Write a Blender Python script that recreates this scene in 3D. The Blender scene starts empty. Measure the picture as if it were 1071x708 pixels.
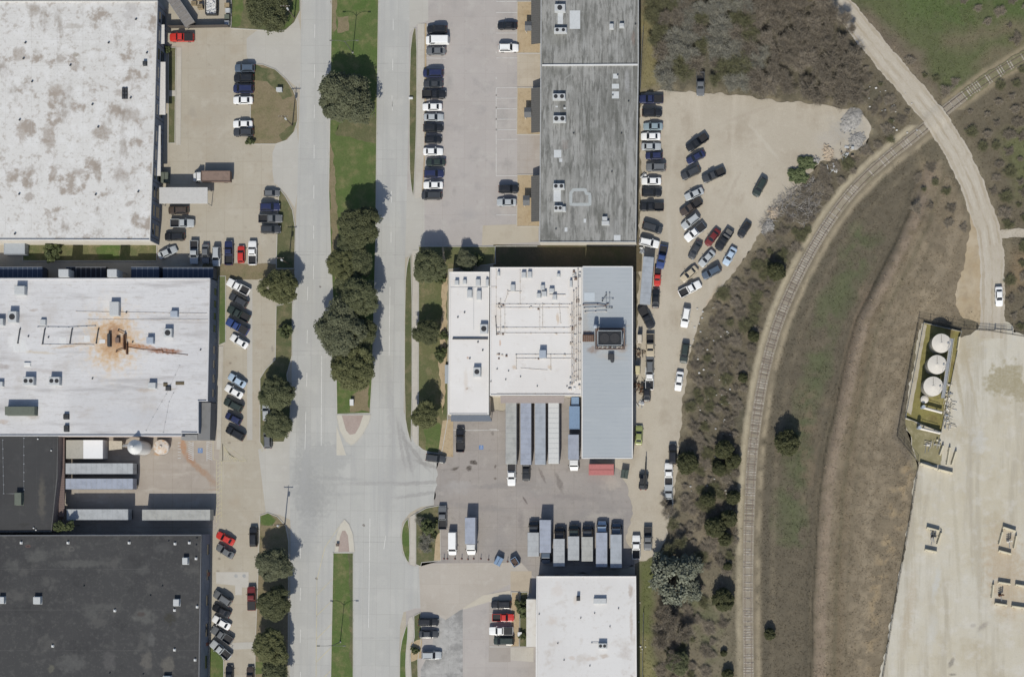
import bpy, bmesh, math, random
import numpy as np
from mathutils import Vector, Matrix

# ------------------------------------------------------------------ frame of reference
S = 0.23                      # metres per photo pixel on the ground
CX, CY = 535.5, 354.0         # photo centre
NX, NY = 700.0, 520.0         # photo pixel straight below the aircraft
H = 385.0                     # flying height
def W(px, py): return ((px-CX)*S, (CY-py)*S)
def U(px, py, h=0.0):         # photo pixel of something at height h -> ground position
    f = (H-h)/H
    return W(NX+(px-NX)*f, NY+(py-NY)*f)

scene = bpy.context.scene
# ------------------------------------------------------------------ camera
cam = bpy.data.cameras.new('camera'); camo = bpy.data.objects.new('camera', cam)
scene.collection.objects.link(camo); scene.camera = camo
camo.location = (*W(NX, NY), H); camo.rotation_euler = (0, 0, 0)
cam.sensor_width = 36; cam.sensor_fit = 'HORIZONTAL'; cam.lens = 36*H/(1071*S)
cam.shift_x = (CX-NX)/1071; cam.shift_y = (NY-CY)/1071
cam.clip_start = 10; cam.clip_end = 3000
# ------------------------------------------------------------------ sky, sun, exposure
SUN_EL = math.radians(46); SUN_DX = 0.10
world = bpy.data.worlds.new('World'); scene.world = world; world.use_nodes = True
wn = world.node_tree.nodes; wl = world.node_tree.links
sky = wn.new('ShaderNodeTexSky'); sky.sky_type = 'NISHITA'; sky.sun_disc = False
sky.sun_elevation = SUN_EL; sky.sun_rotation = math.pi+math.atan(SUN_DX)
sky.air_density = 1.0; sky.dust_density = 1.2; sky.ozone_density = 1.0
wl.new(sky.outputs[0], wn['Background'].inputs[0]); wn['Background'].inputs[1].default_value = 0.1
sd = bpy.data.lights.new('sun', 'SUN'); sd.energy = 3.75; sd.angle = math.radians(0.5); sd.color = (1.0, 0.958, 0.855)
so = bpy.data.objects.new('sun', sd); scene.collection.objects.link(so); so.location = (-10, -60, 120)
d = Vector((SUN_DX, 1, -math.hypot(1, SUN_DX)*math.tan(SUN_EL)))
so.rotation_euler = d.to_track_quat('-Z', 'Y').to_euler()
vs = scene.view_settings; vs.view_transform = 'Standard'; vs.look = 'None'; vs.gamma = 1; vs.exposure = 0.14
vs.use_curve_mapping = False
scene.cycles.use_denoising = True
scene.cycles.max_bounces = 6; scene.cycles.diffuse_bounces = 3; scene.cycles.glossy_bounces = 3
scene.cycles.transparent_max_bounces = 8
GAIN = 1.33                   # sunlit display value of a white horizontal surface, used to read albedos off the photograph

# ------------------------------------------------------------------ materials
def lin(c): return c/12.92 if c <= .04045 else ((c+.055)/1.055)**2.4
def A(r, g, b):
    l = .3*r+.59*g+.11*b
    return tuple(min(.86, lin((v+(l-v)*.22)/255)/GAIN) for v in (r, g, b))
def new_mat(name):
    m = bpy.data.materials.new(name); m.use_nodes = True
    nt = m.node_tree; return m, nt, nt.nodes['Principled BSDF']
class NT:
    def __init__(s, nt): s.nt = nt
    def n(s, t, **kw):
        x = s.nt.nodes.new(t)
        for k, v in kw.items(): setattr(x, k, v)
        return x
    def l(s, a, b): s.nt.links.new(a, b)
    def math(s, op, a, b=None, c=None):
        x = s.n('ShaderNodeMath', operation=op)
        for i, v in enumerate((a, b, c)):
            if v is None: continue
            if isinstance(v, (int, float)): x.inputs[i].default_value = v
            else: s.l(v, x.inputs[i])
        return x.outputs[0]
    def noise(s, co, scale, detail=4, rough=.6, dist=0):
        x = s.n('ShaderNodeTexNoise'); x.inputs['Scale'].default_value = scale
        x.inputs['Detail'].default_value = detail; x.inputs['Roughness'].default_value = rough
        x.inputs['Distortion'].default_value = dist
        s.l(co, x.inputs['Vector']); return x.outputs[0]
    def ramp(s, v, lo, hi, smooth=True):
        x = s.n('ShaderNodeMapRange'); x.interpolation_type = 'SMOOTHSTEP' if smooth else 'LINEAR'
        x.inputs[1].default_value = lo; x.inputs[2].default_value = hi
        s.l(v, x.inputs[0]); return x.outputs[0]
    def mix(s, f, a, b, blend='MIX'):
        x = s.n('ShaderNodeMix', data_type='RGBA', blend_type=blend)
        for i, v in ((0, f), (6, a), (7, b)):
            if isinstance(v, (int, float)): x.inputs[i].default_value = v
            elif isinstance(v, tuple): x.inputs[i].default_value = (*v, 1)
            else: s.l(v, x.inputs[i])
        return x.outputs[2]
    def mapping(s, co, scale=(1, 1, 1), rot=0, loc=(0, 0, 0)):
        x = s.n('ShaderNodeMapping'); x.inputs['Scale'].default_value = scale
        x.inputs['Rotation'].default_value = (0, 0, rot); x.inputs['Location'].default_value = loc
        s.l(co, x.inputs[0]); return x.outputs[0]

def surf(name, base, layers=(), slabs=None, spots=(), rough=.85, bump=.0, bumpscale=3, spec=.3, attr=None, lines=(), fine=.12, finescale=5):
    """base colour, then layers (scale, lo, hi, colour, strength[, stretch[, rot]]) of noise patches,
    slabs = (w, h, joint_width, joint_colour, tone variation, rot), lines = (axis spacing along x|y, width, colour, strength),
    spots = (px, py, rx, ry, rot_deg, colour, strength, softness) in photo pixels."""
    m, nt, b = new_mat(name); q = NT(nt)
    geo = q.n('ShaderNodeNewGeometry'); co = geo.outputs['Position']
    col = base
    if attr:
        at = q.n('ShaderNodeAttribute'); at.attribute_name = attr; col = at.outputs['Color']
    if slabs:
        w, h, jw, jc, tv, rot = slabs
        br = q.n('ShaderNodeTexBrick'); br.offset = 0; br.squash = 1
        br.inputs['Scale'].default_value = 1; br.inputs['Brick Width'].default_value = w
        br.inputs['Row Height'].default_value = h; br.inputs['Mortar Size'].default_value = jw
        br.inputs['Mortar Smooth'].default_value = .3
        br.inputs['Color1'].default_value = (1-tv, 1-tv, 1-tv, 1); br.inputs['Color2'].default_value = (1+tv, 1+tv, 1+tv, 1)
        br.inputs['Mortar'].default_value = (*jc, 1)
        q.l(q.mapping(co, rot=rot, loc=(500.3, 500.7, 0)), br.inputs[0])
        col = q.mix(1.0, col, br.outputs[0], 'MULTIPLY')
    for L in layers:
        sc, lo, hi, c, st = L[:5]
        stretch = L[5] if len(L) > 5 else (1, 1, 1); rot = L[6] if len(L) > 6 else 0
        v = q.noise(q.mapping(co, scale=stretch, rot=rot, loc=(sc*7.3, sc*3.1, 0)), sc, 6, .62)
        f = q.math('MULTIPLY', q.ramp(v, lo, hi), st)
        col = q.mix(f, col, c)
    for ax, spc, wd, c, st in lines:
        sx = q.n('ShaderNodeSeparateXYZ'); q.l(co, sx.inputs[0])
        v = q.math('ADD', sx.outputs[0 if ax == 'x' else 1], 900)
        v = q.math('FRACT', q.math('DIVIDE', v, spc))
        v = q.math('LESS_THAN', v, wd/spc)
        nz = q.ramp(q.noise(co, .35, 3), .35, .6)
        col = q.mix(q.math('MULTIPLY', q.math('MULTIPLY', v, nz), st), col, c)
    for (px, py, rx, ry, rot, c, st, soft) in spots:
        x, y = W(px, py)
        nzv = q.n('ShaderNodeTexNoise'); nzv.inputs['Scale'].default_value = .8; nzv.inputs['Detail'].default_value = 5
        q.l(co, nzv.inputs['Vector'])
        sb = q.n('ShaderNodeVectorMath', operation='SUBTRACT'); q.l(nzv.outputs[1], sb.inputs[0]); sb.inputs[1].default_value = (.5, .5, .5)
        ml = q.n('ShaderNodeVectorMath', operation='SCALE'); q.l(sb.outputs[0], ml.inputs[0]); ml.inputs['Scale'].default_value = min(rx, ry)*S*1.6
        ad = q.n('ShaderNodeVectorMath', operation='ADD'); q.l(co, ad.inputs[0]); q.l(ml.outputs[0], ad.inputs[1])
        s1 = q.n('ShaderNodeVectorMath', operation='SUBTRACT'); q.l(ad.outputs[0], s1.inputs[0]); s1.inputs[1].default_value = (x, y, 0)
        rt = q.n('ShaderNodeVectorRotate', rotation_type='Z_AXIS'); q.l(s1.outputs[0], rt.inputs[0]); rt.inputs['Angle'].default_value = math.radians(-rot)
        dv = q.n('ShaderNodeVectorMath', operation='MULTIPLY'); q.l(rt.outputs[0], dv.inputs[0]); dv.inputs[1].default_value = (1/(rx*S), 1/(ry*S), 0)
        ln = q.n('ShaderNodeVectorMath', operation='LENGTH'); q.l(dv.outputs[0], ln.inputs[0])
        f = q.ramp(ln.outputs['Value'], 1.0, 1.0-soft)
        nz = q.ramp(q.noise(co, 1.7, 4), .25, .7)
        f = q.math('MULTIPLY', f, q.math('MULTIPLY', q.math('ADD', q.math('MULTIPLY', nz, .42), .58), st))
        col = q.mix(f, col, c)
    if fine:
        v = q.noise(co, finescale, 3, .7)
        g = q.n('ShaderNodeMapRange'); g.inputs[1].default_value = .25; g.inputs[2].default_value = .75
        g.inputs[3].default_value = 1-fine; g.inputs[4].default_value = 1+fine; q.l(v, g.inputs[0])
        cc = q.n('ShaderNodeCombineColor')
        for i in range(3): q.l(g.outputs[0], cc.inputs[i])
        col = q.mix(1.0, col, cc.outputs[0], 'MULTIPLY')
    if isinstance(col, tuple): b.inputs['Base Color'].default_value = (*col, 1)
    else: q.l(col, b.inputs['Base Color'])
    b.inputs['Roughness'].default_value = rough; b.inputs['Specular IOR Level'].default_value = spec
    if bump:
        bp = q.n('ShaderNodeBump'); bp.inputs['Strength'].default_value = bump; bp.inputs['Distance'].default_value = .12
        q.l(q.noise(co, bumpscale, 5, .65), bp.inputs['Height']); q.l(bp.outputs[0], b.inputs['Normal'])
    return m
_pm = {}
def flat(name, c, rough=.6, metal=0, spec=.4, var=.12, scale=2.5, dirt=None):
    """small-object material: a colour with object-space wear noise"""
    if name in _pm: return _pm[name]
    m, nt, b = new_mat(name); q = NT(nt)
    tc = q.n('ShaderNodeTexCoord'); co = tc.outputs['Object']
    col = c
    v = q.noise(co, scale, 4, .6)
    dc = dirt or tuple(x*(1-2.2*var) for x in c)
    col = q.mix(q.math('MULTIPLY', q.ramp(v, .42, .72), .8), c, dc)
    q.l(col, b.inputs['Base Color'])
    b.inputs['Roughness'].default_value = rough; b.inputs['Metallic'].default_value = metal; b.inputs['Specular IOR Level'].default_value = spec
    _pm[name] = m; return m
def paint(name, c):
    m, nt, b = new_mat('car_paint_'+name); q = NT(nt)
    tc = q.n('ShaderNodeTexCoord')
    v = q.noise(tc.outputs['Object'], 1.6, 5, .6)
    q.l(q.mix(q.math('MULTIPLY', q.ramp(v, .45, .8), .35), c, tuple(.75*x+.05 for x in c)), b.inputs['Base Color'])
    b.inputs['Roughness'].default_value = .38; b.inputs['Coat Weight'].default_value = .5; b.inputs['Coat Roughness'].default_value = .12
    return m

# ------------------------------------------------------------------ objects
COL = scene.collection
def tag(o, label=None, cat=None, group=None, kind=None):
    if label: o['label'] = label
    if cat: o['category'] = cat
    if group: o['group'] = group
    if kind: o['kind'] = kind
    return o
def empty(name, loc, rz=0, label=None, cat=None, group=None):
    o = bpy.data.objects.new(name, None); COL.objects.link(o); o.location = loc; o.rotation_euler = (0, 0, rz)
    o.empty_display_size = .3
    return tag(o, label, cat, group)
class MB:
    def __init__(s): s.v = []; s.f = []; s.m = []; s.off = (0, 0, 0)
    def add(s, vs, fs, mi=0):
        o = len(s.v); s.v += [tuple(v) for v in vs]; s.f += [tuple(i+o for i in f) for f in fs]; s.m += [mi]*len(fs); return s
    def box(s, x0, y0, z0, x1, y1, z1, mi=0, bev=0):
        if bev:
            b = min(bev, (x1-x0)*.3, (y1-y0)*.3, (z1-z0)*.45)
            vs = []
            for z, e in ((z0, 0), (z1-b, 0), (z1, b)):
                vs += [(x0+e, y0+e, z), (x1-e, y0+e, z), (x1-e, y1-e, z), (x0+e, y1-e, z)]
            fs = [(3, 2, 1, 0), (8, 9, 10, 11)]
            for k in (0, 4): fs += [(k+i, k+(i+1) % 4, k+4+(i+1) % 4, k+4+i) for i in range(4)]
            return s.add(vs, fs, mi)
        return s.add([(x0, y0, z0), (x1, y0, z0), (x1, y1, z0), (x0, y1, z0), (x0, y0, z1), (x1, y0, z1), (x1, y1, z1), (x0, y1, z1)],
                     [(3, 2, 1, 0), (4, 5, 6, 7), (0, 1, 5, 4), (1, 2, 6, 5), (2, 3, 7, 6), (3, 0, 4, 7)], mi)
    def prism(s, poly, z0, z1, mi=0, top=True, bottom=True):
        n = len(poly)
        vs = [(x, y, z0) for x, y in poly]+[(x, y, z1) for x, y in poly]
        fs = [(i, (i+1) % n, n+(i+1) % n, n+i) for i in range(n)]
        if top: fs.append(tuple(range(n, 2*n)))
        if bottom: fs.append(tuple(range(n-1, -1, -1)))
        return s.add(vs, fs, mi)
    def tube(s, pts, r, seg=6, mi=0, r2=None):
        pts = [Vector(p) for p in pts]; n = len(pts); rings = []
        for i, p in enumerate(pts):
            t = (pts[min(i+1, n-1)]-pts[max(i-1, 0)]).normalized()
            u = t.orthogonal().normalized() if i == 0 else (u-t*u.dot(t)).normalized()
            w = t.cross(u); rr = r if r2 is None else r+(r2-r)*i/max(1, n-1)
            rings.append([p+(u*math.cos(a)+w*math.sin(a))*rr for a in [2*math.pi*k/seg for k in range(seg)]])
        vs = [v for R in rings for v in R]; fs = []
        for i in range(n-1):
            for k in range(seg): fs.append((i*seg+k, i*seg+(k+1) % seg, (i+1)*seg+(k+1) % seg, (i+1)*seg+k))
        fs.append(tuple(range(seg-1, -1, -1))); fs.append(tuple(range((n-1)*seg, n*seg)))
        return s.add(vs, fs, mi)
    def cyl(s, x, y, z0, z1, r, seg=16, mi=0, r1=None):
        r1 = r if r1 is None else r1
        vs = [(x+r*math.cos(2*math.pi*k/seg), y+r*math.sin(2*math.pi*k/seg), z0) for k in range(seg)]
        vs += [(x+r1*math.cos(2*math.pi*k/seg), y+r1*math.sin(2*math.pi*k/seg), z1) for k in range(seg)]
        fs = [(k, (k+1) % seg, seg+(k+1) % seg, seg+k) for k in range(seg)]+[tuple(range(seg-1, -1, -1)), tuple(range(seg, 2*seg))]
        return s.add(vs, fs, mi)
    def mesh(s, name, mats, smooth=False):
        me = bpy.data.meshes.new(name); me.from_pydata(s.v, [], s.f)
        for m in (mats if isinstance(mats, (list, tuple)) else [mats]): me.materials.append(m)
        me.polygons.foreach_set('material_index', s.m)
        if smooth: me.polygons.foreach_set('use_smooth', [True]*len(s.f))
        me.update(); return me
    def build(s, name, mats, parent=None, smooth=False):
        if parent is not None and s.off != 'local':
            l = parent.matrix_basis.translation
            p = parent.parent
            while p is not None: l = l+p.matrix_basis.translation; p = p.parent
            s.v = [(x-l.x, y-l.y, z-l.z) for x, y, z in s.v]
        o = bpy.data.objects.new(name, s.mesh(name, mats, smooth)); COL.objects.link(o)
        if parent is not None: o.parent = parent
        return o
def local():
    m = MB(); m.off = 'local'; return m
def npmesh(name, v, quads, mats, attr=None, smooth=False):
    me = bpy.data.meshes.new(name); k = quads.shape[1]
    me.vertices.add(len(v)); me.vertices.foreach_set('co', np.asarray(v, np.float32).ravel())
    me.loops.add(quads.size); me.loops.foreach_set('vertex_index', quads.astype(np.int32).ravel())
    me.polygons.add(len(quads)); me.polygons.foreach_set('loop_start', np.arange(0, quads.size, k, dtype=np.int32))
    me.polygons.foreach_set('loop_total', np.full(len(quads), k, np.int32))
    if smooth: me.polygons.foreach_set('use_smooth', np.ones(len(quads), bool))
    for m in mats: me.materials.append(m)
    if attr is not None:
        ca = me.color_attributes.new('tint', 'FLOAT_COLOR', 'POINT')
        ca.data.foreach_set('color', np.c_[attr, np.ones(len(v))].astype(np.float32).ravel())
    me.update(calc_edges=True); me.validate(); return me
def link(name, me, parent=None, loc=None):
    o = bpy.data.objects.new(name, me); COL.objects.link(o)
    if parent is not None: o.parent = parent
    if loc is not None: o.location = loc
    return o
rng = np.random.default_rng(7); rnd = random.Random(11)

# ------------------------------------------------------------------ polygons in photo pixels
def dens(poly, step, closed=True):
    out = []; n = len(poly)
    for i in range(n if closed else n-1):
        a, b = poly[i], poly[(i+1) % n]; L = math.dist(a, b); k = max(1, int(L/step))
        out += [(a[0]+(b[0]-a[0])*t/k, a[1]+(b[1]-a[1])*t/k) for t in range(k)]
    if not closed: out.append(poly[-1])
    return out
def smooth_poly(poly, it=2, closed=True):
    for _ in range(it):
        out = []; n = len(poly)
        if not closed: out.append(poly[0])
        for i in range(n if closed else n-1):
            a, b = poly[i], poly[(i+1) % n]
            out += [(.75*a[0]+.25*b[0], .75*a[1]+.25*b[1]), (.25*a[0]+.75*b[0], .25*a[1]+.75*b[1])]
        if not closed: out.append(poly[-1])
        poly = out
    return poly
def rough_poly(poly, amp, step=2.0):
    step = max(step, amp*1.25)
    p = dens(poly, step); out = []
    for i, (x, y) in enumerate(p):
        a, b = p[i-1], p[(i+1) % len(p)]; L = math.dist(a, b) or 1
        nx, ny = -(b[1]-a[1])/L, (b[0]-a[0])/L
        k = math.sin(x*.21+y*.17)*.4+math.sin(x*.43-y*.51+1)*.3+rnd.uniform(-.22, .22)
        out.append((x+nx*k*amp, y+ny*k*amp))
    return out
def ccw(p):
    a = sum(p[i-1][0]*p[i][1]-p[i][0]*p[i-1][1] for i in range(len(p)))
    return p if a > 0 else p[::-1]
def sheet(name, poly, z, m, rough=0, kind='structure', step=2.0):
    if rough: poly = rough_poly(poly, rough, step)
    p = ccw([W(*q) for q in poly])
    bm = bmesh.new(); vs = [bm.verts.new((x, y, z)) for x, y in p]
    f = bm.faces.new(vs); bmesh.ops.triangulate(bm, faces=[f])
    me = bpy.data.meshes.new(name); bm.to_mesh(me); bm.free(); me.materials.append(m)
    o = bpy.data.objects.new(name, me); COL.objects.link(o); tag(o, kind=kind); return o
def sweep_rect(pts, w, z0, z1, closed=True, mb=None, mi=0):
    """rectangular strip along world points"""
    mb = mb or MB(); n = len(pts); L = []; R = []
    for i in range(n):
        a = Vector(pts[i-1] if (closed or i) else pts[i]); b = Vector(pts[(i+1) % n] if (closed or i < n-1) else pts[i]); p = Vector(pts[i])
        if not closed and i == 0: a = p
        if not closed and i == n-1: b = p
        t = (b-a).normalized(); q = Vector((-t.y, t.x))
        L.append(p+q*w/2); R.append(p-q*w/2)
    vs = []
    for l, r in zip(L, R): vs += [(r.x, r.y, z0), (l.x, l.y, z0), (l.x, l.y, z1), (r.x, r.y, z1)]
    fs = []
    for i in range(n if closed else n-1):
        a, b = i*4, ((i+1) % n)*4
        fs += [(a+3, b+3, b+2, a+2), (a+2, b+2, b+1, a+1), (a, b, b+3, a+3)]
    if not closed: fs += [(0, 1, 2, 3), ((n-1)*4+3, (n-1)*4+2, (n-1)*4+1, (n-1)*4)]
    fs = [f[::-1] for f in fs]
    return mb.add(vs, fs, mi)
# ------------------------------------------------------------------ ground materials
concrete = A(188, 187, 181)
M_street = surf('street_concrete', concrete, [(.05, .4, .7, A(178, 177, 172), .7), (.25, .5, .75, A(196, 194, 187), .6), (.9, .6, .8, A(168, 165, 160), .45), (.12, .45, .7, A(172, 172, 170), .5, (6, .35, 1))],
                slabs=(3.3, 6.2, .05, (.82, .81, .8), .04, math.radians(.8)), fine=.07, lines=[('y', 23, .14, A(150, 149, 145), .6)],
                spots=[(330, 500, 34, 46, 0, A(168, 168, 163), .75, .6), (430, 480, 26, 14, 30, A(170, 168, 164), .7, .7), (322, 545, 14, 50, 0, A(165, 166, 165), .6, .7),
                       (335, 300, 1.4, 1.4, 0, A(120, 112, 105), .9, .4), (331, 605, 1.7, 1.7, 0, A(125, 116, 108), .9, .4), (380.5, 549, 1.7, 1.7, 0, A(125, 116, 108), .9, .4), (408, 500, 10, 80, -4, A(170, 169, 166), .55, .8), (425, 468, 3, 36, 14, A(152, 149, 146), .7, .6), (419, 462, 2.5, 36, 9, A(156, 153, 150), .65, .6), (436, 476, 3, 30, 38, A(152, 149, 145), .7, .6), (448, 486, 20, 3, -16, A(150, 147, 143), .7, .6), (440, 505, 36, 3, 3, A(152, 149, 146), .65, .6), (438, 517, 36, 3, 8, A(154, 151, 148), .6, .6), (395, 505, 60, 2.5, 1, A(162, 160, 157), .6, .7), (326, 520, 20, 44, 10, A(160, 160, 157), .8, .8), (318, 500, 16, 60, -4, A(163, 163, 160), .7, .8), (316, 440, 8, 50, -2, A(166, 166, 163), .6, .8), (408, 420, 6, 70, 3, A(168, 166, 163), .6, .8), (352, 500, 40, 3, -4, A(162, 161, 158), .6, .7), (344, 478, 24, 16, 0, A(172, 172, 168), .8, .25), (352, 517, 50, 3, 2, A(168, 168, 164), .5, .7), (320, 480, 5, 60, -6, A(172, 172, 170), .5, .7), (330, 160, 6, 160, 0, A(178, 178, 174), .6, .8), (405, 160, 4, 170, 0, A(180, 179, 174), .5, .8)])
M_beige = surf('parking_concrete_beige', A(185, 175, 155), [(.06, .4, .7, A(177, 166, 146), .85), (.3, .5, .72, A(192, 183, 165), .7), (.8, .54, .76, A(162, 150, 132), .6), (.16, .5, .72, A(176, 160, 136), .6), (2.4, .56, .74, A(166, 156, 140), .4)],
               slabs=(4.4, 5.6, .06, (.88, .86, .84), .03, 0), fine=.06,
               spots=[(201, 118, 7, 9, 0, A(165, 155, 138), .6, .8), (241, 380, 2.2, 1.6, 0, A(110, 98, 86), .7, .8), (240, 463, 2.5, 2, 0, A(115, 104, 92), .7, .8), (229, 584, 2.4, 2, 0, A(112, 100, 88), .7, .8), (228, 597, 2, 2, 0, A(122, 108, 94), .6, .8), (285, 365, 2, 5, 0, A(140, 130, 120), .6, .8)])
M_pink = surf('parking_concrete_grey', A(184, 176, 170), [(.05, .4, .7, A(176, 167, 160), .8), (.3, .5, .72, A(192, 186, 178), .6), (.7, .58, .78, A(156, 150, 146), .6), (.22, .52, .72, A(160, 155, 152), .55)],
              slabs=(5.2, 6.8, .05, (.9, .89, .88), .025, 0), fine=.06,
              spots=[(470, 85, 6, 16, 0, A(158, 154, 150), .55, .9), (525, 122, 12, 12, 0, A(160, 156, 150), .6, .9), (490, 225, 16, 8, 0, A(168, 164, 162), .6, .9), (530, 172, 12, 8, 0, A(158, 152, 146), .55, .9), (475, 200, 3, 6, 0, A(160, 154, 150), .6, .8)])
M_yard = surf('yard_concrete_brown', A(166, 157, 149), [(.06, .4, .66, A(152, 146, 142), .85), (.3, .5, .72, A(178, 170, 160), .6), (.8, .54, .76, A(138, 130, 124), .6), (.35, .52, .72, A(148, 138, 130), .6, (.3, 1, 1)), (2.2, .55, .75, A(142, 134, 128), .4)],
              slabs=(4.6, 4.6, .06, (.84, .82, .8), .03, 0), fine=.07,
              spots=[(495.5, 484, 5, 3.4, 0, A(70, 60, 52), .95, .5), (490.5, 490, 4, 3.2, 0, A(78, 68, 58), .95, .6), (476, 489.5, 5.5, 2.2, 20, A(84, 74, 64), .9, .6), (520, 508, 52, 4, 3, A(146, 140, 136), .7, .7), (500, 530, 44, 5, -6, A(146, 140, 136), .7, .7), (600, 520, 40, 4, -4, A(144, 136, 132), .7, .7), (585, 505, 4, 16, 20, A(112, 102, 96), .7, .7), (545, 545, 5, 18, 0, A(140, 132, 128), .7, .7), (630, 540, 20, 5, 0, A(186, 178, 166), .6, .7), (640, 505, 14, 10, 0, A(184, 174, 160), .7, .8), (480, 510, 20, 12, 0, A(176, 172, 168), .6, .8), (518, 488, 1.5, 2.6, 0, A(98, 86, 74), .8, .6), (517.5, 500.5, 2.2, 1.8, 0, A(104, 90, 76), .8, .6), (515, 453, 2, 3, 0, A(112, 104, 96), .7, .6),
                     (567, 497, 2, 12, 25, A(118, 106, 100), .7, .6), (560, 525, 26, 12, 5, A(164, 152, 146), .6, .9), (500, 520, 40, 16, 0, A(168, 158, 150), .6, .9), (549, 523, 1.3, 6, 32, A(96, 84, 80), .8, .5)])
M_dock = surf('dock_yard_concrete', A(176, 164, 150), [(.08, .4, .7, A(164, 151, 139), .8), (.35, .5, .75, A(188, 178, 166), .7), (.8, .56, .76, A(150, 136, 124), .6), (.3, .5, .75, A(196, 186, 172), .6, (.35, 1.6, 1))],
              slabs=(4.6, 4.6, .06, (.86, .83, .8), .03, 0), fine=.07,
              spots=[(191.5, 467, 4.2, 13, 5, A(182, 130, 90), .9, .6), (199, 480, 4.6, 13, 36, A(176, 128, 92), .9, .6), (211, 492, 4.8, 15, 48, A(172, 132, 98), .85, .7), (222, 503, 6, 11, 35, A(170, 138, 110), .8, .8), (228, 512, 20, 2, 2, A(170, 140, 116), .5, .8), (165, 474, 5, 3, 0, A(206, 150, 90), .8, .7), (150, 466, 9, 4, 0, A(214, 200, 170), .7, .8), (222, 490, 4, 18, 0, A(160, 144, 130), .5, .8)])
M_gravel = surf('gravel_lot', A(186, 174, 153), [(.04, .4, .66, A(196, 185, 165), .85), (.13, .47, .7, A(174, 160, 138), .8), (.5, .52, .76, A(200, 188, 168), .6), (1.6, .55, .75, A(168, 153, 132), .5), (.12, .5, .72, A(202, 190, 170), .6, (2.2, .4, 1), .7)],
                fine=.13, finescale=6, bump=.3, bumpscale=4,
                spots=[(886, 136, 26, 20, -20, A(172, 167, 157), .9, .8), (780, 120, 40, 3, 20, A(176, 162, 142), .5, .7), (800, 150, 34, 3, -50, A(200, 190, 172), .6, .7), (765, 200, 34, 3, 65, A(176, 162, 142), .5, .7), (700, 240, 3, 60, 4, A(196, 186, 168), .6, .8), (865, 146, 20, 14, 0, A(184, 176, 164), .6, .9), (885, 112, 10, 8, 0, A(172, 152, 118), .6, .9), (720, 420, 5, 50, 4, A(196, 184, 164), .6, .9), (745, 310, 4, 30, -30, A(190, 166, 136), .6, .9)])
M_pad = surf('gravel_pad', A(202, 192, 168), [(.03, .4, .62, A(206, 200, 184), .85), (.1, .47, .7, A(188, 175, 146), .85), (.07, .5, .62, A(182, 172, 150), .7, (4, .3, 1), -.2), (.3, .5, .66, A(212, 206, 194), .5), (.45, .54, .76, A(194, 190, 181), .6), (1.5, .55, .75, A(172, 164, 150), .4), (.09, .5, .7, A(180, 170, 150), .6, (3, .35, 1), -.15)],
             fine=.12, finescale=6, bump=.25,
             spots=[(1050, 396, 26, 18, 30, A(164, 152, 116), .95, .4), (1068, 408, 16, 16, 0, A(166, 154, 120), .95, .5), (1030, 350, 20, 8, 0, A(196, 182, 152), .8, .8), (1002, 400, 3, 60, 10, A(176, 162, 132), .7, .7), (1016, 400, 2.5, 60, 12, A(184, 172, 146), .7, .7), (1000, 560, 3, 90, 4, A(184, 174, 150), .6, .7), (990, 640, 3, 70, 6, A(182, 172, 150), .6, .7), (1048, 372, 4, 14, 30, A(184, 174, 150), .6, .8), (1010, 370, 10, 36, 5, A(180, 164, 132), .6, .9), (1024, 460, 10, 22, 0, A(204, 203, 198), .7, .9), (979, 610, 5, 26, -12, A(200, 200, 196), .7, .8), (975, 660, 8, 28, -8, A(202, 200, 192), .6, .9),
                    (1052, 600, 30, 70, 8, A(188, 164, 130), .75, .7), (1028, 655, 12, 4, 40, A(150, 142, 134), .7, .8), (995, 693, 8, 3, 60, A(120, 114, 108), .75, .7), (996, 705, 5, 2, 0, A(112, 106, 100), .75, .7), (950, 640, 8, 70, -9, A(186, 168, 138), .6, .8), (968, 530, 4, 40, -10, A(176, 164, 142), .5, .8), (1018, 654, 4, 3, 0, A(160, 152, 142), .6, .8)])
M_dirt = surf('dirt_road', A(190, 178, 158), [(.06, .4, .7, A(198, 188, 170), .8), (.25, .5, .75, A(178, 162, 138), .7), (.1, .48, .72, A(204, 194, 178), .6, (3, .4, 1), .9), (1.2, .55, .75, A(172, 156, 134), .5)], fine=.13, finescale=6, bump=.3, lines=[],
              spots=[(895, 40, 30, 7, -50, A(184, 178, 172), .7, .8)])
M_shoulder = surf('dirt_shoulder', A(184, 162, 126), [(.12, .42, .66, A(194, 176, 146), .9), (.5, .48, .72, A(172, 146, 108), .7), (.2, .48, .7, A(160, 142, 114), .7)], fine=.1, finescale=7)
def grass_m(name, a, b, c, dr=.6):
    return surf(name, a, [(.09, .42, .66, b, .85), (.35, .45, .7, c, dr), (1.2, .5, .75, tuple(.75*x for x in a), .5), (2.6, .5, .72, b, .45)], fine=.22, finescale=4, bump=.5, bumpscale=5, rough=.95)
M_grass = grass_m('grass_green', A(92, 110, 52), A(82, 110, 42), A(128, 124, 76), .8)
M_grassmix = grass_m('grass_patchy', A(104, 104, 66), A(82, 96, 54), A(140, 126, 92), .8)
M_grassdry = grass_m('grass_dry', A(136, 122, 88), A(146, 128, 98), A(112, 112, 68), .7)
M_grasssouth = grass_m('grass_south_verge', A(110, 110, 66), A(88, 104, 56), A(150, 132, 96), .7)
M_kerb = surf('kerb_concrete', A(192, 188, 178), [(.6, .5, .7, A(172, 166, 154), .6)], fine=.08)
M_walk = surf('sidewalk_concrete', A(196, 189, 176), [(.2, .45, .7, A(184, 175, 160), .7), (.8, .55, .75, A(170, 160, 146), .5)], slabs=(1.5, 1.5, .03, (.9, .88, .86), .02, 0), fine=.06)
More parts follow.
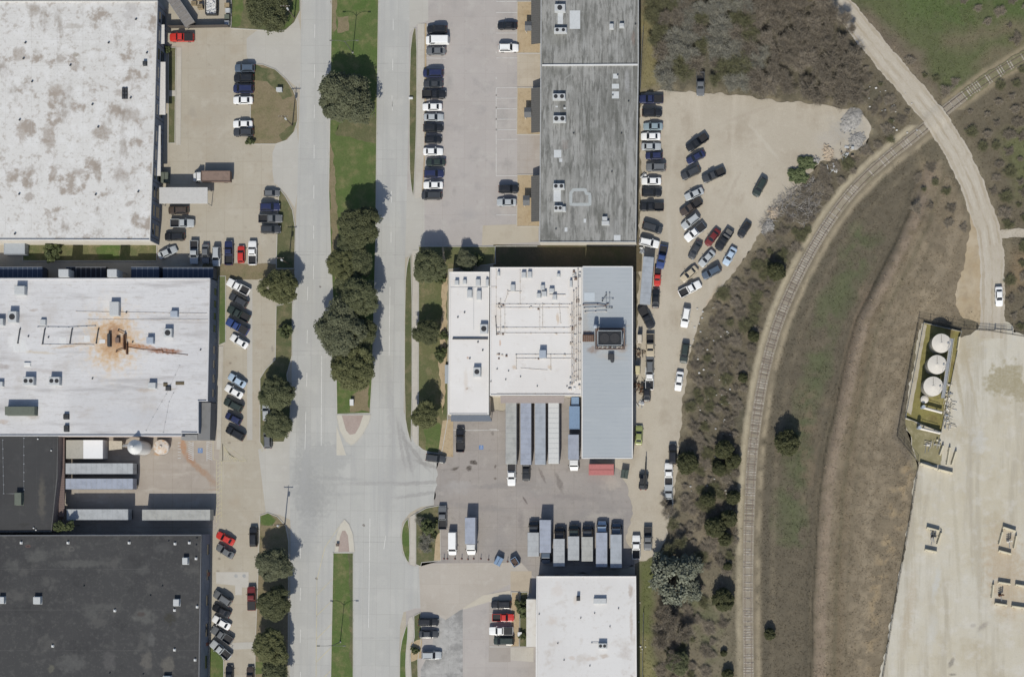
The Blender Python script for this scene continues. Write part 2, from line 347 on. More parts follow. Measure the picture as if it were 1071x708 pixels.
M_apron = surf('driveway_apron_concrete', A(190, 186, 176), [(.1, .4, .7, A(182, 177, 168), .8), (.5, .52, .75, A(198, 194, 186), .6)], slabs=(4.2, 4.2, .05, (.93, .92, .9), .02, .0), fine=.05)
M_brickp = surf('brick_paving', A(178, 158, 147), [(.5, .45, .7, A(168, 146, 134), .6)], slabs=(.4, .2, .012, (.9, .9, .9), .05, .4), fine=.08)
M_cream = surf('cream_concrete', A(204, 197, 180), [(.4, .45, .7, A(192, 184, 166), .6)], fine=.06)
M_white = surf('road_marking_white', A(224, 223, 218), [(.9, .48, .68, concrete, .8)], fine=.05)
M_yellow = surf('road_marking_yellow', A(206, 194, 152), [(.9, .42, .62, A(190, 184, 166), .8)], fine=.05)
M_blue = surf('road_marking_blue', A(96, 136, 196), [(1.2, .5, .7, A(150, 170, 200), .6)], fine=.05)
M_mulch = surf('planter_mulch', A(190, 166, 128), [(.4, .45, .7, A(176, 148, 106), .7), (1.5, .5, .75, A(140, 116, 82), .5)], fine=.15, finescale=6)

# ------------------------------------------------------------------ natural ground with embankments (one sheet)
def seg_dist(P, line):
    d = np.full(len(P), 1e9)
    for a, b in zip(line[:-1], line[1:]):
        a = np.array(a, float); b = np.array(b, float); ab = b-a
        t = np.clip(((P-a)@ab)/(ab@ab), 0, 1); d = np.minimum(d, np.linalg.norm(P-(a+t[:, None]*ab), axis=1))
    return d
def inside(P, poly):
    r = np.zeros(len(P), bool); n = len(poly)
    for i in range(n):
        (x1, y1), (x2, y2) = poly[i-1], poly[i]
        c = ((y1 > P[:, 1]) != (y2 > P[:, 1]))
        if y1 != y2: r ^= c & (P[:, 0] < (x2-x1)*(P[:, 1]-y1)/(y2-y1)+x1)
    return r
def pmask(P, poly, feather):
    d = seg_dist(P, list(poly)+[poly[0]]); d = np.where(inside(P, poly), d, -d)
    return np.clip(d/feather*.5+.5, 0, 1)
def vnoise(P, sc, seed=0):
    r = np.random.default_rng(seed); T = r.random((256, 256)); q = P/sc+1000; i = np.floor(q).astype(int); f = q-i; f = f*f*(3-2*f)
    a = T[i[:, 0] % 256, i[:, 1] % 256]; b = T[(i[:, 0]+1) % 256, i[:, 1] % 256]; c = T[i[:, 0] % 256, (i[:, 1]+1) % 256]; dd = T[(i[:, 0]+1) % 256, (i[:, 1]+1) % 256]
    return (a*(1-f[:, 0])+b*f[:, 0])*(1-f[:, 1])+(c*(1-f[:, 0])+dd*f[:, 0])*f[:, 1]
def fbm(P, sc, seed=0): return sum(vnoise(P, sc/2**k, seed+k)*.5**(k+1) for k in range(5))/.97
RAIL = smooth_poly([(783.5, 790), (783, 708), (782, 620), (783, 550), (786, 480), (792, 430), (801, 380), (815, 332), (836, 285), (861, 240), (890, 200), (924, 168), (960, 140), (1000, 106), (1040, 78), (1075, 58), (1140, 22)], 3, False)
DITCH = smooth_poly([(966, 175), (950, 225), (918, 290), (897, 330), (883, 380), (876, 420), (868, 450), (860, 490), (854, 560), (849, 640), (848, 790)], 2, False)
ROADC = smooth_poly([(815, -60), (862, -12), (892, 20), (923, 59), (952, 92), (980, 126), (1000, 158), (1013, 184), (1024, 214), (1035, 244), (1038, 275), (1038, 322), (1038, 354)], 2, False)
PAD = [(963, 346), (1006, 352), (1020, 346), (1027, 336), (1056, 336), (1060, 348), (1150, 354), (1150, 790), (902, 790), (921, 705), (934, 640), (950, 550), (957, 500), (960, 486), (946, 437), (962, 345)]
FENCE = [(1071, 352), (1034, 346), (1008, 344), (961, 333), (949, 396), (938, 456), (960, 483), (958, 500), (950, 550), (937, 622), (923, 706), (912, 760)]
LOT = [(670, 97), (700, 95), (735, 98), (770, 99), (812, 106), (850, 108), (875, 112), (902, 118), (912, 136), (906, 152), (880, 165), (858, 170), (842, 190), (815, 216), (800, 236), (785, 262), (766, 288), (748, 308), (735, 326), (726, 350), (719, 385), (714, 420), (711, 460), (708, 500), (703, 530), (698, 560), (688, 578), (676, 586), (664, 590), (556, 600), (556, 480), (600, 480), (660, 470), (668, 300), (670, 200)]
st = 2.0
gx = np.arange(640, 1160+.1, st); gy = np.arange(-80, 790+.1, st)
XX, YY = np.meshgrid(gx, gy); P = np.c_[XX.ravel(), YY.ravel()]
jit = np.c_[fbm(P, 26, 5)-.5, fbm(P, 26, 9)-.5]*26; Q = P+jit
c = np.tile(np.array(A(106, 97, 80)), (len(P), 1))
def lay(mask, colr, k=1.0):
    global c
    mk = np.clip(mask*k, 0, 1)[:, None]; c = c*(1-mk)+np.array(colr)*mk
n1 = fbm(P, 40, 1); n2 = fbm(P, 14, 2); n3 = fbm(P, 7, 3)
lay(np.clip((n1-.5)*5, 0, 1), A(122, 110, 90), .8)
lay(np.clip((n2-.55)*6, 0, 1), A(94, 90, 74), .7)
woods = [(676, -60), (850, -60), (872, 26), (905, 80), (908, 112), (860, 108), (760, 100), (700, 98), (676, 96)]
lay(pmask(Q, woods, 6), A(98, 92, 76), .9); lay(pmask(Q, [(680, -60), (786, -60), (786, 80), (690, 90)], 14), A(104, 99, 84), .8)
lay(pmask(Q, [(668, -60), (685, -60), (684, 40), (690, 92), (668, 98)], 5), A(136, 126, 84), .9)
lay(pmask(Q, [(880, -60), (1150, -60), (1150, 24), (1071, 60), (1010, 92), (985, 98), (962, 66), (930, 30), (898, 8)], 9), A(94, 102, 62), .95)
lay(pmask(Q, [(930, -60), (1150, -60), (1150, 10), (1060, 40), (1000, 40), (950, 20)], 14)*np.clip((n2-.35)*5, 0, 1), A(84, 104, 52), .8)
lay(np.clip(1-seg_dist(Q, [(905, 30), (950, 60), (985, 95)])/16, 0, 1), A(116, 102, 88), .9)
lay(np.clip(1-seg_dist(Q, [(990, 45), (1071, 30), (1071, 55), (1030, 70)])/16, 0, 1), A(120, 108, 86), .8)
lay(pmask(Q, [(975, 105), (1071, 62), (1150, 30), (1150, 350), (1050, 345), (1048, 250), (1030, 190)], 6), A(110, 100, 82), .9)
lay(pmask(Q, [(1045, 150), (1071, 130), (1150, 120), (1150, 200), (1060, 205)], 10), A(104, 110, 66), .8)
lay(pmask(Q, [(1052, 262), (1150, 262), (1150, 300), (1056, 300)], 10), A(150, 124, 92), .6)
dr = seg_dist(P, RAIL)
field = [(966, 172), (985, 170), (1010, 215), (1018, 260), (1004, 340), (962, 336), (948, 396), (936, 456), (958, 484), (950, 550), (920, 706), (905, 790), (848, 790), (850, 620), (861, 490), (877, 420), (900, 330), (935, 260)]
mid = [(955, 165), (968, 190), (930, 270), (897, 330), (876, 420), (860, 490), (850, 620), (848, 790), (792, 790), (792, 560), (798, 470), (812, 390), (845, 300), (900, 215)]
lay(pmask(Q, mid, 6), A(106, 96, 80), .95)
lay(np.clip(1-seg_dist(Q, [(905, 250), (880, 300), (860, 345), (850, 400), (840, 450), (832, 490), (825, 560)])/17, 0, 1)**.5*np.clip((n2-.22)*4, 0, 1), A(92, 100, 66), .85)
lay(pmask(Q, [(835, 400), (872, 420), (862, 480), (850, 540), (835, 520)], 8)*np.clip((n3-.4)*4, 0, 1), A(124, 108, 88), .8)
lay(pmask(P+jit*.25, field, 3), A(132, 117, 96), .95)
lay(pmask(P+jit*.25, field, 3)*np.clip((n3-.42)*5, 0, 1), A(146, 130, 108), .7)
lay(np.clip(1-seg_dist(P+jit*.3, [(960, 230), (925, 300), (905, 360), (893, 430), (882, 520), (876, 620), (874, 790)])/10, 0, 1), A(120, 104, 82), .8)
lay(np.clip(1-seg_dist(P+jit*.5, [(905, 300), (890, 360), (880, 420)])/8, 0, 1), A(150, 126, 106), .6)
lay(np.clip(1-seg_dist(P+jit*.5, [(948, 480), (930, 560), (915, 620), (902, 700)])/14, 0, 1)*np.clip((n3-.5)*8, 0, 1), A(176, 150, 112), .7)
lay(np.clip(1-seg_dist(P, [(950, 400), (936, 456), (956, 486)])/6, 0, 1), A(120, 110, 100), .5)
dd = seg_dist(P+jit*.12, DITCH); fm = pmask(P+jit*.12, field, 2); mm = pmask(P, mid, 6); band = lambda a, b, s=3: np.clip((dd-a)/s, 0, 1)*np.clip((b-dd)/s, 0, 1)
lay(fm*band(1, 15)*np.clip((n3-.2)*4, 0, 1), A(150, 131, 113), .85)
lay(fm*band(20, 27), A(112, 102, 80), .7); lay(fm*band(33, 38), A(114, 103, 82), .6); lay(fm*band(44, 62, 6)*np.clip((n3-.35)*5, 0, 1), A(152, 136, 114), .7)
lay(mm*band(1, 9)*np.clip((n2-.25)*4, 0, 1), A(98, 90, 76), .8)
lay(np.clip(1-dd/2.2, 0, 1)*np.clip((P[:, 1]-190)/20, 0, 1), A(72, 66, 54), .85)
lay(mm*np.clip(1-np.abs(dr-19)/5, 0, 1), A(100, 92, 78), .7); lay(mm*np.clip(1-np.abs(dr-26)/4, 0, 1)*np.clip((n3-.3)*4, 0, 1), A(128, 116, 96), .6)
# the side strips along the rails
offl = lambda k: [(x+k*.93, y+k*.3) if y < 560 else (x+k, y) for x, y in RAIL]
lay(np.clip(1.5-dr/7, 0, 1), A(142, 128, 108), .95)
sign = np.where(P[:, 0]*1 > np.interp(P[:, 1], [q[1] for q in RAIL][::-1], [q[0] for q in RAIL][::-1]), 1, -1)
lay(np.clip(1-np.abs(dr-9.5+(n3-.5)*2.5)/4.2, 0, 1)**.6*(sign < 0)*(P[:, 1] > 130), A(186, 172, 146), .95)
lay(np.clip(1-np.abs(dr-10.5+(n3-.5)*3)/4.0, 0, 1)**.8*(sign > 0)*(P[:, 1] > 130)*np.clip((n2-.2)*4, 0, 1), A(172, 156, 130), .85)
lay(np.clip(1-np.abs(dr-8+(n3-.5)*3)/4.0, 0, 1)**.8*(P[:, 0] > 985)*(P[:, 1] < 115), A(166, 150, 120), .7)
lay(np.clip(1-seg_dist(Q, ROADC)/26, 0, 1)*np.clip((n2-.3)*3, 0, 1), A(150, 136, 110), .7)
lay(np.clip(1-seg_dist(Q, LOT+[LOT[0]])/14, 0, 1)*np.clip((n3-.35)*4, 0, 1), A(158, 144, 118), .7)
lay(pmask(Q, [(668, 586), (690, 582), (682, 640), (686, 708), (684, 790), (664, 790)], 4), A(104, 112, 62), .9)
lay(pmask(Q, [(668, 668), (680, 668), (684, 790), (664, 790)], 5), A(150, 138, 94), .6)
lay(pmask(Q, [(690, 610), (770, 585), (772, 790), (690, 790)], 12), A(128, 118, 98), .8)
lay(np.clip(1-seg_dist(Q, [(725, 620), (745, 650), (740, 708)])/24, 0, 1)*np.clip((n2-.4)*4, 0, 1), A(106, 110, 76), .8)
lay(pmask(Q, [(715, 470), (748, 470), (750, 590), (720, 590)], 10)*np.clip((n2-.25)*4, 0, 1), A(140, 126, 106), .7)
lay(np.clip(1-seg_dist(Q, [(1000, 480), (958, 484), (970, 345)])/10, 0, 1), A(170, 158, 124), .7)
c *= (.84+.34*fbm(P, 6, 21))[:, None]*np.array([1, 1, .95])
# relief: shallow track bank, ditch, rolling field
z = np.full(len(P), -.06)
side = pmask(P, mid, 14)*1.0; fld = pmask(P, field, 18)
z += -.9*np.exp(-(seg_dist(P, DITCH)/6)**2)*np.clip((dr-18)/12, 0, 1)+1.0*pmask(P, field, 5)*np.clip(1-seg_dist(P, DITCH)/26, 0, 1)*np.clip((seg_dist(P, ROADC)-46)/20, 0, 1)
z += .9*fld*np.clip(seg_dist(P, FENCE)/30, 0, 1)*np.clip((seg_dist(P, ROADC)-46)/20, 0, 1)
z += (.35*(fbm(P, 22, 31)-.5)+.25*(fbm(P, 7, 33)-.5))*np.maximum(side, fld)*np.clip((dr-10)/8, 0, 1)*np.clip((seg_dist(P, ROADC)-20)/12, 0, 1)*np.clip(seg_dist(P, FENCE)/8, 0, 1)
z = np.minimum(z, np.where((pmask(P, PAD, 1) > .01) | (seg_dist(P, ROADC) < 46) | (dr < 9) | (pmask(P, LOT, 1) > .01), -.06, 9))
nx_, ny_ = len(gx), len(gy); I = np.arange(nx_*ny_).reshape(ny_, nx_)
quads = np.c_[I[1:, :-1].ravel(), I[1:, 1:].ravel(), I[:-1, 1:].ravel(), I[:-1, :-1].ravel()]
M_ground = surf('wild_ground', A(112, 102, 88), [(.5, .5, .74, A(100, 94, 80), .22), (3.2, .56, .76, A(170, 158, 138), .35)], attr='tint', fine=.16, finescale=5, rough=.95, bump=.25, bumpscale=4)
wx, wy = (P[:, 0]-CX)*S, (CY-P[:, 1])*S
tag(link('ground', npmesh('ground', np.c_[wx, wy, z], quads, [M_ground], attr=c, smooth=True)), kind='structure')
def gz(px, py):
    i = int(round((px-gx[0])/st)); j = int(round((py-gy[0])/st))
    return float(z[j*nx_+i]) if 0 <= i < nx_ and 0 <= j < ny_ else 0.0
M_far = surf('far_ground', A(120, 112, 92), [(.02, .4, .65, A(100, 108, 72), .8), (.1, .45, .7, A(140, 128, 104), .6)], fine=.15)
sheet('outlying_ground', [(-3000, -3000), (4000, -3000), (4000, 4000), (-3000, 4000)], -1.5, M_far)
sheet('town_ground', [(-160, -80), (664, -80), (664, 790), (-160, 790)], -.05, M_beige)

# ------------------------------------------------------------------ streets, lots, paths
street_l = [(316, -80), (314.5, 60), (312.5, 140), (311, 200), (308, 270), (306, 330), (305, 400), (303.5, 450), (303, 470), (303, 520), (304, 560), (303.5, 640), (302, 790)]
street_r = [(417.5, 790), (417.5, 690), (418.5, 655), (422, 640), (434, 636), (452, 636), (452, 590), (434, 592), (427, 590), (421, 578), (419, 560), (421, 546), (429, 536), (440, 530), (462, 527), (462, 478), (446, 472), (434, 462), (427, 448), (422.5, 430), (423.5, 280), (426, 190), (427.5, 120), (428.5, 0), (429, -80)]
sheet('street', street_l+street_r, .03, M_street)
sheet('parking_lot', [(170, -80), (318, -80), (316, 60), (313, 150), (309, 280), (172, 284)], .01, M_beige)
sheet('parking_lot', [(222, 278), (309, 278), (305.5, 400), (304, 470), (304, 560), (304, 640), (302.5, 790), (216, 790), (222, 560)], .015, M_beige)
sheet('dock_yard', [(60, 453), (229, 453), (229, 548), (222, 560), (58, 560)], .022, M_dock)
sheet('parking_lot', [(424, -80), (572, -80), (570, 262), (424, 262)], .012, M_pink)
sheet('truck_yard', [(456, 438), (520, 430), (610, 412), (616, 480), (650, 492), (662, 530), (655, 560), (664, 592), (560, 604), (540, 588), (452, 590), (452, 530), (458, 500)], .045, M_yard, rough=2.5, step=3)
sheet('parking_lot', [(425, 584), (562, 584), (562, 790), (424, 790)], .018, M_pink)
sheet('driveway', [(438, 589), (545, 588), (556, 600), (520, 617), (506, 622), (484, 636), (466, 648), (452, 640), (440, 640)], .05, surf('driveway_concrete', A(188, 178, 165), [(.1, .4, .7, A(180, 169, 155), .8), (.5, .5, .75, A(196, 188, 176), .6)], slabs=(4.6, 4.6, .05, (.93, .92, .9), .03, 0), fine=.05))
sheet('parking_patch', [(484, 636), (506, 622), (534, 617), (534, 629), (512, 629), (485, 637)], .055, surf('new_concrete', A(200, 190, 170), [(.3, .45, .7, A(190, 180, 160), .6)], fine=.05))
sheet('parking_patch', [(456, 646), (484, 637), (484, 790), (440, 790), (440, 700), (452, 676)], .04, surf('stained_concrete', A(176, 174, 170), [(.16, .4, .62, A(138, 137, 135), .9), (.5, .45, .7, A(196, 194, 190), .6), (1.2, .5, .75, A(120, 120, 118), .4)], slabs=(5, 5, .05, (.85, .85, .85), .03, 0), fine=.07))
sheet('parking_patch', [(512, 629), (534, 629), (534, 692), (511, 692)], .03, surf('old_concrete', A(172, 163, 154), [(.3, .45, .7, A(160, 150, 141), .7)], fine=.06))
sheet('parking_patch', [(505, 236), (563, 234), (563, 253), (504, 257)], .03, surf('tan_concrete', A(192, 180, 158), [(.3, .45, .7, A(182, 169, 146), .7)], fine=.05))
sheet('parking_patch', [(534, 597), (556, 597), (556, 620), (534, 617)], .062, surf('worn_concrete', A(190, 174, 150), [(.3, .45, .7, A(176, 160, 138), .7)], fine=.06))
sheet('parking_patch', [(226, 598), (260, 598), (260, 614), (253, 614), (253, 622), (246, 622), (246, 612), (226, 610)], .03, surf('patch_concrete', A(198, 193, 184), [(.3, .45, .7, A(188, 182, 172), .6)], fine=.05, spots=[(247, 602, 2.4, 2.4, 0, A(160, 164, 166), .8, .4), (255.5, 602, 2.4, 2.4, 0, A(150, 156, 160), .8, .4)]))
sheet('parking_patch', [(241, 672), (268, 671), (268, 678), (241, 679)], .03, M_apron)
sheet('parking_patch', [(258.5, 300), (264, 300), (264, 460), (258.5, 460)], .03, M_apron)
sheet('gravel_lot', LOT, .025, M_gravel, rough=2.2, step=1.6)
sheet('driveway', smooth_poly([(258, 32), (302, 32), (315, 14), (315, 96), (306, 88), (292, 76), (266, 66), (258, 66)], 1), .02, M_apron)
sheet('driveway', smooth_poly([(285, 150), (302, 146), (313, 130), (311, 222), (300, 204), (292, 196), (285, 190)], 1), .02, M_apron)
sheet('driveway', [(424, -80), (448, -80), (448, 22), (436, 26), (424, 40)], .02, M_apron)
sheet('driveway', [(424, 198), (444, 206), (444, 262), (436, 264), (424, 270)], .02, M_apron)
sheet('driveway', [(290, 462), (305, 452), (305, 544), (292, 538), (278, 536), (270, 470)], .024, M_apron)
road_poly = [(x+dx, y+dy) for (x, y), (dx, dy) in zip(ROADC, [(0, 0)]*len(ROADC))]
def ribbon(line, w):
    L = []; R = []
    for i, p in enumerate(line):
        a, b = line[max(0, i-1)], line[min(len(line)-1, i+1)]; d_ = math.dist(a, b); n = (-(b[1]-a[1])/d_, (b[0]-a[0])/d_)
        ww = w(i/(len(line)-1)) if callable(w) else w
        L.append((p[0]+n[0]*ww/2, p[1]+n[1]*ww/2)); R.append((p[0]-n[0]*ww/2, p[1]-n[1]*ww/2))
    return L+R[::-1]
sheet('dirt_shoulder', smooth_poly([(1012, 208), (1027, 230), (1030, 345), (1020, 336), (1000, 330), (1000, 300), (1010, 270), (1015, 240)], 2), .0, M_shoulder, rough=2.5, step=1.5)

def ribbon_sheet(name, line, w, zf, m, rough=1.0):
    line = dens(line, 1.7, False); n = len(line); vs = []; K = 9
    for i, p in enumerate(line):
        a, b = line[max(0, i-1)], line[min(n-1, i+1)]; d_ = math.dist(a, b); nn = (-(b[1]-a[1])/d_, (b[0]-a[0])/d_)
        ww = w(i/(n-1)); l = -ww/2+rough*(math.sin(i*.31)*.5+math.sin(i*.83+2)*.35+rnd.uniform(-.5, .5)); r_ = ww/2+rough*(math.sin(i*.27+1)*.5+math.sin(i*.71)*.35+rnd.uniform(-.5, .5))
        for k in range(K):
            o_ = l+(r_-l)*k/(K-1); q_ = (p[0]+nn[0]*o_, p[1]+nn[1]*o_); vs.append((*W(*q_), zf(q_)))
    q_ = [(i*K+k, i*K+k+1, (i+1)*K+k+1, (i+1)*K+k) for i in range(n-1) for k in range(K-1)]
    me = npmesh(name, np.array(vs), np.array(q_), [m], smooth=True); return tag(link(name, me), kind='structure')
def flat_z(q_): return .01
def road_z(q_):
    if math.dist(q_, (978, 124)) > 45: return .02
    dd = float(seg_dist(np.array([q_]), RAIL)[0]); return .02+.27*math.exp(-(dd/9)**4)
ribbon_sheet('dirt_track', smooth_poly([(1030, 246), (1050, 245), (1075, 243), (1120, 248)], 2, False), lambda t: 9, flat_z, M_dirt, .8)
ribbon_sheet('dirt_road', ROADC, lambda t: 23+3*t, road_z, M_dirt)
def off_line(line, k): return [(p[0]-(line[min(len(line)-1, i+1)][1]-line[max(0, i-1)][1])/math.dist(line[max(0, i-1)], line[min(len(line)-1, i+1)])*k, p[1]+(line[min(len(line)-1, i+1)][0]-line[max(0, i-1)][0])/math.dist(line[max(0, i-1)], line[min(len(line)-1, i+1)])*k) for i, p in enumerate(line)]
M_rut = surf('wheel_rut', A(198, 188, 169), [(.15, .42, .62, A(190, 178, 157), .9), (.8, .5, .7, A(176, 163, 141), .5)], fine=.13, finescale=6); M_rutd = surf('road_crown_dirt', A(180, 166, 142), [(.15, .42, .62, A(190, 178, 157), .9), (.7, .5, .7, A(166, 152, 128), .6)], fine=.14, finescale=6)
for k_, w_, m_ in ((-4.2, 2.8, M_rut), (4.4, 2.8, M_rut), (0.2, 2.0, M_rutd), (-9.6, 2.6, M_rutd), (9.4, 2.8, M_rutd)): ribbon_sheet('wheel_track', off_line(ROADC, k_), lambda t, w_=w_: w_*(.7+.5*math.sin(t*23+w_*9)**2), lambda q_: road_z(q_)+.006, m_, .8)
sheet('gravel_pad', PAD, .015, M_pad, rough=2.4, step=1.6)
CONT = [(966, 338), (1005, 347), (984, 452), (947, 437)]

# grass verges with kerbs
def verge(poly, m, kerb=True, z=.11, sm=0, rough=0):
    if sm: poly = smooth_poly(poly, sm)
    o = sheet('grass_verge', poly, z, m, rough=rough, step=1.2)
    if kerb:
        k = sweep_rect(ccw([W(*q) for q in dens(poly, 3)]), .17, -.02, .14).build('kerb', M_kerb); tag(k, kind='structure')
    return o
def path(name, poly, m, z=.1): return sheet(name, poly, z, m)
verge([(347, -80), (347, 0), (345, 140), (344, 200), (346, 260), (349, 330), (352, 400), (352.5, 433), (387, 432), (389, 400), (391, 330), (393, 250), (394, 140), (396, 0), (396, -80)], M_grass)
verge([(348.5, 578), (346, 708), (345.5, 790), (369.5, 790), (369.5, 708), (369.5, 578)], M_grass)
path('dirt_patch', rough_poly([(347, -20), (353, -20), (352, 30), (349, 34), (347, 30)], 1.5), M_grassdry, .115)
path('dirt_patch', rough_poly([(353, 18), (364, 18), (365, 33), (354, 34)], 2), M_grassdry, .116)
path('dirt_patch', rough_poly([(356, 128), (393, 118), (394, 150), (372, 146), (350, 140)], 2.5), M_grassmix, .115)
path('dirt_patch', rough_poly([(345, 150), (349, 160), (353, 230), (357, 280), (352, 300), (347, 250), (344.5, 190)], 1.5), M_grassdry, .115)
path('dirt_patch', rough_poly([(364, 578), (369.3, 578), (369.3, 700), (366, 690), (366, 620)], 1.2), M_grassmix, .115)
path('dirt_patch', rough_poly([(370, 412), (385, 402), (386, 430), (366, 431)], 2), M_grassdry, .115)
# brick noses of the medians
def nose(outer, inner):
    sheet('median_nose', outer, .1, M_cream); sheet('brick_inlay', inner, .106, M_brickp)
    tag(sweep_rect(ccw([W(*q) for q in dens(outer, 3)]), .14, -.02, .13).build('kerb', M_kerb), kind='structure')
nose([(352, 433.8), (388, 433.8), (386, 442), (379, 455), (371, 464), (367, 465.5), (362, 462), (355, 450)], [(357.5, 434.3), (380, 434.3), (376, 446), (371.5, 453.6), (366, 454.6), (362, 450)])
nose([(350, 577.3), (352.5, 558), (356, 548), (360.5, 543), (365, 548), (369, 558), (371, 577.3)], [(353.8, 576.8), (355.5, 562), (358, 555), (361, 554.5), (364, 560), (365.5, 576.8)])
path('pale_slab', [(352, 445), (362, 476), (352, 476)], M_cream, .036)
# west side islands
verge([(263, 67), (275, 68), (288, 73), (299, 83), (307, 95), (311, 106), (311.5, 126), (308, 138), (300, 147), (288, 151), (262, 151), (262, 110)], M_grassdry)
path('grass_patch', rough_poly([(264, 68), (286, 73), (300, 86), (306, 100), (296, 104), (280, 86), (265, 84)], 1.5), M_grassmix, .116)
path('grass_patch', rough_poly([(292, 142), (306, 130), (310, 128), (306, 140), (296, 148)], 1), M_grassmix, .116)
verge([(242, -80), (314.5, -80), (314, 12), (308, 24), (299, 32), (290, 33), (242, 30)], M_grassmix)
path('grass_patch', rough_poly([(243, -30), (256, -30), (254, 8), (252, 28), (243, 28)], 1.5), M_grass, .116)
path('grass_patch', rough_poly([(290, 26), (302, 18), (312, -20), (313, 10), (304, 26), (296, 31)], 1), M_grass, .116)
verge([(292, 197), (299, 206), (306, 220), (309, 240), (308, 281), (289, 281), (290, 240)], M_grassmix)
verge([(176.5, 50), (184, 50), (183, 150), (176, 150)], M_grassmix)
path('sidewalk', [(185, 50), (190, 50), (189, 152), (184, 152)], M_walk)
path('sidewalk', [(184.3, 95), (177, 95), (177, 101), (184.3, 101)], M_walk, .118)
verge([(24, 256), (164, 256), (164, 273), (24, 273)], M_grasssouth)
path('grass_patch', rough_poly([(100, 258), (126, 257), (124, 271), (104, 271)], 1.5), M_grass, .116)
verge([(229, 289), (236, 289), (236, 358), (229, 361)], grass_m('grass_bright_verge', A(100, 116, 62), A(86, 112, 50), A(128, 124, 80)))
verge([(212, 276), (308, 276), (308, 289), (278, 292), (236, 293), (212, 293)], M_grassdry, kerb=False, z=.05, rough=.8)
verge([(289, 320), (306, 316), (305.5, 372), (300, 392), (304, 420), (303, 446), (297, 462), (286, 462), (277, 470), (272, 462), (272, 396), (278, 386), (288, 376)], M_grassmix)
verge([(272, 539), (280, 536), (290, 540), (299, 550), (302, 566), (301, 790), (266, 790), (267, 680), (270, 600)], M_grassdry)
path('grass_patch', rough_poly([(272, 540), (281, 537), (289, 543), (285, 550), (273, 549)], .8), M_grass, .116)
path('grass_patch', rough_poly([(267, 692), (276, 692), (276, 704), (267, 705)], .8), M_grass, .116)
verge([(219, 676), (227, 674), (234, 690), (235, 790), (219, 790)], M_grass)
path('sidewalk', [(229, 362), (233.5, 362), (231, 470), (226.5, 470)], M_walk)
# centre verges
verge(smooth_poly([(432, 30), (436, 30), (436, 120), (433.5, 190), (432.5, 207), (430, 196), (428, 170), (428.5, 60)], 1), M_grassmix)
path('sidewalk', [(437, 25), (444, 25), (444, 150), (441, 206), (434, 208), (436, 130)], M_walk)
path('sidewalk', [(444.3, 25), (446, 25), (446, 130), (442.6, 208), (441.3, 206), (444.3, 150)], M_mulch, .105)
verge(smooth_poly([(431, 263), (431, 464), (427, 455), (423, 432), (423.5, 300), (426, 274)], 1), M_grassmix)
path('sidewalk', [(431.5, 262), (437.5, 262), (437, 466), (434, 463), (431.3, 458)], M_walk)
verge([(438, 258), (518, 258), (518, 276), (469, 282), (468, 440), (462, 474), (450, 473), (442, 470), (437.6, 466)], M_grasssouth)
path('dirt_patch', rough_poly([(463, 256), (468, 290), (467, 330), (466, 400), (463, 436), (459, 380), (462, 330)], 1.5), M_mulch, .116)
path('grass_patch', rough_poly([(442, 440), (461, 442), (460, 472), (446, 470)], 1.5), M_grass, .116)
path('walkway', [(463, 440), (474, 438), (474, 478), (458, 476)], M_mulch, .12)
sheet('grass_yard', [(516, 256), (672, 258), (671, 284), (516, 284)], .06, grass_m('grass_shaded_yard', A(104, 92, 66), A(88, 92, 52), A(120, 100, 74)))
verge(smooth_poly([(428, 541), (429, 590), (424, 584), (420.5, 572), (420, 556), (423, 546)], 1), M_grass)
path('sidewalk', [(429, 540), (434.5, 537), (434.5, 592), (429, 590)], M_walk)
verge([(435, 537), (446, 531), (460, 528.5), (461, 586), (441, 588), (440, 592), (435, 590)], M_grassmix)
path('walkway', [(456, 560), (461, 556), (461, 586), (454, 586)], M_mulch, .117)
verge(smooth_poly([(426, 650), (427, 660), (424, 690), (425, 712), (428, 790), (418, 790), (418, 700), (418.5, 676)], 1), M_grass)
path('sidewalk', smooth_poly([(427, 646), (432.5, 644), (433, 664), (428, 680), (429, 700), (436, 790), (429, 790), (424, 700), (422.5, 684), (426, 664)], 1), M_walk)
verge([(433, 644), (440, 640), (441, 664), (437, 690), (439, 790), (436.5, 790), (430, 704), (429, 684), (433.5, 666)], M_grassmix)
path('planter_bed', rough_poly([(430, 672), (441, 668), (441, 688), (430, 692)], 1), M_mulch, .117)
# entrances of the grey-roofed building
for y0, y1 in ((2, 56), (92, 141), (183, 237)):
    verge([(541, y0), (566, y0), (565, y1), (540.5, y1)], M_mulch)
path('walkway', [(541, 57), (566, 57), (566, 91), (541, 91)], surf('tan_walk', A(192, 178, 156), [(.3, .45, .7, A(178, 162, 138), .7)], slabs=(1.8, 1.8, .04, (.88, .86, .84), .03, 0), fine=.06), .03)
path('walkway', [(541, 142), (566, 142), (566, 182), (541, 182)], surf('tan_walk_south', A(180, 170, 160), [(.3, .45, .7, A(170, 156, 142), .7)], slabs=(1.8, 1.8, .04, (.9, .88, .86), .03, 0), fine=.06), .03)
verge([(535, 619), (544, 619), (543, 676), (534, 676)], M_mulch)
verge([(544.3, 619), (552, 619), (552, 676), (543.4, 676)], M_grassmix)
path('walkway', [(534, 677), (558, 677), (558, 692), (534, 690)], M_walk, .05)
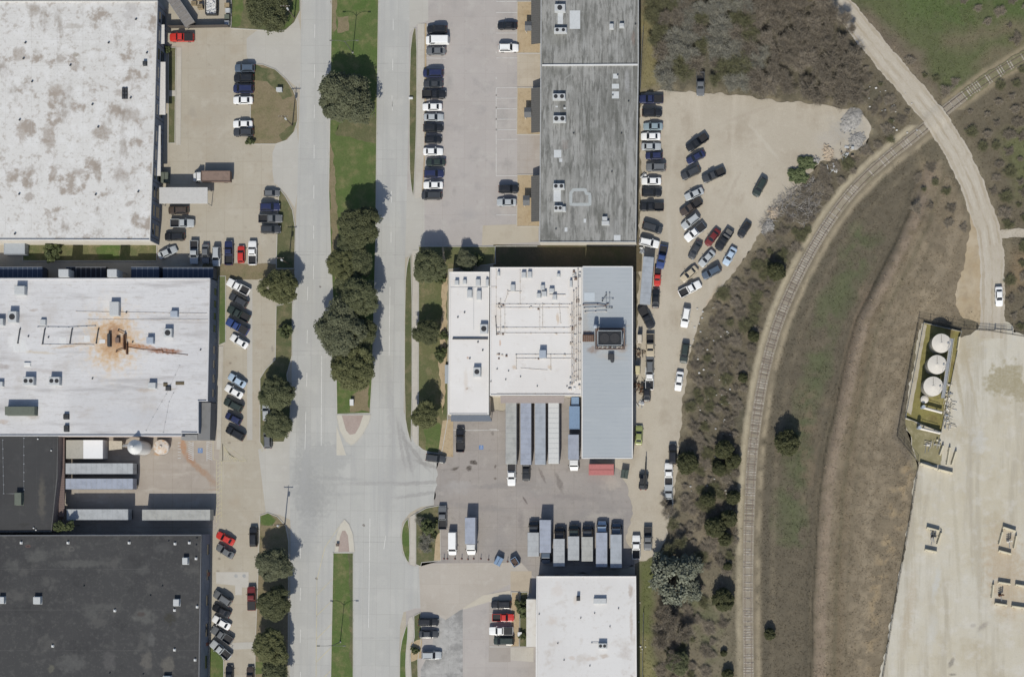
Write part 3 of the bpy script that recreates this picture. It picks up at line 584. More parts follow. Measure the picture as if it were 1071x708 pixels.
# drains and joints around the lot
# ------------------------------------------------------------------ markings
def stripes(name, segs, w, m, z=.06):
    mb = MB()
    for a, b in segs: sweep_rect([W(*a), W(*b)], w, z-.002, z, False, mb)
    tag(mb.build(name, m), kind='structure')
ws = []
for y in range(-60, 290, 42): ws.append(((329.5-.006*y, y+2), (329.4-.006*y, y+16)))
for y in (300, 345, 390): ws.append(((322-.01*(y-300), y), (321.6-.01*(y-300), y+14)))
for y in range(570, 780, 44): ws.append(((314.5, y), (314, y+14)))
ws += [((336.5, 372), (336, 466)), ((320, 430), (319, 470)), ((387, 542), (385.5, 656)), ((403.5, 560), (401.5, 574)), ((410, 100), (410.3, 112)), ((408, 300), (407, 372))]
for y in (20, 62, 104, 200, 242): ws.append(((411.5-.01*y, y), (411.4-.01*y, y+12)))
stripes('road_marking', ws, .13, M_white)
ys = [((331.5, 604), (330, 780)), ((347, 606), (331.2, 622))]
for y in (634, 658, 682, 706): ys.append(((347, y-6), (331, y+10)))
ys += [((360, 543), (340, 572)), ((340, 572), (331.5, 606))]
stripes('road_marking', ys, .14, M_yellow)
ps = [(435.5+10, y) for y in ()]
ls = []
for y in (61, 71.5): ls.append(((446, y), (466, y+.4)))
for y in (2, 13.5, 35, 61, 92, 103, 114, 125, 136, 146, 184, 225): ls.append(((519, y), (541, y)))
for y in (20, 48, 75, 93, 106, 118, 129): ls.append(((519, y+6), (519, y+8)))
ls += [((519, 92), (519, 184)), ((447, 26), (447, 28)), ((440, 257.6), (562, 257.6)), ((462, 449.5), (478, 449.5)), ((482, 450), (522, 450)), ((512, 449), (520, 449))]
for y in (629, 641, 654, 676): ls.append(((512, y), (534, y)))
stripes('parking_line', ls, .11, M_white, .066)
hs = []
for k in range(6): hs.append(((186, 463+k*3.2), (189, 463+k*3.2)))
for k in range(9): hs.append(((197, 462+k*2.1), (201.5, 464+k*2.1)))
for k in range(9): hs.append(((217, 462+k*2.1), (222, 464+k*2.1)))
hs += [((202, 462), (202, 482)), ((216.5, 462), (216.5, 482))]
stripes('parking_line', hs, .14, surf('road_marking_pale', A(206, 208, 210), [(.9, .45, .65, A(180, 172, 162), .8)], fine=.05), .05)
yh = [((233, 464), (233, 482)), ((233, 482), (258, 482)), ((258, 482), (233, 463))]
for k in range(8): yh.append(((233+k*2.8, 482), (233+k*1.0, 464+k*1.6)))
yh += [((226.5, 482), (226.5, 546)), ((232, 482), (232, 546)), ((223, 446), (223, 480)), ((274, 446), (274, 472)), ((274, 472), (286, 464)), ((274, 446), (274, 426)), ((223, 480), (232, 482))]
for k in range(14): yh.append(((226.5, 486+k*4.4), (232, 482+k*4.4)))
stripes('parking_line', yh, .13, M_yellow, .05)
sheet('parking_marking', [(207, 468.6), (212, 468.6), (212, 473.6), (207, 473.6)], .052, M_blue)
sheet('parking_marking', [(501, 465.6), (505.6, 465.6), (505.6, 470), (501, 470)], .06, M_blue)
def access_symbol(px, py, z, s):
    mb = MB(); x, y = W(px, py)
    mb.tube([(x, y+s*.9, z), (x, y+s*.2, z), (x+s*.5, y+s*.2, z), (x+s*.7, y-s*.5, z)], s*.1, 4)
    ring = [(x-s*.1+s*.5*math.cos(a), y-s*.3+s*.5*math.sin(a), z) for a in [math.pi*.5+k*math.pi*1.5/10 for k in range(11)]]
    mb.tube(ring, s*.08, 4); mb.cyl(x, y+s*1.1, z-.005, z+.005, s*.18, 8)
    tag(mb.build('parking_marking', M_white), kind='structure')
access_symbol(209.5, 471.3, .055, .4); access_symbol(503.3, 468, .063, .36)
# ------------------------------------------------------------------ shared small materials
m_glass = flat('car_glass', (.014, .017, .022), .22, 0, .3, .02)
m_tyre = flat('tyre_rubber', (.018, .018, .019), .9)
m_rim = flat('wheel_rim', (.32, .32, .33), .4, .6)
m_lamp = flat('lamp_glass', (.6, .6, .58), .15, 0, .6, .03)
m_tail = flat('tail_lamp_red', (.25, .012, .01), .25)
m_trim = flat('black_trim', (.02, .02, .022), .6)
m_chassis = flat('chassis_dark', (.035, .034, .033), .8)
m_steel = flat('galvanised_steel', (.36, .37, .38), .45, .5, .5, .1)
m_alu = flat('trailer_aluminium', A(180, 184, 187), .5, .0, .4, .1, .7)
m_alublue = flat('trailer_blue_grey', A(164, 172, 190), .5, .0, .4, .1, .7)
m_aluwarm = flat('trailer_beige_white', A(178, 178, 172), .55, 0, .4, .12, .7)
m_alugrey = flat('trailer_grey_blue', A(170, 178, 188), .5, 0, .4, .1, .7)
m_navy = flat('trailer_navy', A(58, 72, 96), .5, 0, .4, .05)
m_whitep = flat('white_enamel', A(226, 226, 224), .4, 0, .5, .05)
m_wood = flat('bare_wood', A(170, 148, 110), .85, 0, .3, .15)
m_rustb = flat('rusty_brown_steel', A(128, 104, 92), .8, .0, .3, .12)
m_dumpred = flat('faded_red_steel', A(202, 112, 108), .6, 0, .4, .07)
m_bluebox = flat('faded_blue_steel', A(124, 156, 194), .6, 0, .4, .07)
PAINT = {k: paint(k, v) for k, v in dict(
    white=(.72, .72, .71), silver=(.36, .38, .39), grey=(.12, .125, .13), black=(.013, .014, .016), navy=(.018, .024, .07), blue=(.03, .055, .17),
    red=(.46, .03, .02), dark_red=(.13, .016, .014), dark_grey=(.04, .043, .047), pale_blue=(.36, .45, .55), teal=(.22, .28, .31), lime=(.24, .27, .10),
    beige=(.42, .36, .26), dark_green=(.025, .036, .03), blue_grey=(.07, .095, .13), brown=(.06, .045, .035)).items()}

# ------------------------------------------------------------------ vehicle meshes
def loft(mb, st, mi=0):
    """stations (x, half width, z_top, z_bottom): a rounded body shell"""
    vs = []; n = len(st)
    for x, w, zt, zb in st:
        sec = [(w*.86, zb), (w, zb+.14), (w*1.0, zb+(zt-zb)*.62), (w*.95, zt-.05), (w*.8, zt), (0, zt+.03)]
        vs += [(x, -y, z_) for y, z_ in sec]+[(x, y, z_) for y, z_ in sec[-2::-1]]
    k = 11; fs = []
    for i in range(n-1):
        for j in range(k-1): fs.append((i*k+j, i*k+j+1, (i+1)*k+j+1, (i+1)*k+j))
        fs.append((i*k+k-1, i*k, (i+1)*k, (i+1)*k+k-1))
    fs.append(tuple(range(k-1, -1, -1))); fs.append(tuple(range((n-1)*k, n*k)))
    return mb.add(vs, [f[::-1] for f in fs], mi)
def cabin(mb, bf, br, tf, tr, hb, ht, zb, zt, mi=0):
    """greenhouse frame with a crowned roof: returns the eight corners"""
    B = [(bf, -hb, zb), (bf, hb, zb), (br, hb, zb), (br, -hb, zb)]; T = [(tf, -ht, zt), (tf, ht, zt), (tr, ht, zt), (tr, -ht, zt)]
    mx = (tf+tr)/2
    R = [(tf-.25, -ht*.7, zt+.03), (tf-.25, ht*.7, zt+.03), (tr+.25, ht*.7, zt+.03), (tr+.25, -ht*.7, zt+.03)]
    vs = B+T+R
    fs = [(0, 1, 5, 4), (1, 2, 6, 5), (2, 3, 7, 6), (3, 0, 4, 7), (4, 5, 9, 8), (5, 6, 10, 9), (6, 7, 11, 10), (7, 4, 8, 11), (8, 9, 10, 11)]
    mb.add(vs, fs, mi); return [Vector(v) for v in B], [Vector(v) for v in T]
def pane(a, b, c_, d_, m0=.08, m1=.08, t=.02):
    """glass slab inset on the quad a b (bottom) c d (top)"""
    def pt(u, v): return (a*(1-u)+b*u)*(1-v)+(d_*(1-u)+c_*u)*v
    n = (b-a).cross(d_-a).normalized()*t
    q = [pt(m0, m1)+n, pt(1-m0, m1)+n, pt(1-m0, 1-m1)+n, pt(m0, 1-m1)+n]; e = [v-n*1.4 for v in q]
    mb = local(); mb.add(q+e, [(0, 1, 2, 3), (4, 0, 3, 7), (1, 5, 6, 2), (3, 2, 6, 7), (4, 5, 1, 0)]); return mb
def wheel_mb(x, y, r=.33, w=.22):
    mb = local(); n = 16; vs = []; sgn = 1 if y > 0 else -1
    prof = [(r*.55, w/2-.03), (r*.62, w/2), (r*.95, w/2), (r, w/2-.05), (r, -w/2+.05), (r*.9, -w/2)]
    for k in range(n):
        a = 2*math.pi*k/n
        for rr, yy in prof: vs.append((x+rr*math.cos(a), y+yy*sgn, r+rr*math.sin(a)))
    k_ = len(prof); fs = []; mis = []
    for k in range(n):
        for j in range(k_-1): fs.append((k*k_+j, k*k_+j+1, ((k+1) % n)*k_+j+1, ((k+1) % n)*k_+j))
    if sgn < 0: fs = [f[::-1] for f in fs]
    mb.add(vs, fs, 0)
    mb.add([vs[k*k_] for k in range(n)], [tuple(range(n))[::-1 if sgn > 0 else 1]], 1)
    return mb
SPEC = {  # L, W, stations(front->rear), cabin(bf, br, tf, tr, hb, ht, zb, zt)
 'sedan': (4.75, [(2.37, .6, .58, .36), (2.27, .78, .68, .25), (1.9, .87, .8, .2), (1.05, .9, .93, .2), (0, .91, .95, .2), (-1.5, .9, .99, .2), (-2.05, .87, .97, .22), (-2.3, .78, .88, .28), (-2.37, .62, .66, .4)], (1.0, -1.72, .28, -1.02, .8, .62, .92, 1.44)),
 'hatchback': (4.15, [(2.07, .58, .6, .36), (1.98, .76, .72, .25), (1.6, .85, .86, .2), (.9, .87, .96, .2), (-.6, .88, .99, .2), (-1.7, .86, 1.0, .22), (-2.0, .8, .95, .3), (-2.07, .66, .7, .4)], (.95, -1.98, .22, -1.55, .78, .62, .95, 1.5)),
 'SUV': (4.85, [(2.42, .68, .75, .42), (2.34, .84, .88, .3), (1.9, .93, 1.02, .26), (1.05, .96, 1.1, .26), (-.6, .97, 1.12, .26), (-2.0, .95, 1.12, .28), (-2.34, .88, 1.08, .34), (-2.42, .72, .8, .45)], (1.0, -2.3, .4, -2.0, .88, .7, 1.08, 1.74)),
 'pickup': (5.75, [(2.87, .74, .85, .5), (2.78, .9, 1.0, .36), (2.3, .98, 1.1, .32), (1.3, 1.0, 1.17, .32), (.4, 1.0, 1.16, .32), (-.55, 1.0, 1.16, .32), (-.62, .96, 1.1, .36)], (1.3, -.5, .7, -.28, .9, .74, 1.14, 1.8)),
 'minivan': (4.95, [(2.47, .66, .72, .38), (2.38, .84, .85, .28), (2.0, .94, .98, .24), (1.4, .97, 1.06, .24), (-.6, .98, 1.1, .24), (-2.1, .96, 1.1, .26), (-2.4, .9, 1.05, .32), (-2.47, .74, .8, .42)], (1.55, -2.38, .75, -2.1, .9, .72, 1.04, 1.7)),
 'cargo van': (5.6, [(2.8, .72, .85, .45), (2.7, .9, 1.0, .34), (2.35, .98, 1.12, .3), (1.9, 1.0, 1.2, .3), (-1.0, 1.0, 1.22, .3), (-2.6, .99, 1.22, .32), (-2.8, .9, 1.15, .4)], (1.95, -2.74, 1.35, -2.6, .97, .88, 1.18, 2.1)),
}
_proto = {}
def vehicle_proto(kind, bed='open'):
    key = (kind, bed)
    if key in _proto: return _proto[key]
    L, st, cb = SPEC[kind]; P = []     # (name, mesh, is_body_colour)
    mb = local(); loft(mb, st); B, T = cabin(mb, *cb)
    # bumpers and sills
    P.append(('body', mb.mesh('body', [PAINT['grey']]), True))
    P.append(('windscreen', pane(B[0], B[1], T[1], T[0], .05, .06).mesh('windscreen', m_glass), False))
    P.append(('rear_window', pane(B[2], B[3], T[3], T[2], .1, .16).mesh('rear_window', m_glass), False))
    if kind != 'cargo van':
        P.append(('side_window', pane(B[1], B[2], T[2], T[1], .07, .12).mesh('side_window', m_glass), False))
        P.append(('side_window', pane(B[3], B[0], T[0], T[3], .07, .12).mesh('side_window', m_glass), False))
    else:
        for s in (1, -1):
            a, b, c_, d_ = (B[1], B[1]*.72+B[2]*.28, T[1]*.72+T[2]*.28, T[1]) if s > 0 else (B[0]*.72+B[3]*.28, B[0], T[0], T[0]*.72+T[3]*.28)
            P.append(('side_window', pane(a, b, c_, d_, .1, .14).mesh('side_window', m_glass), False))
    r = .33 if kind in ('sedan', 'hatchback') else .38
    fx, rx = L*.315, -L*.3
    hw = max(s[1] for s in st)
    for x in (fx, rx):
        for s in (1, -1): P.append(('wheel', wheel_mb(x, s*(hw-.1), r).mesh('wheel', [m_tyre, m_rim]), False))
    zt = st[1][2]
    for s in (1, -1):
        m = local(); y = s*st[1][1]*.78; m.box(L/2-.16, y-.14, zt-.16, L/2-.03, y+.14, zt-.02, bev=.02); P.append(('headlight', m.mesh('headlight', m_lamp), False))
        m = local(); y = s*st[0][1]*1.05; zz = .95 if kind in ('pickup', 'SUV', 'cargo van', 'minivan') else .8
        m.box(-L/2-.02, y-.1, zz-.16, -L/2+.1, y+.1, zz+.06, bev=.02); P.append(('tail_light', m.mesh('tail_light', m_tail), False))
        m = local(); y = s*(hw+.09); m.box(cb[0]-.42, y-.09, cb[6]+.02, cb[0]-.24, y+.09, cb[6]+.17, bev=.03); P.append(('wing_mirror', m.mesh('wing_mirror', [PAINT['grey']]), True))
    if kind == 'pickup':
        x0, x1, hw2 = -.66, -L/2+.04, .98; m = local()
        m.box(x1, -hw2, .45, x0, -hw2+.09, 1.14, bev=.03); m.box(x1, hw2-.09, .45, x0, hw2, 1.14, bev=.03)
        m.box(x1, -hw2+.09, .45, x1+.08, hw2-.09, 1.12, bev=.02); m.box(x0-.07, -hw2+.09, .45, x0, hw2-.09, 1.14, bev=.02)
        m.box(x1-.1, -.9, .45, x1-.002, .9, .62)
        P.append(('cargo_bed', m.mesh('cargo_bed', [PAINT['grey']]), True))
        m = local(); m.box(x1+.08, -hw2+.09, .5, x0-.07, hw2-.09, .62)
        if bed == 'covered': m.box(x1+.05, -hw2+.05, 1.142, x0-.04, hw2-.05, 1.19, bev=.02)
        if bed == 'rack':
            for x in (-.9, -2.5):
                for s in (1, -1): m.tube([(x, s*.92, 1.14), (x, s*.92, 2.0)], .035, 6)
                m.tube([(x, -.92, 2.0), (x, .92, 2.0)], .035, 6)
            for s in (1, -1): m.tube([(.8, s*.92, 2.02), (-2.7, s*.92, 2.02)], .03, 6)
        if bed == 'toolbox': m.box(x0-.65, -.86, .9, x0-.1, .86, 1.24, bev=.03)
        P.append(('bed_cover' if bed == 'covered' else 'bed_liner', m.mesh('bed_liner', m_trim if bed != 'toolbox' else flat('bed_liner_grey', (.11, .11, .11))), False))
    if kind in ('SUV', 'minivan'):
        for s in (1, -1):
            m = local(); m.tube([(cb[2]-.35, s*cb[5]*.93, cb[7]+.02), (cb[2]-.5, s*cb[5]*.93, cb[7]+.09), (cb[3]+.4, s*cb[5]*.93, cb[7]+.09), (cb[3]+.25, s*cb[5]*.93, cb[7]+.02)], .025, 5)
            P.append(('roof_rail', m.mesh('roof_rail', m_trim), False))
    if kind == 'sedan_sunroof': pass
    _proto[key] = P; return P
VEH_N = 0
def vehicle(kind, colour, px, py, ang, label, group=None, bed='open', scale=1.0, name=None):
    global VEH_N; VEH_N += 1
    x, y = U(px, py, .9)
    nm = {'SUV': 'suv', 'cargo van': 'cargo_van', 'pickup': 'pickup_truck', 'sedan': 'sedan_car', 'hatchback': 'hatchback_car'}.get(kind, kind)
    cat = {'SUV': 'car', 'cargo van': 'van', 'pickup': 'pickup truck', 'sedan': 'car', 'hatchback': 'car', 'minivan': 'car'}[kind]
    e = empty(name or nm, (x, y, .06), math.radians(ang), label, cat, group); e.scale = (scale,)*3
    for nme, me, body in vehicle_proto(kind, bed):
        o = link(nme, me, e)
        if body:
            o.material_slots[0].link = 'OBJECT'; o.material_slots[0].material = PAINT[colour]
    return e
ORD = ['first', 'second', 'third', 'fourth', 'fifth', 'sixth', 'seventh', 'eighth', 'ninth', 'tenth', 'eleventh', 'twelfth', 'thirteenth', 'fourteenth']
def row(where, group, cars, frm='north', hollow=None):
    """cars (kind, colour, px, py, angle[, note[, bed[, scale]]]) listed from the given end"""
    desc = []
    for c_ in cars:
        nt = c_[5] if len(c_) > 5 and c_[5] else ''
        desc.append(f"{c_[1].replace('_', ' ')} {c_[0]}{(' '+nt) if nt else ''}")
    for i, c_ in enumerate(cars):
        same = [k for k in range(len(cars)) if desc[k] == desc[i]]
        if len(same) == 1: lab = f"{desc[i]} {where}"
        else: lab = f"{ORD[same.index(i)]} {desc[i]} from {frm} {where}"
        n = len(lab.split())
        if n > 16: print('LONG', n, lab)
        vehicle(c_[0], c_[1], c_[2], c_[3], c_[4], lab, group, c_[6] if len(c_) > 6 else 'open', c_[7] if len(c_) > 7 else 1.0)

# ------------------------------------------------------------------ trucks and trailers
def truck_wheels(e, xs, hw, r=.48, w=.3):
    for x in xs:
        for s in (1, -1): wheel_mb(x, s*(hw-w/2-.03), r, w).build('wheel', [m_tyre, m_rim], e)
def cab_parts(e, x0, x1, hw, zt, mat, nose=0.9):
    """forward-facing cab between x0 (rear) and x1 (front) with a short bonnet"""
    m = local(); xb = x1-nose
    m.add([(x0, -hw, .55), (xb, -hw, .55), (xb, hw, .55), (x0, hw, .55), (x0, -hw, 1.5), (xb, -hw, 1.5), (xb, hw, 1.5), (x0, hw, 1.5),
           (x0+.04, -hw*.9, zt), (xb-.45, -hw*.88, zt), (xb-.45, hw*.88, zt), (x0+.04, hw*.9, zt), (x0+.2, -hw*.7, zt+.08), (xb-.6, -hw*.68, zt+.08), (xb-.6, hw*.68, zt+.08), (x0+.2, hw*.7, zt+.08)],
          [(3, 2, 1, 0), (0, 1, 5, 4), (1, 2, 6, 5), (2, 3, 7, 6), (3, 0, 4, 7), (4, 5, 9, 8), (5, 6, 10, 9), (6, 7, 11, 10), (7, 4, 8, 11), (8, 9, 13, 12), (9, 10, 14, 13), (10, 11, 15, 14), (11, 8, 12, 15), (12, 13, 14, 15)])
    m.add([(xb, -hw*.96, .5), (x1-.05, -hw*.8, .5), (x1-.05, hw*.8, .5), (xb, hw*.96, .5), (xb, -hw*.96, 1.42), (x1-.2, -hw*.78, 1.2), (x1-.2, hw*.78, 1.2), (xb, hw*.96, 1.42), (x1, -hw*.78, .95), (x1, hw*.78, .95)],
          [(0, 1, 8, 5, 4), (1, 2, 9, 8), (2, 3, 7, 6, 9), (4, 5, 6, 7), (5, 8, 9, 6), (3, 2, 1, 0)])
    m.build('cab', mat, e)
    V = Vector
    pane(V((xb, -hw, 1.5)), V((xb, hw, 1.5)), V((xb-.45, hw*.88, zt)), V((xb-.45, -hw*.88, zt)), .05, .08).build('windscreen', m_glass, e)
    pane(V((xb, hw, 1.5)), V((x0, hw, 1.5)), V((x0+.04, hw*.9, zt)), V((xb-.45, hw*.88, zt)), .14, .14).build('side_window', m_glass, e)
    pane(V((x0, -hw, 1.5)), V((xb, -hw, 1.5)), V((xb-.45, -hw*.88, zt)), V((x0+.04, -hw*.9, zt)), .14, .14).build('side_window', m_glass, e)
    for s in (1, -1):
        local().box(x1-.12, s*hw*.62-.13, .78, x1+.03, s*hw*.62+.13, .96, bev=.02).build('headlight', m_lamp, e)
        local().box(xb-.5, s*(hw+.16)-.1, 1.6, xb-.36, s*(hw+.16)+.1, 2.1, bev=.03).build('wing_mirror', m_trim, e)
def box_truck(px, py, ang, L, label, group, boxm, cabm, hw=1.3, zt=3.5, cabL=2.6, name='box_truck'):
    """px, py is the middle of the whole truck on the ground, nose along ang"""
    x, y = U(px, py, 1.5); e = empty(name, (x, y, .06), math.radians(ang), label, 'truck', group)
    x0 = -L/2; xc = L/2-cabL
    b = local(); b.box(x0, -hw, .95, xc-.08, hw, zt, bev=.06); o = b.build('cargo_box', boxm, e)
    q = local()
    for s in (1, -1): q.box(x0+.05, s*(hw-.04)-.03, zt-.02, xc-.12, s*(hw-.04)+.03, zt+.035)
    k = int((xc-x0)/1.2)
    for i in range(1, k): q.box(x0+i*1.2-.02, -hw+.08, zt-.02, x0+i*1.2+.02, hw-.08, zt+.015)
    q.build('roof_bow', m_steel, o)
    local().box(x0-.03, -hw+.12, 1.05, x0-.004, hw-.12, zt-.15).build('rear_door', m_alu, e)
    f = local(); f.box(x0, -.45, .6, L/2-.9, .45, .95); f.box(x0-.1, -hw+.1, .5, x0+.1, hw-.1, .62); f.build('chassis', m_chassis, e)
    cab_parts(e, xc, L/2, min(hw, 1.12), 2.45, cabm)
    truck_wheels(e, (L/2-1.0, x0+1.5), hw-.02)
    return e
def semi_trailer(px, py, ang, L, label, group, m, h=3.95, hw=1.28, lean_h=2.0):
    x, y = U(px, py, lean_h*1.9); e = empty('semi_trailer', (x, y, .06), math.radians(ang), label, 'trailer', group)
    b = local(); b.box(-L/2, -hw, 1.05, L/2, hw, h, bev=.05); o = b.build('trailer_box', m, e)
    q = local(); n = int(L/1.15)
    for i in range(1, n): q.box(-L/2+i*L/n-.025, -hw+.06, h-.02, -L/2+i*L/n+.025, hw-.06, h+.02)
    for s in (1, -1): q.box(-L/2, s*(hw-.03)-.035, h-.02, L/2, s*(hw-.03)+.035, h+.03)
    q.build('roof_bow', m_steel, o)
    for s in (1, -1): local().box(-L/2-.04, s*.62-.58, 1.12, -L/2-.004, s*.62+.58, h-.1).build('rear_door', m, e)
    f = local(); f.box(-L/2, -.5, .85, L/2-.3, .5, 1.05); f.box(-L/2-.05, -1.1, .5, -L/2+.06, 1.1, .62); f.box(-L/2, -.9, .6, -L/2+.1, -.8, 1.05); f.box(-L/2, .8, .6, -L/2+.1, .9, 1.05); f.build('chassis', m_chassis, e)
    truck_wheels(e, (-L/2+1.0, -L/2+2.25), hw, .5, .34)
    for s in (1, -1):
        local().tube([(L/2-2.4, s*.75, 0.02), (L/2-2.4, s*.75, 1.0)], .07, 8).build('landing_leg', m_chassis, e)
    return e
def container(px, py, ang, L, w, h, label, m, name='shipping_container', cat='container', group=None, z0=.12):
    x, y = U(px, py, h*.9); e = empty(name, (x, y, .05), math.radians(ang), label, cat, group)
    b = local(); n = int(L/.35)
    b.box(-L/2+.05, -w/2+.05, z0, L/2-.05, w/2-.05, h-.04)
    for i in range(n):       # corrugations
        xx = -L/2+.1+(L-.2)*(i+.25)/n
        for s in (1, -1): b.box(xx, s*(w/2-.02)-.03, z0+.1, xx+.16, s*(w/2-.02)+.03, h-.1)
    b.build('container_body', m, e)
    f = local()
    for s in (1, -1):
        f.box(-L/2, s*(w/2)-.05, h-.1, L/2, s*(w/2)+.05, h+.03); f.box(-L/2, s*(w/2)-.05, 0, L/2, s*(w/2)+.05, .14)
        for t in (1, -1): f.box(t*(L/2)-.06, s*(w/2)-.06, .14, t*(L/2)+.06, s*(w/2)+.06, h-.1)
    for t in (1, -1): f.box(t*(L/2)-.05, -w/2+.05, h-.1, t*(L/2)+.05, w/2-.05, h+.02)
    f.build('corner_frame', m, e)
    local().box(L/2-.03, -w/2+.1, .2, L/2+.03, -.02, h-.15).build('door', m, e); local().box(L/2-.03, .02, .2, L/2+.03, w/2-.1, h-.15).build('door', m, e)
    return e
def dumpster(px, py, ang, L, w, h, label, m, lid=None, fill=None, name='dumpster'):
    x, y = U(px, py, h*.8); e = empty(name, (x, y, .06), math.radians(ang), label, 'dumpster')
    b = local(); t = .07
    for (x0, y0, x1, y1) in ((-L/2, -w/2, L/2, -w/2+t), (-L/2, w/2-t, L/2, w/2), (-L/2, -w/2+t, -L/2+t, w/2-t), (L/2-t, -w/2+t, L/2, w/2-t)): b.box(x0, y0, .15, x1, y1, h)
    b.box(-L/2+t, -w/2+t, .15, L/2-t, w/2-t, .25)
    k = int(L/.7)
    for i in range(k+1):
        xx = -L/2+i*L/k
        for s in (1, -1): b.box(xx-.05, s*(w/2+.03)-.03, .15, xx+.05, s*(w/2+.03)+.03, h-.05)
    b.build('bin_body', m, e)
    r = local()
    for s in (1, -1): r.box(-L/2-.05, s*w/2-.06, h, L/2+.05, s*w/2+.06, h+.09); r.box(s*L/2-.05, -w/2+.06, h, s*L/2+.05, w/2-.06, h+.09)
    r.build('rim', m, e)
    for s in (1, -1):
        for t_ in (1, -1): local().cyl(t_*(L/2-.3), s*(w/2-.25), 0, .15, .09, 10).build('caster', m_tyre, e)
    if lid:
        for s in (1, -1): local().box(-L/2+.04, s*w/4-w/4+.04, h+.091, L/2-.04, s*w/4+w/4-.04, h+.14, bev=.02).build('lid', lid, e)
    if fill:
        g = local()
        for i in range(70):
            a, b_ = rnd.uniform(-L/2+.2, L/2-.2), rnd.uniform(-w/2+.2, w/2-.2); th = rnd.random()*3.14; l = rnd.uniform(.2, .6)
            g.tube([(a-l*math.cos(th)/2, b_-l*math.sin(th)/2, h*.75+rnd.uniform(0, .4)), (a+l*math.cos(th)/2, b_+l*math.sin(th)/2, h*.75+rnd.uniform(0, .4))], rnd.uniform(.05, .12), 4)
        g.box(-L/2+.1, -w/2+.1, .3, L/2-.1, w/2-.1, h*.75); g.build('waste', fill, e)
    return e
# ------------------------------------------------------------------ buildings
def lean_poly(pts, h): return ccw([U(x, y, h) for x, y in pts])
m_wallgrey = surf('tilt_wall_grey_blue', A(128, 136, 152), [(.4, .45, .7, A(112, 120, 136), .6)], fine=.06)
m_wallcream = surf('tilt_wall_cream', A(218, 210, 196), [(.5, .5, .7, A(200, 188, 172), .6)], fine=.06)
m_wallbrown = surf('dock_wall_brown', A(140, 124, 118), [(.5, .5, .7, A(120, 104, 98), .6)], fine=.06)
m_door = flat('dock_door_grey', (.22, .23, .25), .5)
m_window = flat('window_glass', (.02, .028, .036), .06, 0, .6, .02)
m_fan = flat('fan_dark', (.03, .03, .032), .6)
m_unit = flat('rooftop_unit_enamel', A(196, 199, 200), .55, 0, .4, .06)
m_unitb = flat('rooftop_unit_blue_grey', A(168, 180, 196), .55, 0, .4, .06)
m_green = flat('rooftop_unit_green', A(104, 112, 98), .7, 0, .4, .08)
m_rust = flat('rust', A(122, 84, 60), .9, 0, .2, .2)
m_pipe = flat('roof_pipe_beige', A(222, 214, 204), .6, 0, .4, .1, 1.5, A(190, 164, 138))
m_dark = flat('dark_steel', (.04, .042, .046), .6)
def building(name, label, cat, roof, h, wall, roofm, par=.35, copm=None, pw=.28):
    p = lean_poly(roof, h); cx = sum(a for a, _ in p)/len(p); cy = sum(b for _, b in p)/len(p)
    e = empty(name, (cx, cy, 0), 0, label, cat)
    e['h'] = h
    w = MB(); w.prism(p, -.1, h-par, top=False); w.build('wall', wall, e)
    r = MB(); r.prism(p, h-par-.02, h-par, bottom=False); o = r.build('roof', roofm, e)
    if par > .05:
        q = [Vector(a) for a in p]; n = len(q); inn = []
        for i in range(n):
            a, b, c_ = q[i-1], q[i], q[(i+1) % n]; t1 = (b-a).normalized(); t2 = (c_-b).normalized()
            n1 = Vector((-t1.y, t1.x)); n2 = Vector((-t2.y, t2.x)); bb = (n1+n2); inn.append(b+bb/(bb.dot(n1))*(pw/2-.03))
        sweep_rect([tuple(v) for v in inn], pw, h-par-.1, h, True).build('parapet', copm or roofm, e)
    return e
def wall_item(e, name, m, a, b, t0, t1, z0, z1, out=.06, mb=None):
    """slab on the outside of the wall from a to b (world, counter-clockwise order), between fractions t0..t1"""
    a = Vector(a); b = Vector(b); t = (b-a); n = Vector((t.y, -t.x)).normalized()
    p0 = a+t*t0; p1 = a+t*t1
    q = [p0+n*.003, p1+n*.003, p1+n*out, p0+n*out]
    return MB().prism(ccw([tuple(v) for v in q]), z0, z1).build(name, m, e)
def rb(e, name, box, h0, h1, m, fan=0, bev=.05, sub='fan', legs=False):
    """rooftop box: photo-pixel rectangle of its TOP"""
    x0, y0 = U(box[0], box[3], h1); x1, y1 = U(box[2], box[1], h1)
    b = MB(); b.box(x0, y0, h0+(.25 if legs else 0), x1, y1, h1, bev=bev)
    if legs:
        for xx in (x0+.1, x1-.1):
            for yy in (y0+.1, y1-.1): b.box(xx-.05, yy-.05, h0, xx+.05, yy+.05, h0+.25)
    else: b.box(x0-.1, y0-.1, h0-.01, x1+.1, y1+.1, h0+.12)
    o = b.build(name, m, e)
    if fan:
        n = fan; horiz = (x1-x0) > (y1-y0); L = max(x1-x0, y1-y0); r = min(min(x1-x0, y1-y0)*.36, L/n*.4)
        for i in range(n):
            t = (i+.5)/n
            cx, cy = (x0+(x1-x0)*t, (y0+y1)/2) if horiz else ((x0+x1)/2, y0+(y1-y0)*t)
            f = MB(); f.cyl(cx, cy, h1-.02, h1+.05, r, 14, r1=r*.96)
            for k in range(3):
                a = k*math.pi/3; f.add([(cx-r*math.cos(a)-.02*math.sin(a), cy-r*math.sin(a)+.02*math.cos(a), h1+.07), (cx-r*math.cos(a)+.02*math.sin(a), cy-r*math.sin(a)-.02*math.cos(a), h1+.07), (cx+r*math.cos(a)+.02*math.sin(a), cy+r*math.sin(a)-.02*math.cos(a), h1+.07), (cx+r*math.cos(a)-.02*math.sin(a), cy+r*math.sin(a)+.02*math.cos(a), h1+.07)], [(0, 1, 2, 3)])
            f.build(sub, m_fan, o)
    return o
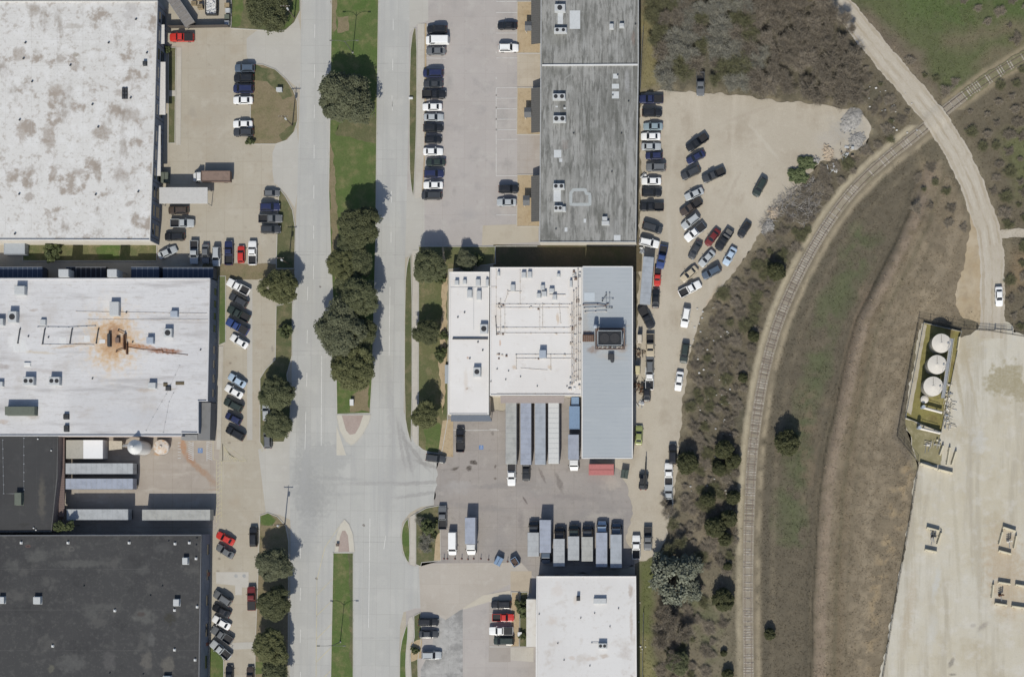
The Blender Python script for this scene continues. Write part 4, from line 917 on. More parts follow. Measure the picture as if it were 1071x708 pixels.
def vents(e, pts, h, m=None, hh=.5, r=.14):
    for x, y in pts:
        X, Y = U(x, y, h); v = MB(); v.cyl(X, Y, h-.05, h+hh, r, 8); v.cyl(X, Y, h+hh, h+hh+.12, r*1.9, 8, r1=r*.8); v.build('roof_vent', m or m_unit, e)
def patch(e, box, h, m, name='roof_patch'):
    x0, y0 = U(box[0], box[3], h); x1, y1 = U(box[2], box[1], h)
    MB().box(x0, y0, h-.02, x1, y1, h+.03).build(name, m, e)
def roof_pipe(e, pts, h, m=None, r=.06, lift=.3, name='roof_pipe'):
    P3 = [(*U(x, y, h), h+lift) for x, y in pts]
    mb = MB(); mb.tube(P3, r, 6)
    d_ = [(*W(*q),) for q in dens(pts, 9, False)]
    for q in dens(pts, 9, False):
        X, Y = U(*q, h); mb.box(X-.14, Y-.1, h-.01, X+.14, Y+.1, h+lift-.02)
    mb.build(name, m or m_pipe, e)
def roofmat(name, base, stain, dirt, k=1.0, spots=(), lines=(), fine=.05, extra=()):
    return surf(name, base, [(.045, .4, .65, dirt, .6*k), (.13, .5, .68, stain, .75*k), (.55, .5, .7, stain, .5*k), (.28, .54, .72, dirt, .6*k, (.35, 1.3, 1))]+list(extra), lines=lines, spots=spots, fine=fine, rough=.8)
# ---- A: big white-roofed warehouse, north-west
hA = 6.8
m_roofA = surf('white_membrane_stained', A(218, 216, 212), [(.05, .42, .66, A(210, 208, 204), .7), (.2, .53, .64, A(164, 150, 136), .9), (.75, .54, .68, A(166, 152, 138), .6), (2.6, .58, .74, A(176, 166, 156), .4), (.16, .55, .68, A(150, 136, 122), .75, (1, .45, 1)), (.35, .48, .64, A(226, 225, 223), .7), (1.8, .56, .7, A(160, 148, 138), .45)], lines=[('x', 6.1, .1, A(188, 184, 180), .5), ('y', 6.1, .1, A(190, 186, 182), .5), ('y', 1.8, .06, A(194, 191, 188), .35)], fine=.04,
                spots=[(32, 65, 10, 10, 0, A(172, 160, 148), .8, .5), (46, 20, 9, 10, 0, A(170, 160, 148), .7, .6), (70, 103, 10, 11, 0, A(170, 156, 142), .75, .6), (74, 70, 6, 6, 0, A(156, 142, 128), .7, .5), (88, 36, 16, 4, 0, A(172, 162, 150), .65, .6), (90, 65, 5, 3, 0, A(150, 138, 118), .8, .5), (62, 150, 10, 16, 0, A(166, 152, 138), .8, .5), (34, 146, 7, 12, 0, A(170, 156, 142), .8, .5), (116, 145, 13, 9, 0, A(160, 146, 132), .85, .5), (66, 188, 5, 12, -20, A(164, 150, 136), .8, .5), (22, 192, 5, 7, 0, A(166, 152, 138), .8, .5), (42, 211, 7, 5, 0, A(160, 146, 134), .8, .5), (112, 186, 5, 14, 10, A(158, 144, 130), .8, .5), (136, 188, 10, 12, -30, A(160, 146, 134), .7, .6), (93, 186, 10, 4, 0, A(164, 150, 138), .7, .6), (146, 22, 10, 20, 0, A(178, 172, 168), .6, .7), (148, 128, 11, 10, 0, A(168, 156, 144), .7, .6), (145, 218, 7, 3, 30, A(160, 146, 134), .7, .5), (135, 104, 8, 4, 0, A(166, 154, 142), .7, .6)])
bA = building('warehouse', 'large warehouse with stained white roof and grey blue east front at the top left', 'warehouse', [(-60, 1), (165, 1), (161.5, 126), (157, 251.5), (-60, 251)], hA, m_wallgrey, m_roofA, copm=flat('white_coping', A(214, 211, 206), .6, 0, .4, .06))
pA = lean_poly([(-60, 1), (165, 1), (161.5, 126), (157, 251.5), (-60, 251)], hA)
def edge(p, key):   # the polygon edge whose midpoint scores highest
    n = len(p); return max(((p[i], p[(i+1) % n]) for i in range(n)), key=lambda ab: key(((ab[0][0]+ab[1][0])/2, (ab[0][1]+ab[1][1])/2)))
eE = [((pA[i]), pA[(i+1) % len(pA)]) for i in range(len(pA)) if pA[i][0] > W(140, 0)[0] and pA[(i+1) % len(pA)][0] > W(140, 0)[0]]
for a, b in eE:
    for k in range(6):
        wall_item(bA, 'window', m_window, a, b, .06+k*.155, .15+k*.155, 1.0, 3.4, .05)
        wall_item(bA, 'window', m_window, a, b, .06+k*.155, .15+k*.155, 4.4, 5.6, .05)
    for k in range(7): wall_item(bA, 'panel_joint', m_dark, a, b, .03+k*.155, .036+k*.155, 0, 6.3, .03)
sE = edge(pA, lambda m: -m[1])
wall_item(bA, 'cream_wall_face', m_wallcream, sE[0], sE[1], 0, .998, -.05, 6.4, .08)
def slab_canopy(e, box, h, m, t=.18, posts=False, name='canopy', ribs=None):
    x0, y0 = U(box[0], box[3], h); x1, y1 = U(box[2], box[1], h)
    b = MB(); b.box(x0, y0, h-t, x1, y1, h, bev=.03)
    if ribs:
        n = int((x1-x0)/.3) if ribs == 'x' else int((y1-y0)/.3)
        for i in range(n):
            if ribs == 'x': xx = x0+.1+(x1-x0-.2)*i/n; b.box(xx, y0+.03, h-.01, xx+.08, y1-.03, h+.05)
            else: yy = y0+.1+(y1-y0-.2)*i/n; b.box(x0+.03, yy, h-.01, x1-.03, yy+.08, h+.05)
    o = b.build(name, m, e)
    if posts:
        for xx in (x0+.2, x1-.2):
            for yy in (y0+.2, y1-.2): MB().box(xx-.07, yy-.07, 0, xx+.07, yy+.07, h-t).build('canopy_post', m_steel, e)
    return o
m_can = flat('white_canopy_metal', A(222, 218, 212), .6, 0, .4, .08)
slab_canopy(bA, (167.5, 26, 172, 46), 4.0, m_can); slab_canopy(bA, (165.5, 65, 173, 120), 4.0, m_can); slab_canopy(bA, (162.5, 131.5, 168, 184), 4.0, m_can)
slab_canopy(bA, (166.5, 196, 217, 213), 4.2, flat('white_ribbed_canopy', A(208, 206, 202), .6, 0, .4, .06), posts=True, ribs='x', name='loading_canopy')
vents(bA, [(27, 45.5), (114, 45.5), (25, 62), (34, 86), (97, 110), (137, 103), (21, 126), (103, 133.5), (20.5, 203.5), (100.5, 204), (145, 201), (16, 245), (142.5, 21), (154, 56), (74, 69)], hA-.35, m_dark, .35, .13)
for i in range(2):
    for j in range(3): rb(bA, 'skylight_vent', (127.5+i*3, 92+j*4, 129.7+i*3, 95+j*4), hA-.35, hA+.05, m_dark, 0, .02)
rb(bA, 'rooftop_unit', (149, 64, 152.5, 68), hA-.35, hA+.5, m_dark, 0)
# ---- B: white-roofed plant with the rust-stained equipment
hB = 6.6
rust, rust2 = A(186, 122, 70), A(156, 92, 52)
m_roofB = surf('white_coated_roof_weathered', A(216, 215, 216), [(.05, .42, .66, A(203, 202, 204), .8), (.2, .5, .7, A(220, 219, 220), .7, (.4, 1.6, 1)), (.16, .5, .7, A(172, 168, 168), .75, (.25, 2.2, 1)), (.8, .52, .72, A(184, 177, 172), .6, (.4, 1.6, 1)), (2.0, .54, .72, A(180, 174, 170), .4), (.1, .55, .75, A(188, 178, 168), .5)], lines=[('y', 3.0, .07, A(186, 178, 170), .6), ('x', 9.0, .06, A(194, 190, 188), .4)], fine=.04,
                spots=[(127, 358, 46, 52, 0, A(224, 208, 186), 1, .95), (128, 358, 32, 38, 0, A(214, 174, 126), 1, .7), (128, 357, 17, 22, 0, A(194, 144, 98), .9, .7), (128, 354, 9, 12, 0, A(170, 128, 98), .8, .6), (152, 364.5, 24, 3.4, -6, rust, 1, .5), (181, 369.5, 21, 3.8, -3, rust2, 1, .5), (86, 364, 28, 2.4, 9, A(196, 166, 130), .8, .6), (50, 371, 24, 2, -4, A(206, 188, 160), .7, .7), (46, 328, 6, 2.4, 0, A(184, 172, 164), .8, .6), (12, 386, 14, 4, 5, A(170, 158, 152), .8, .6), (60, 390, 30, 3, -6, A(188, 180, 176), .6, .7), (14, 442, 8, 3, 0, A(190, 168, 150), .7, .6), (46, 437, 7, 5, 0, A(186, 174, 164), .6, .6), (30, 362, 12, 16, 40, A(236, 235, 233), .6, .6), (123, 325, 10, 20, 0, A(232, 228, 222), .5, .7), (150, 437, 60, 12, 0, A(198, 199, 204), .6, .8), (187, 409, 10, 1.4, 8, A(180, 166, 148), .7, .6), (161, 410, 12, 2.5, 0, A(188, 170, 152), .6, .6), (200, 347, 4, 1, 0, A(150, 148, 150), .5, .5)])
rB = [(-60, 291), (219.8, 291), (218.6, 350), (217, 419.5), (207.5, 419.5), (207.5, 453), (190, 453), (190, 456), (-60, 456)]
bB = building('warehouse', 'white roofed industrial building with a round rust stain and rooftop equipment', 'industrial building', rB, hB, m_wallgrey, m_roofB, par=.3, copm=flat('pale_coping', A(206, 206, 208), .6, 0, .4, .06))
pB = lean_poly(rB, hB)
for i in range(len(pB)):
    a, b = pB[i], pB[(i+1) % len(pB)]; L = math.dist(a, b)
    if L > 12 and abs(a[0]-b[0]) < abs(a[1]-b[1])*.1 and a[0] > 0-80 and b[1] > a[1] and a[0] > W(200, 0)[0]:
        for k in range(4): wall_item(bB, 'window', m_window, a, b, .08+k*.22, .2+k*.22, 1.2, 3.0, .05)
        wall_item(bB, 'door', m_door, a, b, .92, .97, 0, 2.2, .05)
sB = max([(pB[i], pB[(i+1) % len(pB)]) for i in range(len(pB)) if abs(pB[i][1]-pB[(i+1) % len(pB)][1]) < .2 and pB[i][1] < W(0, 440)[1]], key=lambda ab: math.dist(*ab))
wall_item(bB, 'cream_wall_face', flat('pink_beige_wall', A(200, 182, 172), .8, 0, .3, .08), sB[0], sB[1], .004, .996, -.05, 6.2, .08)
hb = hB-.3
for bx, hh, mm, fn in (((15, 299, 25.5, 308), 1.6, m_unit, 0), ((8, 325.5, 17, 337), 1.6, m_unit, 1), ((-6, 333, 3, 340), 1.4, m_unit, 0), ((114.5, 315.5, 124, 330), 1.3, m_unit, 0), ((178, 325, 185.5, 331), 1.0, m_unitb, 0), ((171, 343.5, 179.5, 352.5), 1.3, m_green if 0 else m_unit, 1), ((153, 352.5, 160, 359), 1.2, m_unitb, 0), ((42, 334, 47.5, 340), .7, m_unit, 0), ((24, 394, 35, 402.5), 1.5, m_unit, 2), ((51, 394, 62, 402.5), 1.5, m_unit, 2), ((154.5, 400, 162.5, 406), 1.2, m_unit, 0), ((-3, 399, 2.5, 404), 1.0, m_unit, 0), ((66, 433, 71, 438), .8, m_dark, 1), ((66.5, 445, 71, 451), .8, m_dark, 1), ((173, 404, 178, 408), .5, m_dark, 0), ((25, 379, 31.5, 383), .4, m_whitep, 0)):
    rb(bB, 'rooftop_unit', bx, hb, hb+hh, mm, fn)
g = rb(bB, 'air_handler', (5, 425, 36, 434), hb, hb+1.9, m_green, 0)
for bx in ((14, 355, 20, 368), (21, 355, 27, 368), (62, 353, 69, 360.5), (88, 351, 94, 357.5), (104, 355, 110, 359)): patch(bB, bx, hb, m_whitep)
for x0 in (19, 45, 73.5, 101): roof_pipe(bB, [(x0+2.4, 344), (x0, 359)], hb, m_dark, .12, .35)
roof_pipe(bB, [(40, 342), (72, 342.4), (100, 341)], hb, m_steel, .05, .2); roof_pipe(bB, [(44, 360.5), (98, 361)], hb, m_pipe, .05, .2); roof_pipe(bB, [(80, 326), (216, 328)], hb, m_pipe, .04, .12); roof_pipe(bB, [(92, 334.5), (217, 334.5)], hb, m_pipe, .04, .12)
roof_pipe(bB, [(188, 382), (174, 412), (160, 436), (153, 450)], hb, m_steel, .02, .05); roof_pipe(bB, [(186, 402), (177, 420), (171, 452)], hb, m_steel, .02, .05)
rb(bB, 'rusty_equipment', (120.5, 353, 124.5, 358), hb, hb+.8, m_rustb, 0); rb(bB, 'rusty_equipment', (128.3, 350, 129.7, 365), hb, hb+1.2, m_rust, 0, .02); rb(bB, 'rusty_equipment', (131.5, 360, 132.7, 370), hb, hb+.8, m_rust, 0, .02); rb(bB, 'rusty_equipment', (112, 349, 115, 362), hb, hb+1.0, m_dark, 0, .02)
roof_pipe(bB, [(124, 346), (132, 350), (133, 364), (122, 368)], hb, m_rust, .09, .5); roof_pipe(bB, [(134, 363), (150, 365.5), (170, 366.5), (171, 368.5), (196, 371)], hb, m_rust, .06, .08, 'rusty_duct')
rb(bB, 'roof_hatch', (171, 400.5, 174.5, 403.5), hb, hb+.25, flat('mossy', A(110, 96, 70), .9), 0, .02); rb(bB, 'roof_hatch', (184, 399.5, 192, 402), hb, hb+.15, flat('mossy', A(110, 96, 70), .9), 0, .02)
vents(bB, [(132.5, 327), (97, 396), (210, 366), (139, 358), (30, 352), (51, 353)], hb, m_dark, .3, .1)
MB().prism(lean_poly([(207, 421), (220.5, 421), (219.5, 460), (207, 460)], 4.6), 0, 4.6).build('lean_to', surf('grey_flat_roof', A(128, 128, 128), [(.6, .45, .7, A(112, 112, 110), .7)], fine=.08), bB)
MB().prism(lean_poly([(189.5, 454.5), (206.6, 454.5), (206.6, 460), (189.5, 460)], 4.0), 0, 4.0).build('lean_to', surf('grey_flat_roof_pale', A(150, 150, 150), [(.6, .45, .7, A(130, 130, 130), .7)], fine=.08), bB)
# tall chutes on the north wall
for bx in ((61, 281.5, 71.5, 289.5), (112, 281.5, 122, 289.5)):
    x0, y0 = U(bx[0], bx[3], 7.6); x1, y1 = U(bx[2], bx[1], 7.6)
    m = MB(); m.box(x0, y0, 3.4, x1, y1, 7.6, bev=.05)
    for xx in (x0+.15, x1-.15):
        for yy in (y0+.15, y1-.15): m.box(xx-.08, yy-.08, 0, xx+.08, yy+.08, 3.4)
    m.build('dust_collector', m_unit, bB)
# ---- C and D: dark roofs, south-west
m_roofC = surf('dark_membrane', A(70, 70, 71), [(.06, .42, .66, A(62, 62, 64), .8), (.4, .55, .75, A(84, 84, 84), .5), (1.4, .56, .75, A(94, 92, 88), .3)], lines=[('x', 4.0, .08, A(92, 92, 92), .4), ('y', 5.0, .06, A(86, 86, 86), .4)], fine=.08, spots=[(54, 520, 5, 30, 0, A(110, 104, 92), .6, .7), (36, 548, 8, 3, 0, A(60, 60, 58), .7, .6)])
hC = 6.2
bC = building('warehouse', 'dark grey roofed building with a single rooftop unit beside the docked trailers', 'industrial building', [(-60, 455.7), (61, 455.7), (60, 500), (54, 556), (-60, 556.6)], hC, m_wallbrown, m_roofC, par=.2, copm=flat('grey_coping', A(96, 95, 94), .7))
rb(bC, 'rooftop_unit', (15, 515, 22, 528), hC-.2, hC+1.2, m_green, 0); vents(bC, [(35.5, 552), (38, 554), (54, 471), (40, 459)], hC-.2, m_whitep, .3, .1)
roof_pipe(bC, [(3, 460), (4, 516), (16, 516)], hC-.2, m_steel, .04, .1); roof_pipe(bC, [(25, 458), (25, 512)], hC-.2, m_steel, .03, .06)
m = MB(); x0, y0 = U(61.5, 540, 3.6); x1, y1 = U(67.5, 458, 3.6); m.box(x0, y0, 3.4, x1, y1, 3.6)
for i in range(46): m.box(x0, y0+(y1-y0)*i/46, 3.598, x1, y0+(y1-y0)*i/46+.14, 3.66)
m.build('dock_canopy', flat('faded_red_metal', A(134, 112, 106), .7, 0, .3, .1), bC)
hD = 7.2
grn = A(98, 98, 95)
m_roofD = surf('dark_gravel_roof', A(70, 70, 71), [(.05, .42, .64, A(62, 62, 64), .8), (.16, .54, .66, A(96, 95, 92), .55), (.6, .52, .68, A(92, 92, 90), .5), (2.0, .54, .7, A(104, 102, 97), .35), (.13, .55, .68, A(54, 54, 56), .6)], lines=[('y', 9.6, .12, A(98, 97, 96), .5), ('x', 9.6, .1, A(90, 90, 90), .35), ('x', 1.2, .05, A(82, 82, 82), .25)], fine=.09,
                spots=[(50, 580, 16, 10, 0, grn, .75, .7), (95, 588, 34, 5, 0, grn, .7, .6), (26, 590, 10, 10, 0, grn, .5, .7), (118, 632, 26, 5, 0, grn, .6, .7), (106, 640, 12, 8, 0, grn, .6, .7), (160, 642, 14, 12, 0, A(104, 104, 100), .7, .7), (186, 644, 8, 8, 0, A(62, 60, 50), .8, .5), (157, 640, 5, 3, 0, A(72, 50, 46), .6, .5), (85, 690, 20, 12, 0, A(98, 98, 96), .75, .6), (124, 688, 9, 14, 0, A(100, 98, 97), .6, .6), (163, 688, 7, 12, 0, A(106, 102, 96), .8, .5), (185, 692, 8, 12, 0, A(110, 106, 98), .8, .5), (65, 696, 5, 5, 0, A(116, 114, 96), .6, .6), (86, 573, 4, 3, 0, A(110, 108, 104), .7, .4), (86, 573, 2.6, 1.6, 0, A(70, 70, 70), .9, .4), (41, 570, 3.4, 2, 0, A(120, 84, 76), .8, .4), (41, 570, 2, 1, 0, A(50, 50, 50), .9, .4), (168, 665, 5, 10, 0, A(104, 104, 102), .7, .6), (195, 640, 3, 6, 0, A(96, 94, 88), .6, .6), (180, 572, 14, 8, 0, A(90, 90, 90), .6, .7), (160, 595, 8, 6, 0, A(94, 94, 92), .6, .6)])
rD = [(-60, 559.5), (211, 559), (209.6, 640), (208.5, 708), (207, 800), (-60, 800)]
bD = building('warehouse', 'largest dark roofed warehouse at the bottom left with small square white vents', 'warehouse', rD, hD, m_wallgrey, m_roofD, par=.4, copm=flat('dark_coping', A(110, 112, 118), .7))
pD = lean_poly(rD, hD)
for i in range(len(pD)):
    a, b = pD[i], pD[(i+1) % len(pD)]
    if a[0] > W(190, 0)[0] and b[0] > W(190, 0)[0]:
        n = max(1, int(math.dist(a, b)/6))
        for k in range(n): wall_item(bD, 'window', m_window, a, b, (k+.2)/n, (k+.6)/n, 1.0, 2.8, .05)
        wall_item(bD, 'door', flat('rust_red_door', A(150, 84, 70), .6), a, b, .45, .5, 0, 2.3, .07)
    elif abs(a[1]-b[1]) < 1 and a[1] > W(0, 600)[1]:
        for k in range(5): wall_item(bD, 'dock_door', m_door, a, b, .12+k*.1, .17+k*.1, 1.1, 4.2, .05)
hd = hD-.4
for bx in ((190.5, 583, 196, 590), (181, 626.5, 187, 633.5), (-2, 624, 4, 631), (34.5, 624, 42, 631.5)): rb(bD, 'rooftop_unit', bx, hd, hd+1.1, m_unit, 0)
rb(bD, 'rooftop_unit', (170, 707, 178, 714), hd, hd+1.1, m_unit)
for x, y in ((119.5, 638.5), (54.5, 675.5), (182, 679.5), (182, 638), (182.5, 568.5), (21.5, 567.5), (70.5, 567.5), (134.5, 567.5), (204.5, 584), (203.5, 690), (205.7, 634.5), (197.5, 567.5)): rb(bD, 'vent_box', (x-.9, y-.9, x+.9, y+.9), hd, hd+.5, m_whitep, 0, .02)
vents(bD, [(176.5, 566), (205.5, 570), (157.5, 623), (88, 613), (170, 613), (150, 705), (115, 704), (206, 563)], hd, m_dark, .3, .1)
# ---- G: the long low building with grey ribbed roof
hG = 4.5
gd, gl = A(112, 112, 106), A(166, 166, 162)
m_roofG = surf('grey_weathered_roof', A(162, 161, 156), [(.06, .42, .66, A(128, 128, 123), .8), (.3, .46, .64, gd, .85, (1.7, .22, 1)), (.5, .48, .64, gl, .8, (1.9, .2, 1)), (.9, .5, .64, A(98, 98, 92), .7, (1.6, .3, 1)), (.25, .52, .7, A(106, 106, 98), .6, (1, .6, 1)), (1.3, .54, .72, gl, .45), (1.0, .52, .72, A(100, 100, 94), .5, (1, .4, 1))], lines=[('x', 1.15, .07, A(108, 108, 103), .7), ('y', 1.6, .05, A(122, 122, 118), .4)], fine=.1,
                spots=[(573, 246, 9, 12, 0, A(104, 104, 98), .7, .7), (660, 160, 5, 60, 0, A(164, 164, 162), .7, .8), (663, 46, 2.4, 10, 0, A(128, 104, 92), .7, .6), (600, 232, 3, 26, 0, A(98, 98, 94), .7, .6), (585, 80, 14, 10, 0, A(112, 112, 104), .5, .8), (604, 38, 5, 6, 0, A(104, 104, 100), .6, .7), (582, 44, 16, 14, 0, A(122, 122, 112), .5, .8), (592, 156, 6, 6, 0, A(136, 118, 108), .5, .7), (656, 90, 4, 18, 0, A(172, 172, 172), .7, .7), (595, 85, 5, 1, 35, A(164, 164, 160), .7, .5), (640, 240, 14, 10, 0, A(148, 148, 146), .5, .8)])
rG = [(565.8, -70), (668, -70), (668, 68), (666.3, 160), (665.3, 253.5), (564, 253.5), (565, 120)]
bG = building('retail_building', 'long low building with streaky grey roof and tan entrance planters at top centre', 'commercial building', rG, hG, m_wallcream, m_roofG, par=.25, copm=flat('light_grey_coping', A(176, 177, 176), .7))
hg = hG-.25
a0, b0 = U(567, 68.8, hg), U(667, 68.2, hg); sweep_rect([a0, b0], .35, hg-.02, hg+.35, False).build('roof_divider', m_whitep, bG)
for bx, fn in (((580, 4.5, 591, 12), 1), ((579.5, 29, 592.5, 34), 2), ((578, 98, 591, 104), 2), ((578.5, 121, 591.5, 127.5), 2), ((578.5, 192, 590, 197.5), 2), ((579.5, 215, 588, 220.5), 2)): rb(bG, 'rooftop_unit', bx, hg, hg+1.15, m_unit, fn)
for bx in ((637.5, 25, 641.5, 30), (648, 24.5, 652.5, 28.5), (630, 226.5, 635, 230.5), (629.5, 231, 637, 235), (588, 216, 591.5, 221)): rb(bG, 'rooftop_unit', bx, hg, hg+.9, m_unit, 0)
for bx in ((583.3, 14, 588.8, 25.5), (595.8, 11.3, 606.8, 30.6), (641.3, 77.5, 646.5, 82.5), (640, 88, 647.4, 93), (640, 96, 647.4, 103.3), (579.3, 157, 587, 165), (579, 199, 586.6, 211), (642, 246, 649, 252), (585, 166, 588, 169.5), (590.5, 238, 593.5, 242.5), (610.5, 229, 613, 233), (581, 111, 583.5, 112.5), (589.5, 112.5, 592, 114.5), (588, 220, 592, 222)):
    patch(bG, bx, hg, flat('white_roof_patch', A(206, 210, 212), .6, 0, .4, .06))
ring = [(597, 202), (600, 198.6), (612, 198.6), (613.2, 202.5), (617, 203.2), (617, 214), (597, 214)]
sweep_rect(ccw([U(*q, hg) for q in dens(ring, 2)]), .72, hg-.01, hg+.02).build('roof_patch', flat('pale_roof_sealant', A(178, 184, 184), .7, 0, .4, .08), bG)
vents(bG, [(657.5, 106.5), (581.5, 240), (590, 112), (641, 100), (664.5, 26), (646, 79), (600, 140), (640, 180), (650, 140)], hg, m_dark, .3, .1)
m_awn = flat('dark_awning_metal', A(104, 102, 98), .75, 0, .3, .08)
for y0, y1 in ((-10, 46.5), (91.5, 139), (183.5, 232)):
    x0, ya = U(555.5, y1, 2.6); x1, yb = U(565.8, y0, 3.4); x1 -= .02
    m = MB(); m.add([(x0, ya, 2.5), (x1, ya, 3.5), (x1, yb, 3.5), (x0, yb, 2.5), (x0, ya, 2.32), (x1, ya, 3.32), (x1, yb, 3.32), (x0, yb, 2.32)], [(0, 1, 2, 3), (7, 6, 5, 4), (0, 4, 5, 1), (3, 2, 6, 7), (0, 3, 7, 4)])
    n = int((yb-ya)/.5)
    for i in range(n):
        yy = ya+(yb-ya)*i/n; m.add([(x0, yy, 2.515), (x1, yy, 3.515), (x1, yy+.05, 3.515), (x0, yy+.05, 2.515), (x0, yy, 2.56), (x1, yy, 3.56), (x1, yy+.05, 3.56), (x0, yy+.05, 2.56)], [(4, 5, 6, 7), (0, 1, 5, 4), (2, 3, 7, 6)])
    m.build('awning', m_awn, bG)
    for k in range(4):
        yy = ya+(yb-ya)*(k+.5)/4; MB().box(x0+.1, yy-.07, 0, x0+.24, yy+.07, 2.34).build('awning_post', m_steel, bG)
    xw = x1-.0; 
for bx in ((549, 22.5, 556, 32.5), (548.3, 112.5, 555.6, 123), (547, 204.5, 554, 215)):
    x0, ya = U(bx[0], bx[3], 2.6); x1, yb = U(bx[2], bx[1], 2.6); ym = (ya+yb)/2
    m = MB(); m.add([(x0, ya, 2.5), (x1, ya, 2.5), (x1, yb, 2.5), (x0, yb, 2.5), (x0, ym, 3.0), (x1, ym, 3.0)], [(0, 1, 5, 4), (2, 3, 4, 5), (0, 4, 3), (1, 2, 5), (3, 2, 1, 0)]); m.build('porch_roof', flat('porch_roof_grey', A(106, 108, 110), .7), bG)
    for yy in (ya+.2, yb-.2): MB().box(x0+.1, yy-.08, 0, x0+.26, yy+.08, 2.5).build('porch_post', m_wallcream, bG)
pG = lean_poly(rG, hG)
for i in range(len(pG)):
    a, b = pG[i], pG[(i+1) % len(pG)]
    if b[1] < a[1] and abs(a[0]-b[0]) < 3:
        n = int(math.dist(a, b)/4)
        for k in range(n): wall_item(bG, 'window', m_window, a, b, (k+.2)/n, (k+.75)/n, .6, 2.2, .05)
    if b[1] > a[1] and abs(a[0]-b[0]) < 3:
        n = int(math.dist(a, b)/9)
        for k in range(n): wall_item(bG, 'dock_door', m_door, a, b, (k+.3)/n, (k+.65)/n, 0, 3.2, .05)
# ---- H: the plant in the middle (three joined roofs)
hH1, hH2, hH3 = 5.2, 6.0, 7.0
m_roofH = surf('white_coated_roof', A(230, 226, 222), [(.05, .42, .68, A(222, 217, 212), .8), (.3, .52, .72, A(236, 233, 230), .6), (.5, .58, .76, A(206, 194, 182), .45), (1.6, .62, .76, A(196, 180, 164), .35)], lines=[('y', 6.0, .06, A(212, 206, 200), .5), ('x', 7.0, .05, A(214, 209, 204), .5)], fine=.03,
                spots=[(491, 408, 1.6, 1.6, 0, A(160, 128, 100), .8, .5), (490, 400, 3, 18, 0, A(218, 204, 190), .6, .7), (492, 376, 1.4, 1.4, 0, A(186, 140, 100), .8, .5), (525.5, 361, 1.2, 4, 0, A(206, 160, 126), .8, .5), (600, 330, 7, 46, 0, A(222, 210, 196), .5, .7), (522, 333, 8, 20, 0, A(218, 204, 188), .5, .8), (540, 386, 3, 3, 0, A(200, 174, 146), .7, .6), (577, 386, 3, 3, 0, A(206, 180, 150), .7, .6), (585, 336, 2, 8, 0, A(206, 176, 140), .7, .6)])
rH1 = [(470.2, 284), (512, 284), (511.2, 360), (510.8, 430), (513, 433.5), (469.5, 433.5), (468.7, 410), (469.5, 350)]
bH1 = building('office_wing', 'narrow white roofed office wing at the west side of the central plant', 'office', [(470.2, 284), (511.8, 284), (511, 433.5), (468.8, 433.5)], hH1, m_wallcream, m_roofH, par=.2, copm=flat('white_edge', A(234, 231, 227), .6, 0, .4, .05))
h1 = hH1-.2
for bx in ((475.5, 293, 479.5, 297.5), (484, 292.5, 487.5, 296.5), (497.5, 292, 502, 298.5), (488.5, 303, 493.5, 311), (498.5, 304, 503, 313), (508, 292, 511, 299)): rb(bH1, 'rooftop_unit', bx, h1, h1+.9, m_unit, 0)
rb(bH1, 'rooftop_unit', (502, 339, 510, 348.5), h1, h1+1.2, m_unit, 1); rb(bH1, 'rooftop_unit', (495, 384, 502.5, 393.5), h1, h1+1.2, m_unit, 1)
sweep_rect([U(473.5, 354.3, h1), U(510.5, 354.3, h1)], .3, h1-.02, h1+.45, False).build('roof_divider', m_dark, bH1)
sweep_rect([U(470.5, 300.5, h1), U(511, 300.5, h1)], .08, h1-.02, h1+.05, False).build('roof_seam', m_steel, bH1); sweep_rect([U(495.5, 301, h1), U(495.5, 345, h1)], .07, h1-.02, h1+.04, False).build('roof_seam', m_steel, bH1)
vents(bH1, [(479, 332), (505, 366.5), (491.5, 375), (486, 327), (500, 358)], h1, m_dark, .3, .1)
x0, ya = U(471.5, 440.5, 3.0); x1, yb = U(514.5, 433.8, 3.0); yb -= .1
m = MB(); m.add([(x0, ya, 2.9), (x1, ya, 2.9), (x1-.5, yb, 4.6), (x0+.3, yb, 4.6), (x0, ya, 2.6), (x1, ya, 2.6), (x1-.5, yb, 2.6), (x0+.3, yb, 2.6)], [(0, 1, 2, 3), (4, 5, 1, 0), (7, 6, 5, 4), (1, 5, 6, 2), (4, 0, 3, 7)]); m.build('entrance_canopy', flat('blue_grey_glazing', A(96, 106, 122), .35, 0, .5, .08), bH1)
for k in range(5): MB().box(x0+.3+k*(x1-x0-.8)/4, ya+.2, 0, x0+.45+k*(x1-x0-.8)/4, ya+.35, 2.6).build('canopy_post', m_steel, bH1)
bH1w = W(469, 400)
rH2 = [(512.6, 279.4), (609, 279.4), (608.6, 413.5), (512, 413.5)]
bH2 = building('factory_hall', 'wide white roofed hall of the central plant crossed by many roof pipes', 'factory', [(512.8, 279.4), (608.6, 279.4), (608.2, 413.5), (512.2, 413.5)], hH2, m_wallcream, m_roofH, par=.2, copm=flat('white_edge', A(234, 231, 227), .6, 0, .4, .05))
h2 = hH2-.2
for bx in ((534, 297.5, 538.5, 304), (565.5, 298, 569.5, 303), (566.5, 304.5, 571.5, 309.5), (574.5, 301.5, 579.5, 305.5), (582.5, 286, 585.5, 289), (552, 284, 556, 290), (545.5, 284.5, 550, 290), (596, 293, 598.3, 300), (578, 308, 582, 313), (561.5, 306.5, 565.5, 311), (520.2, 284, 522.4, 288)): rb(bH2, 'rooftop_unit', bx, h2, h2+.9, m_unit, 0)
rb(bH2, 'rooftop_unit', (564, 366, 571, 374), h2, h2+1.5, m_unitb, 0)
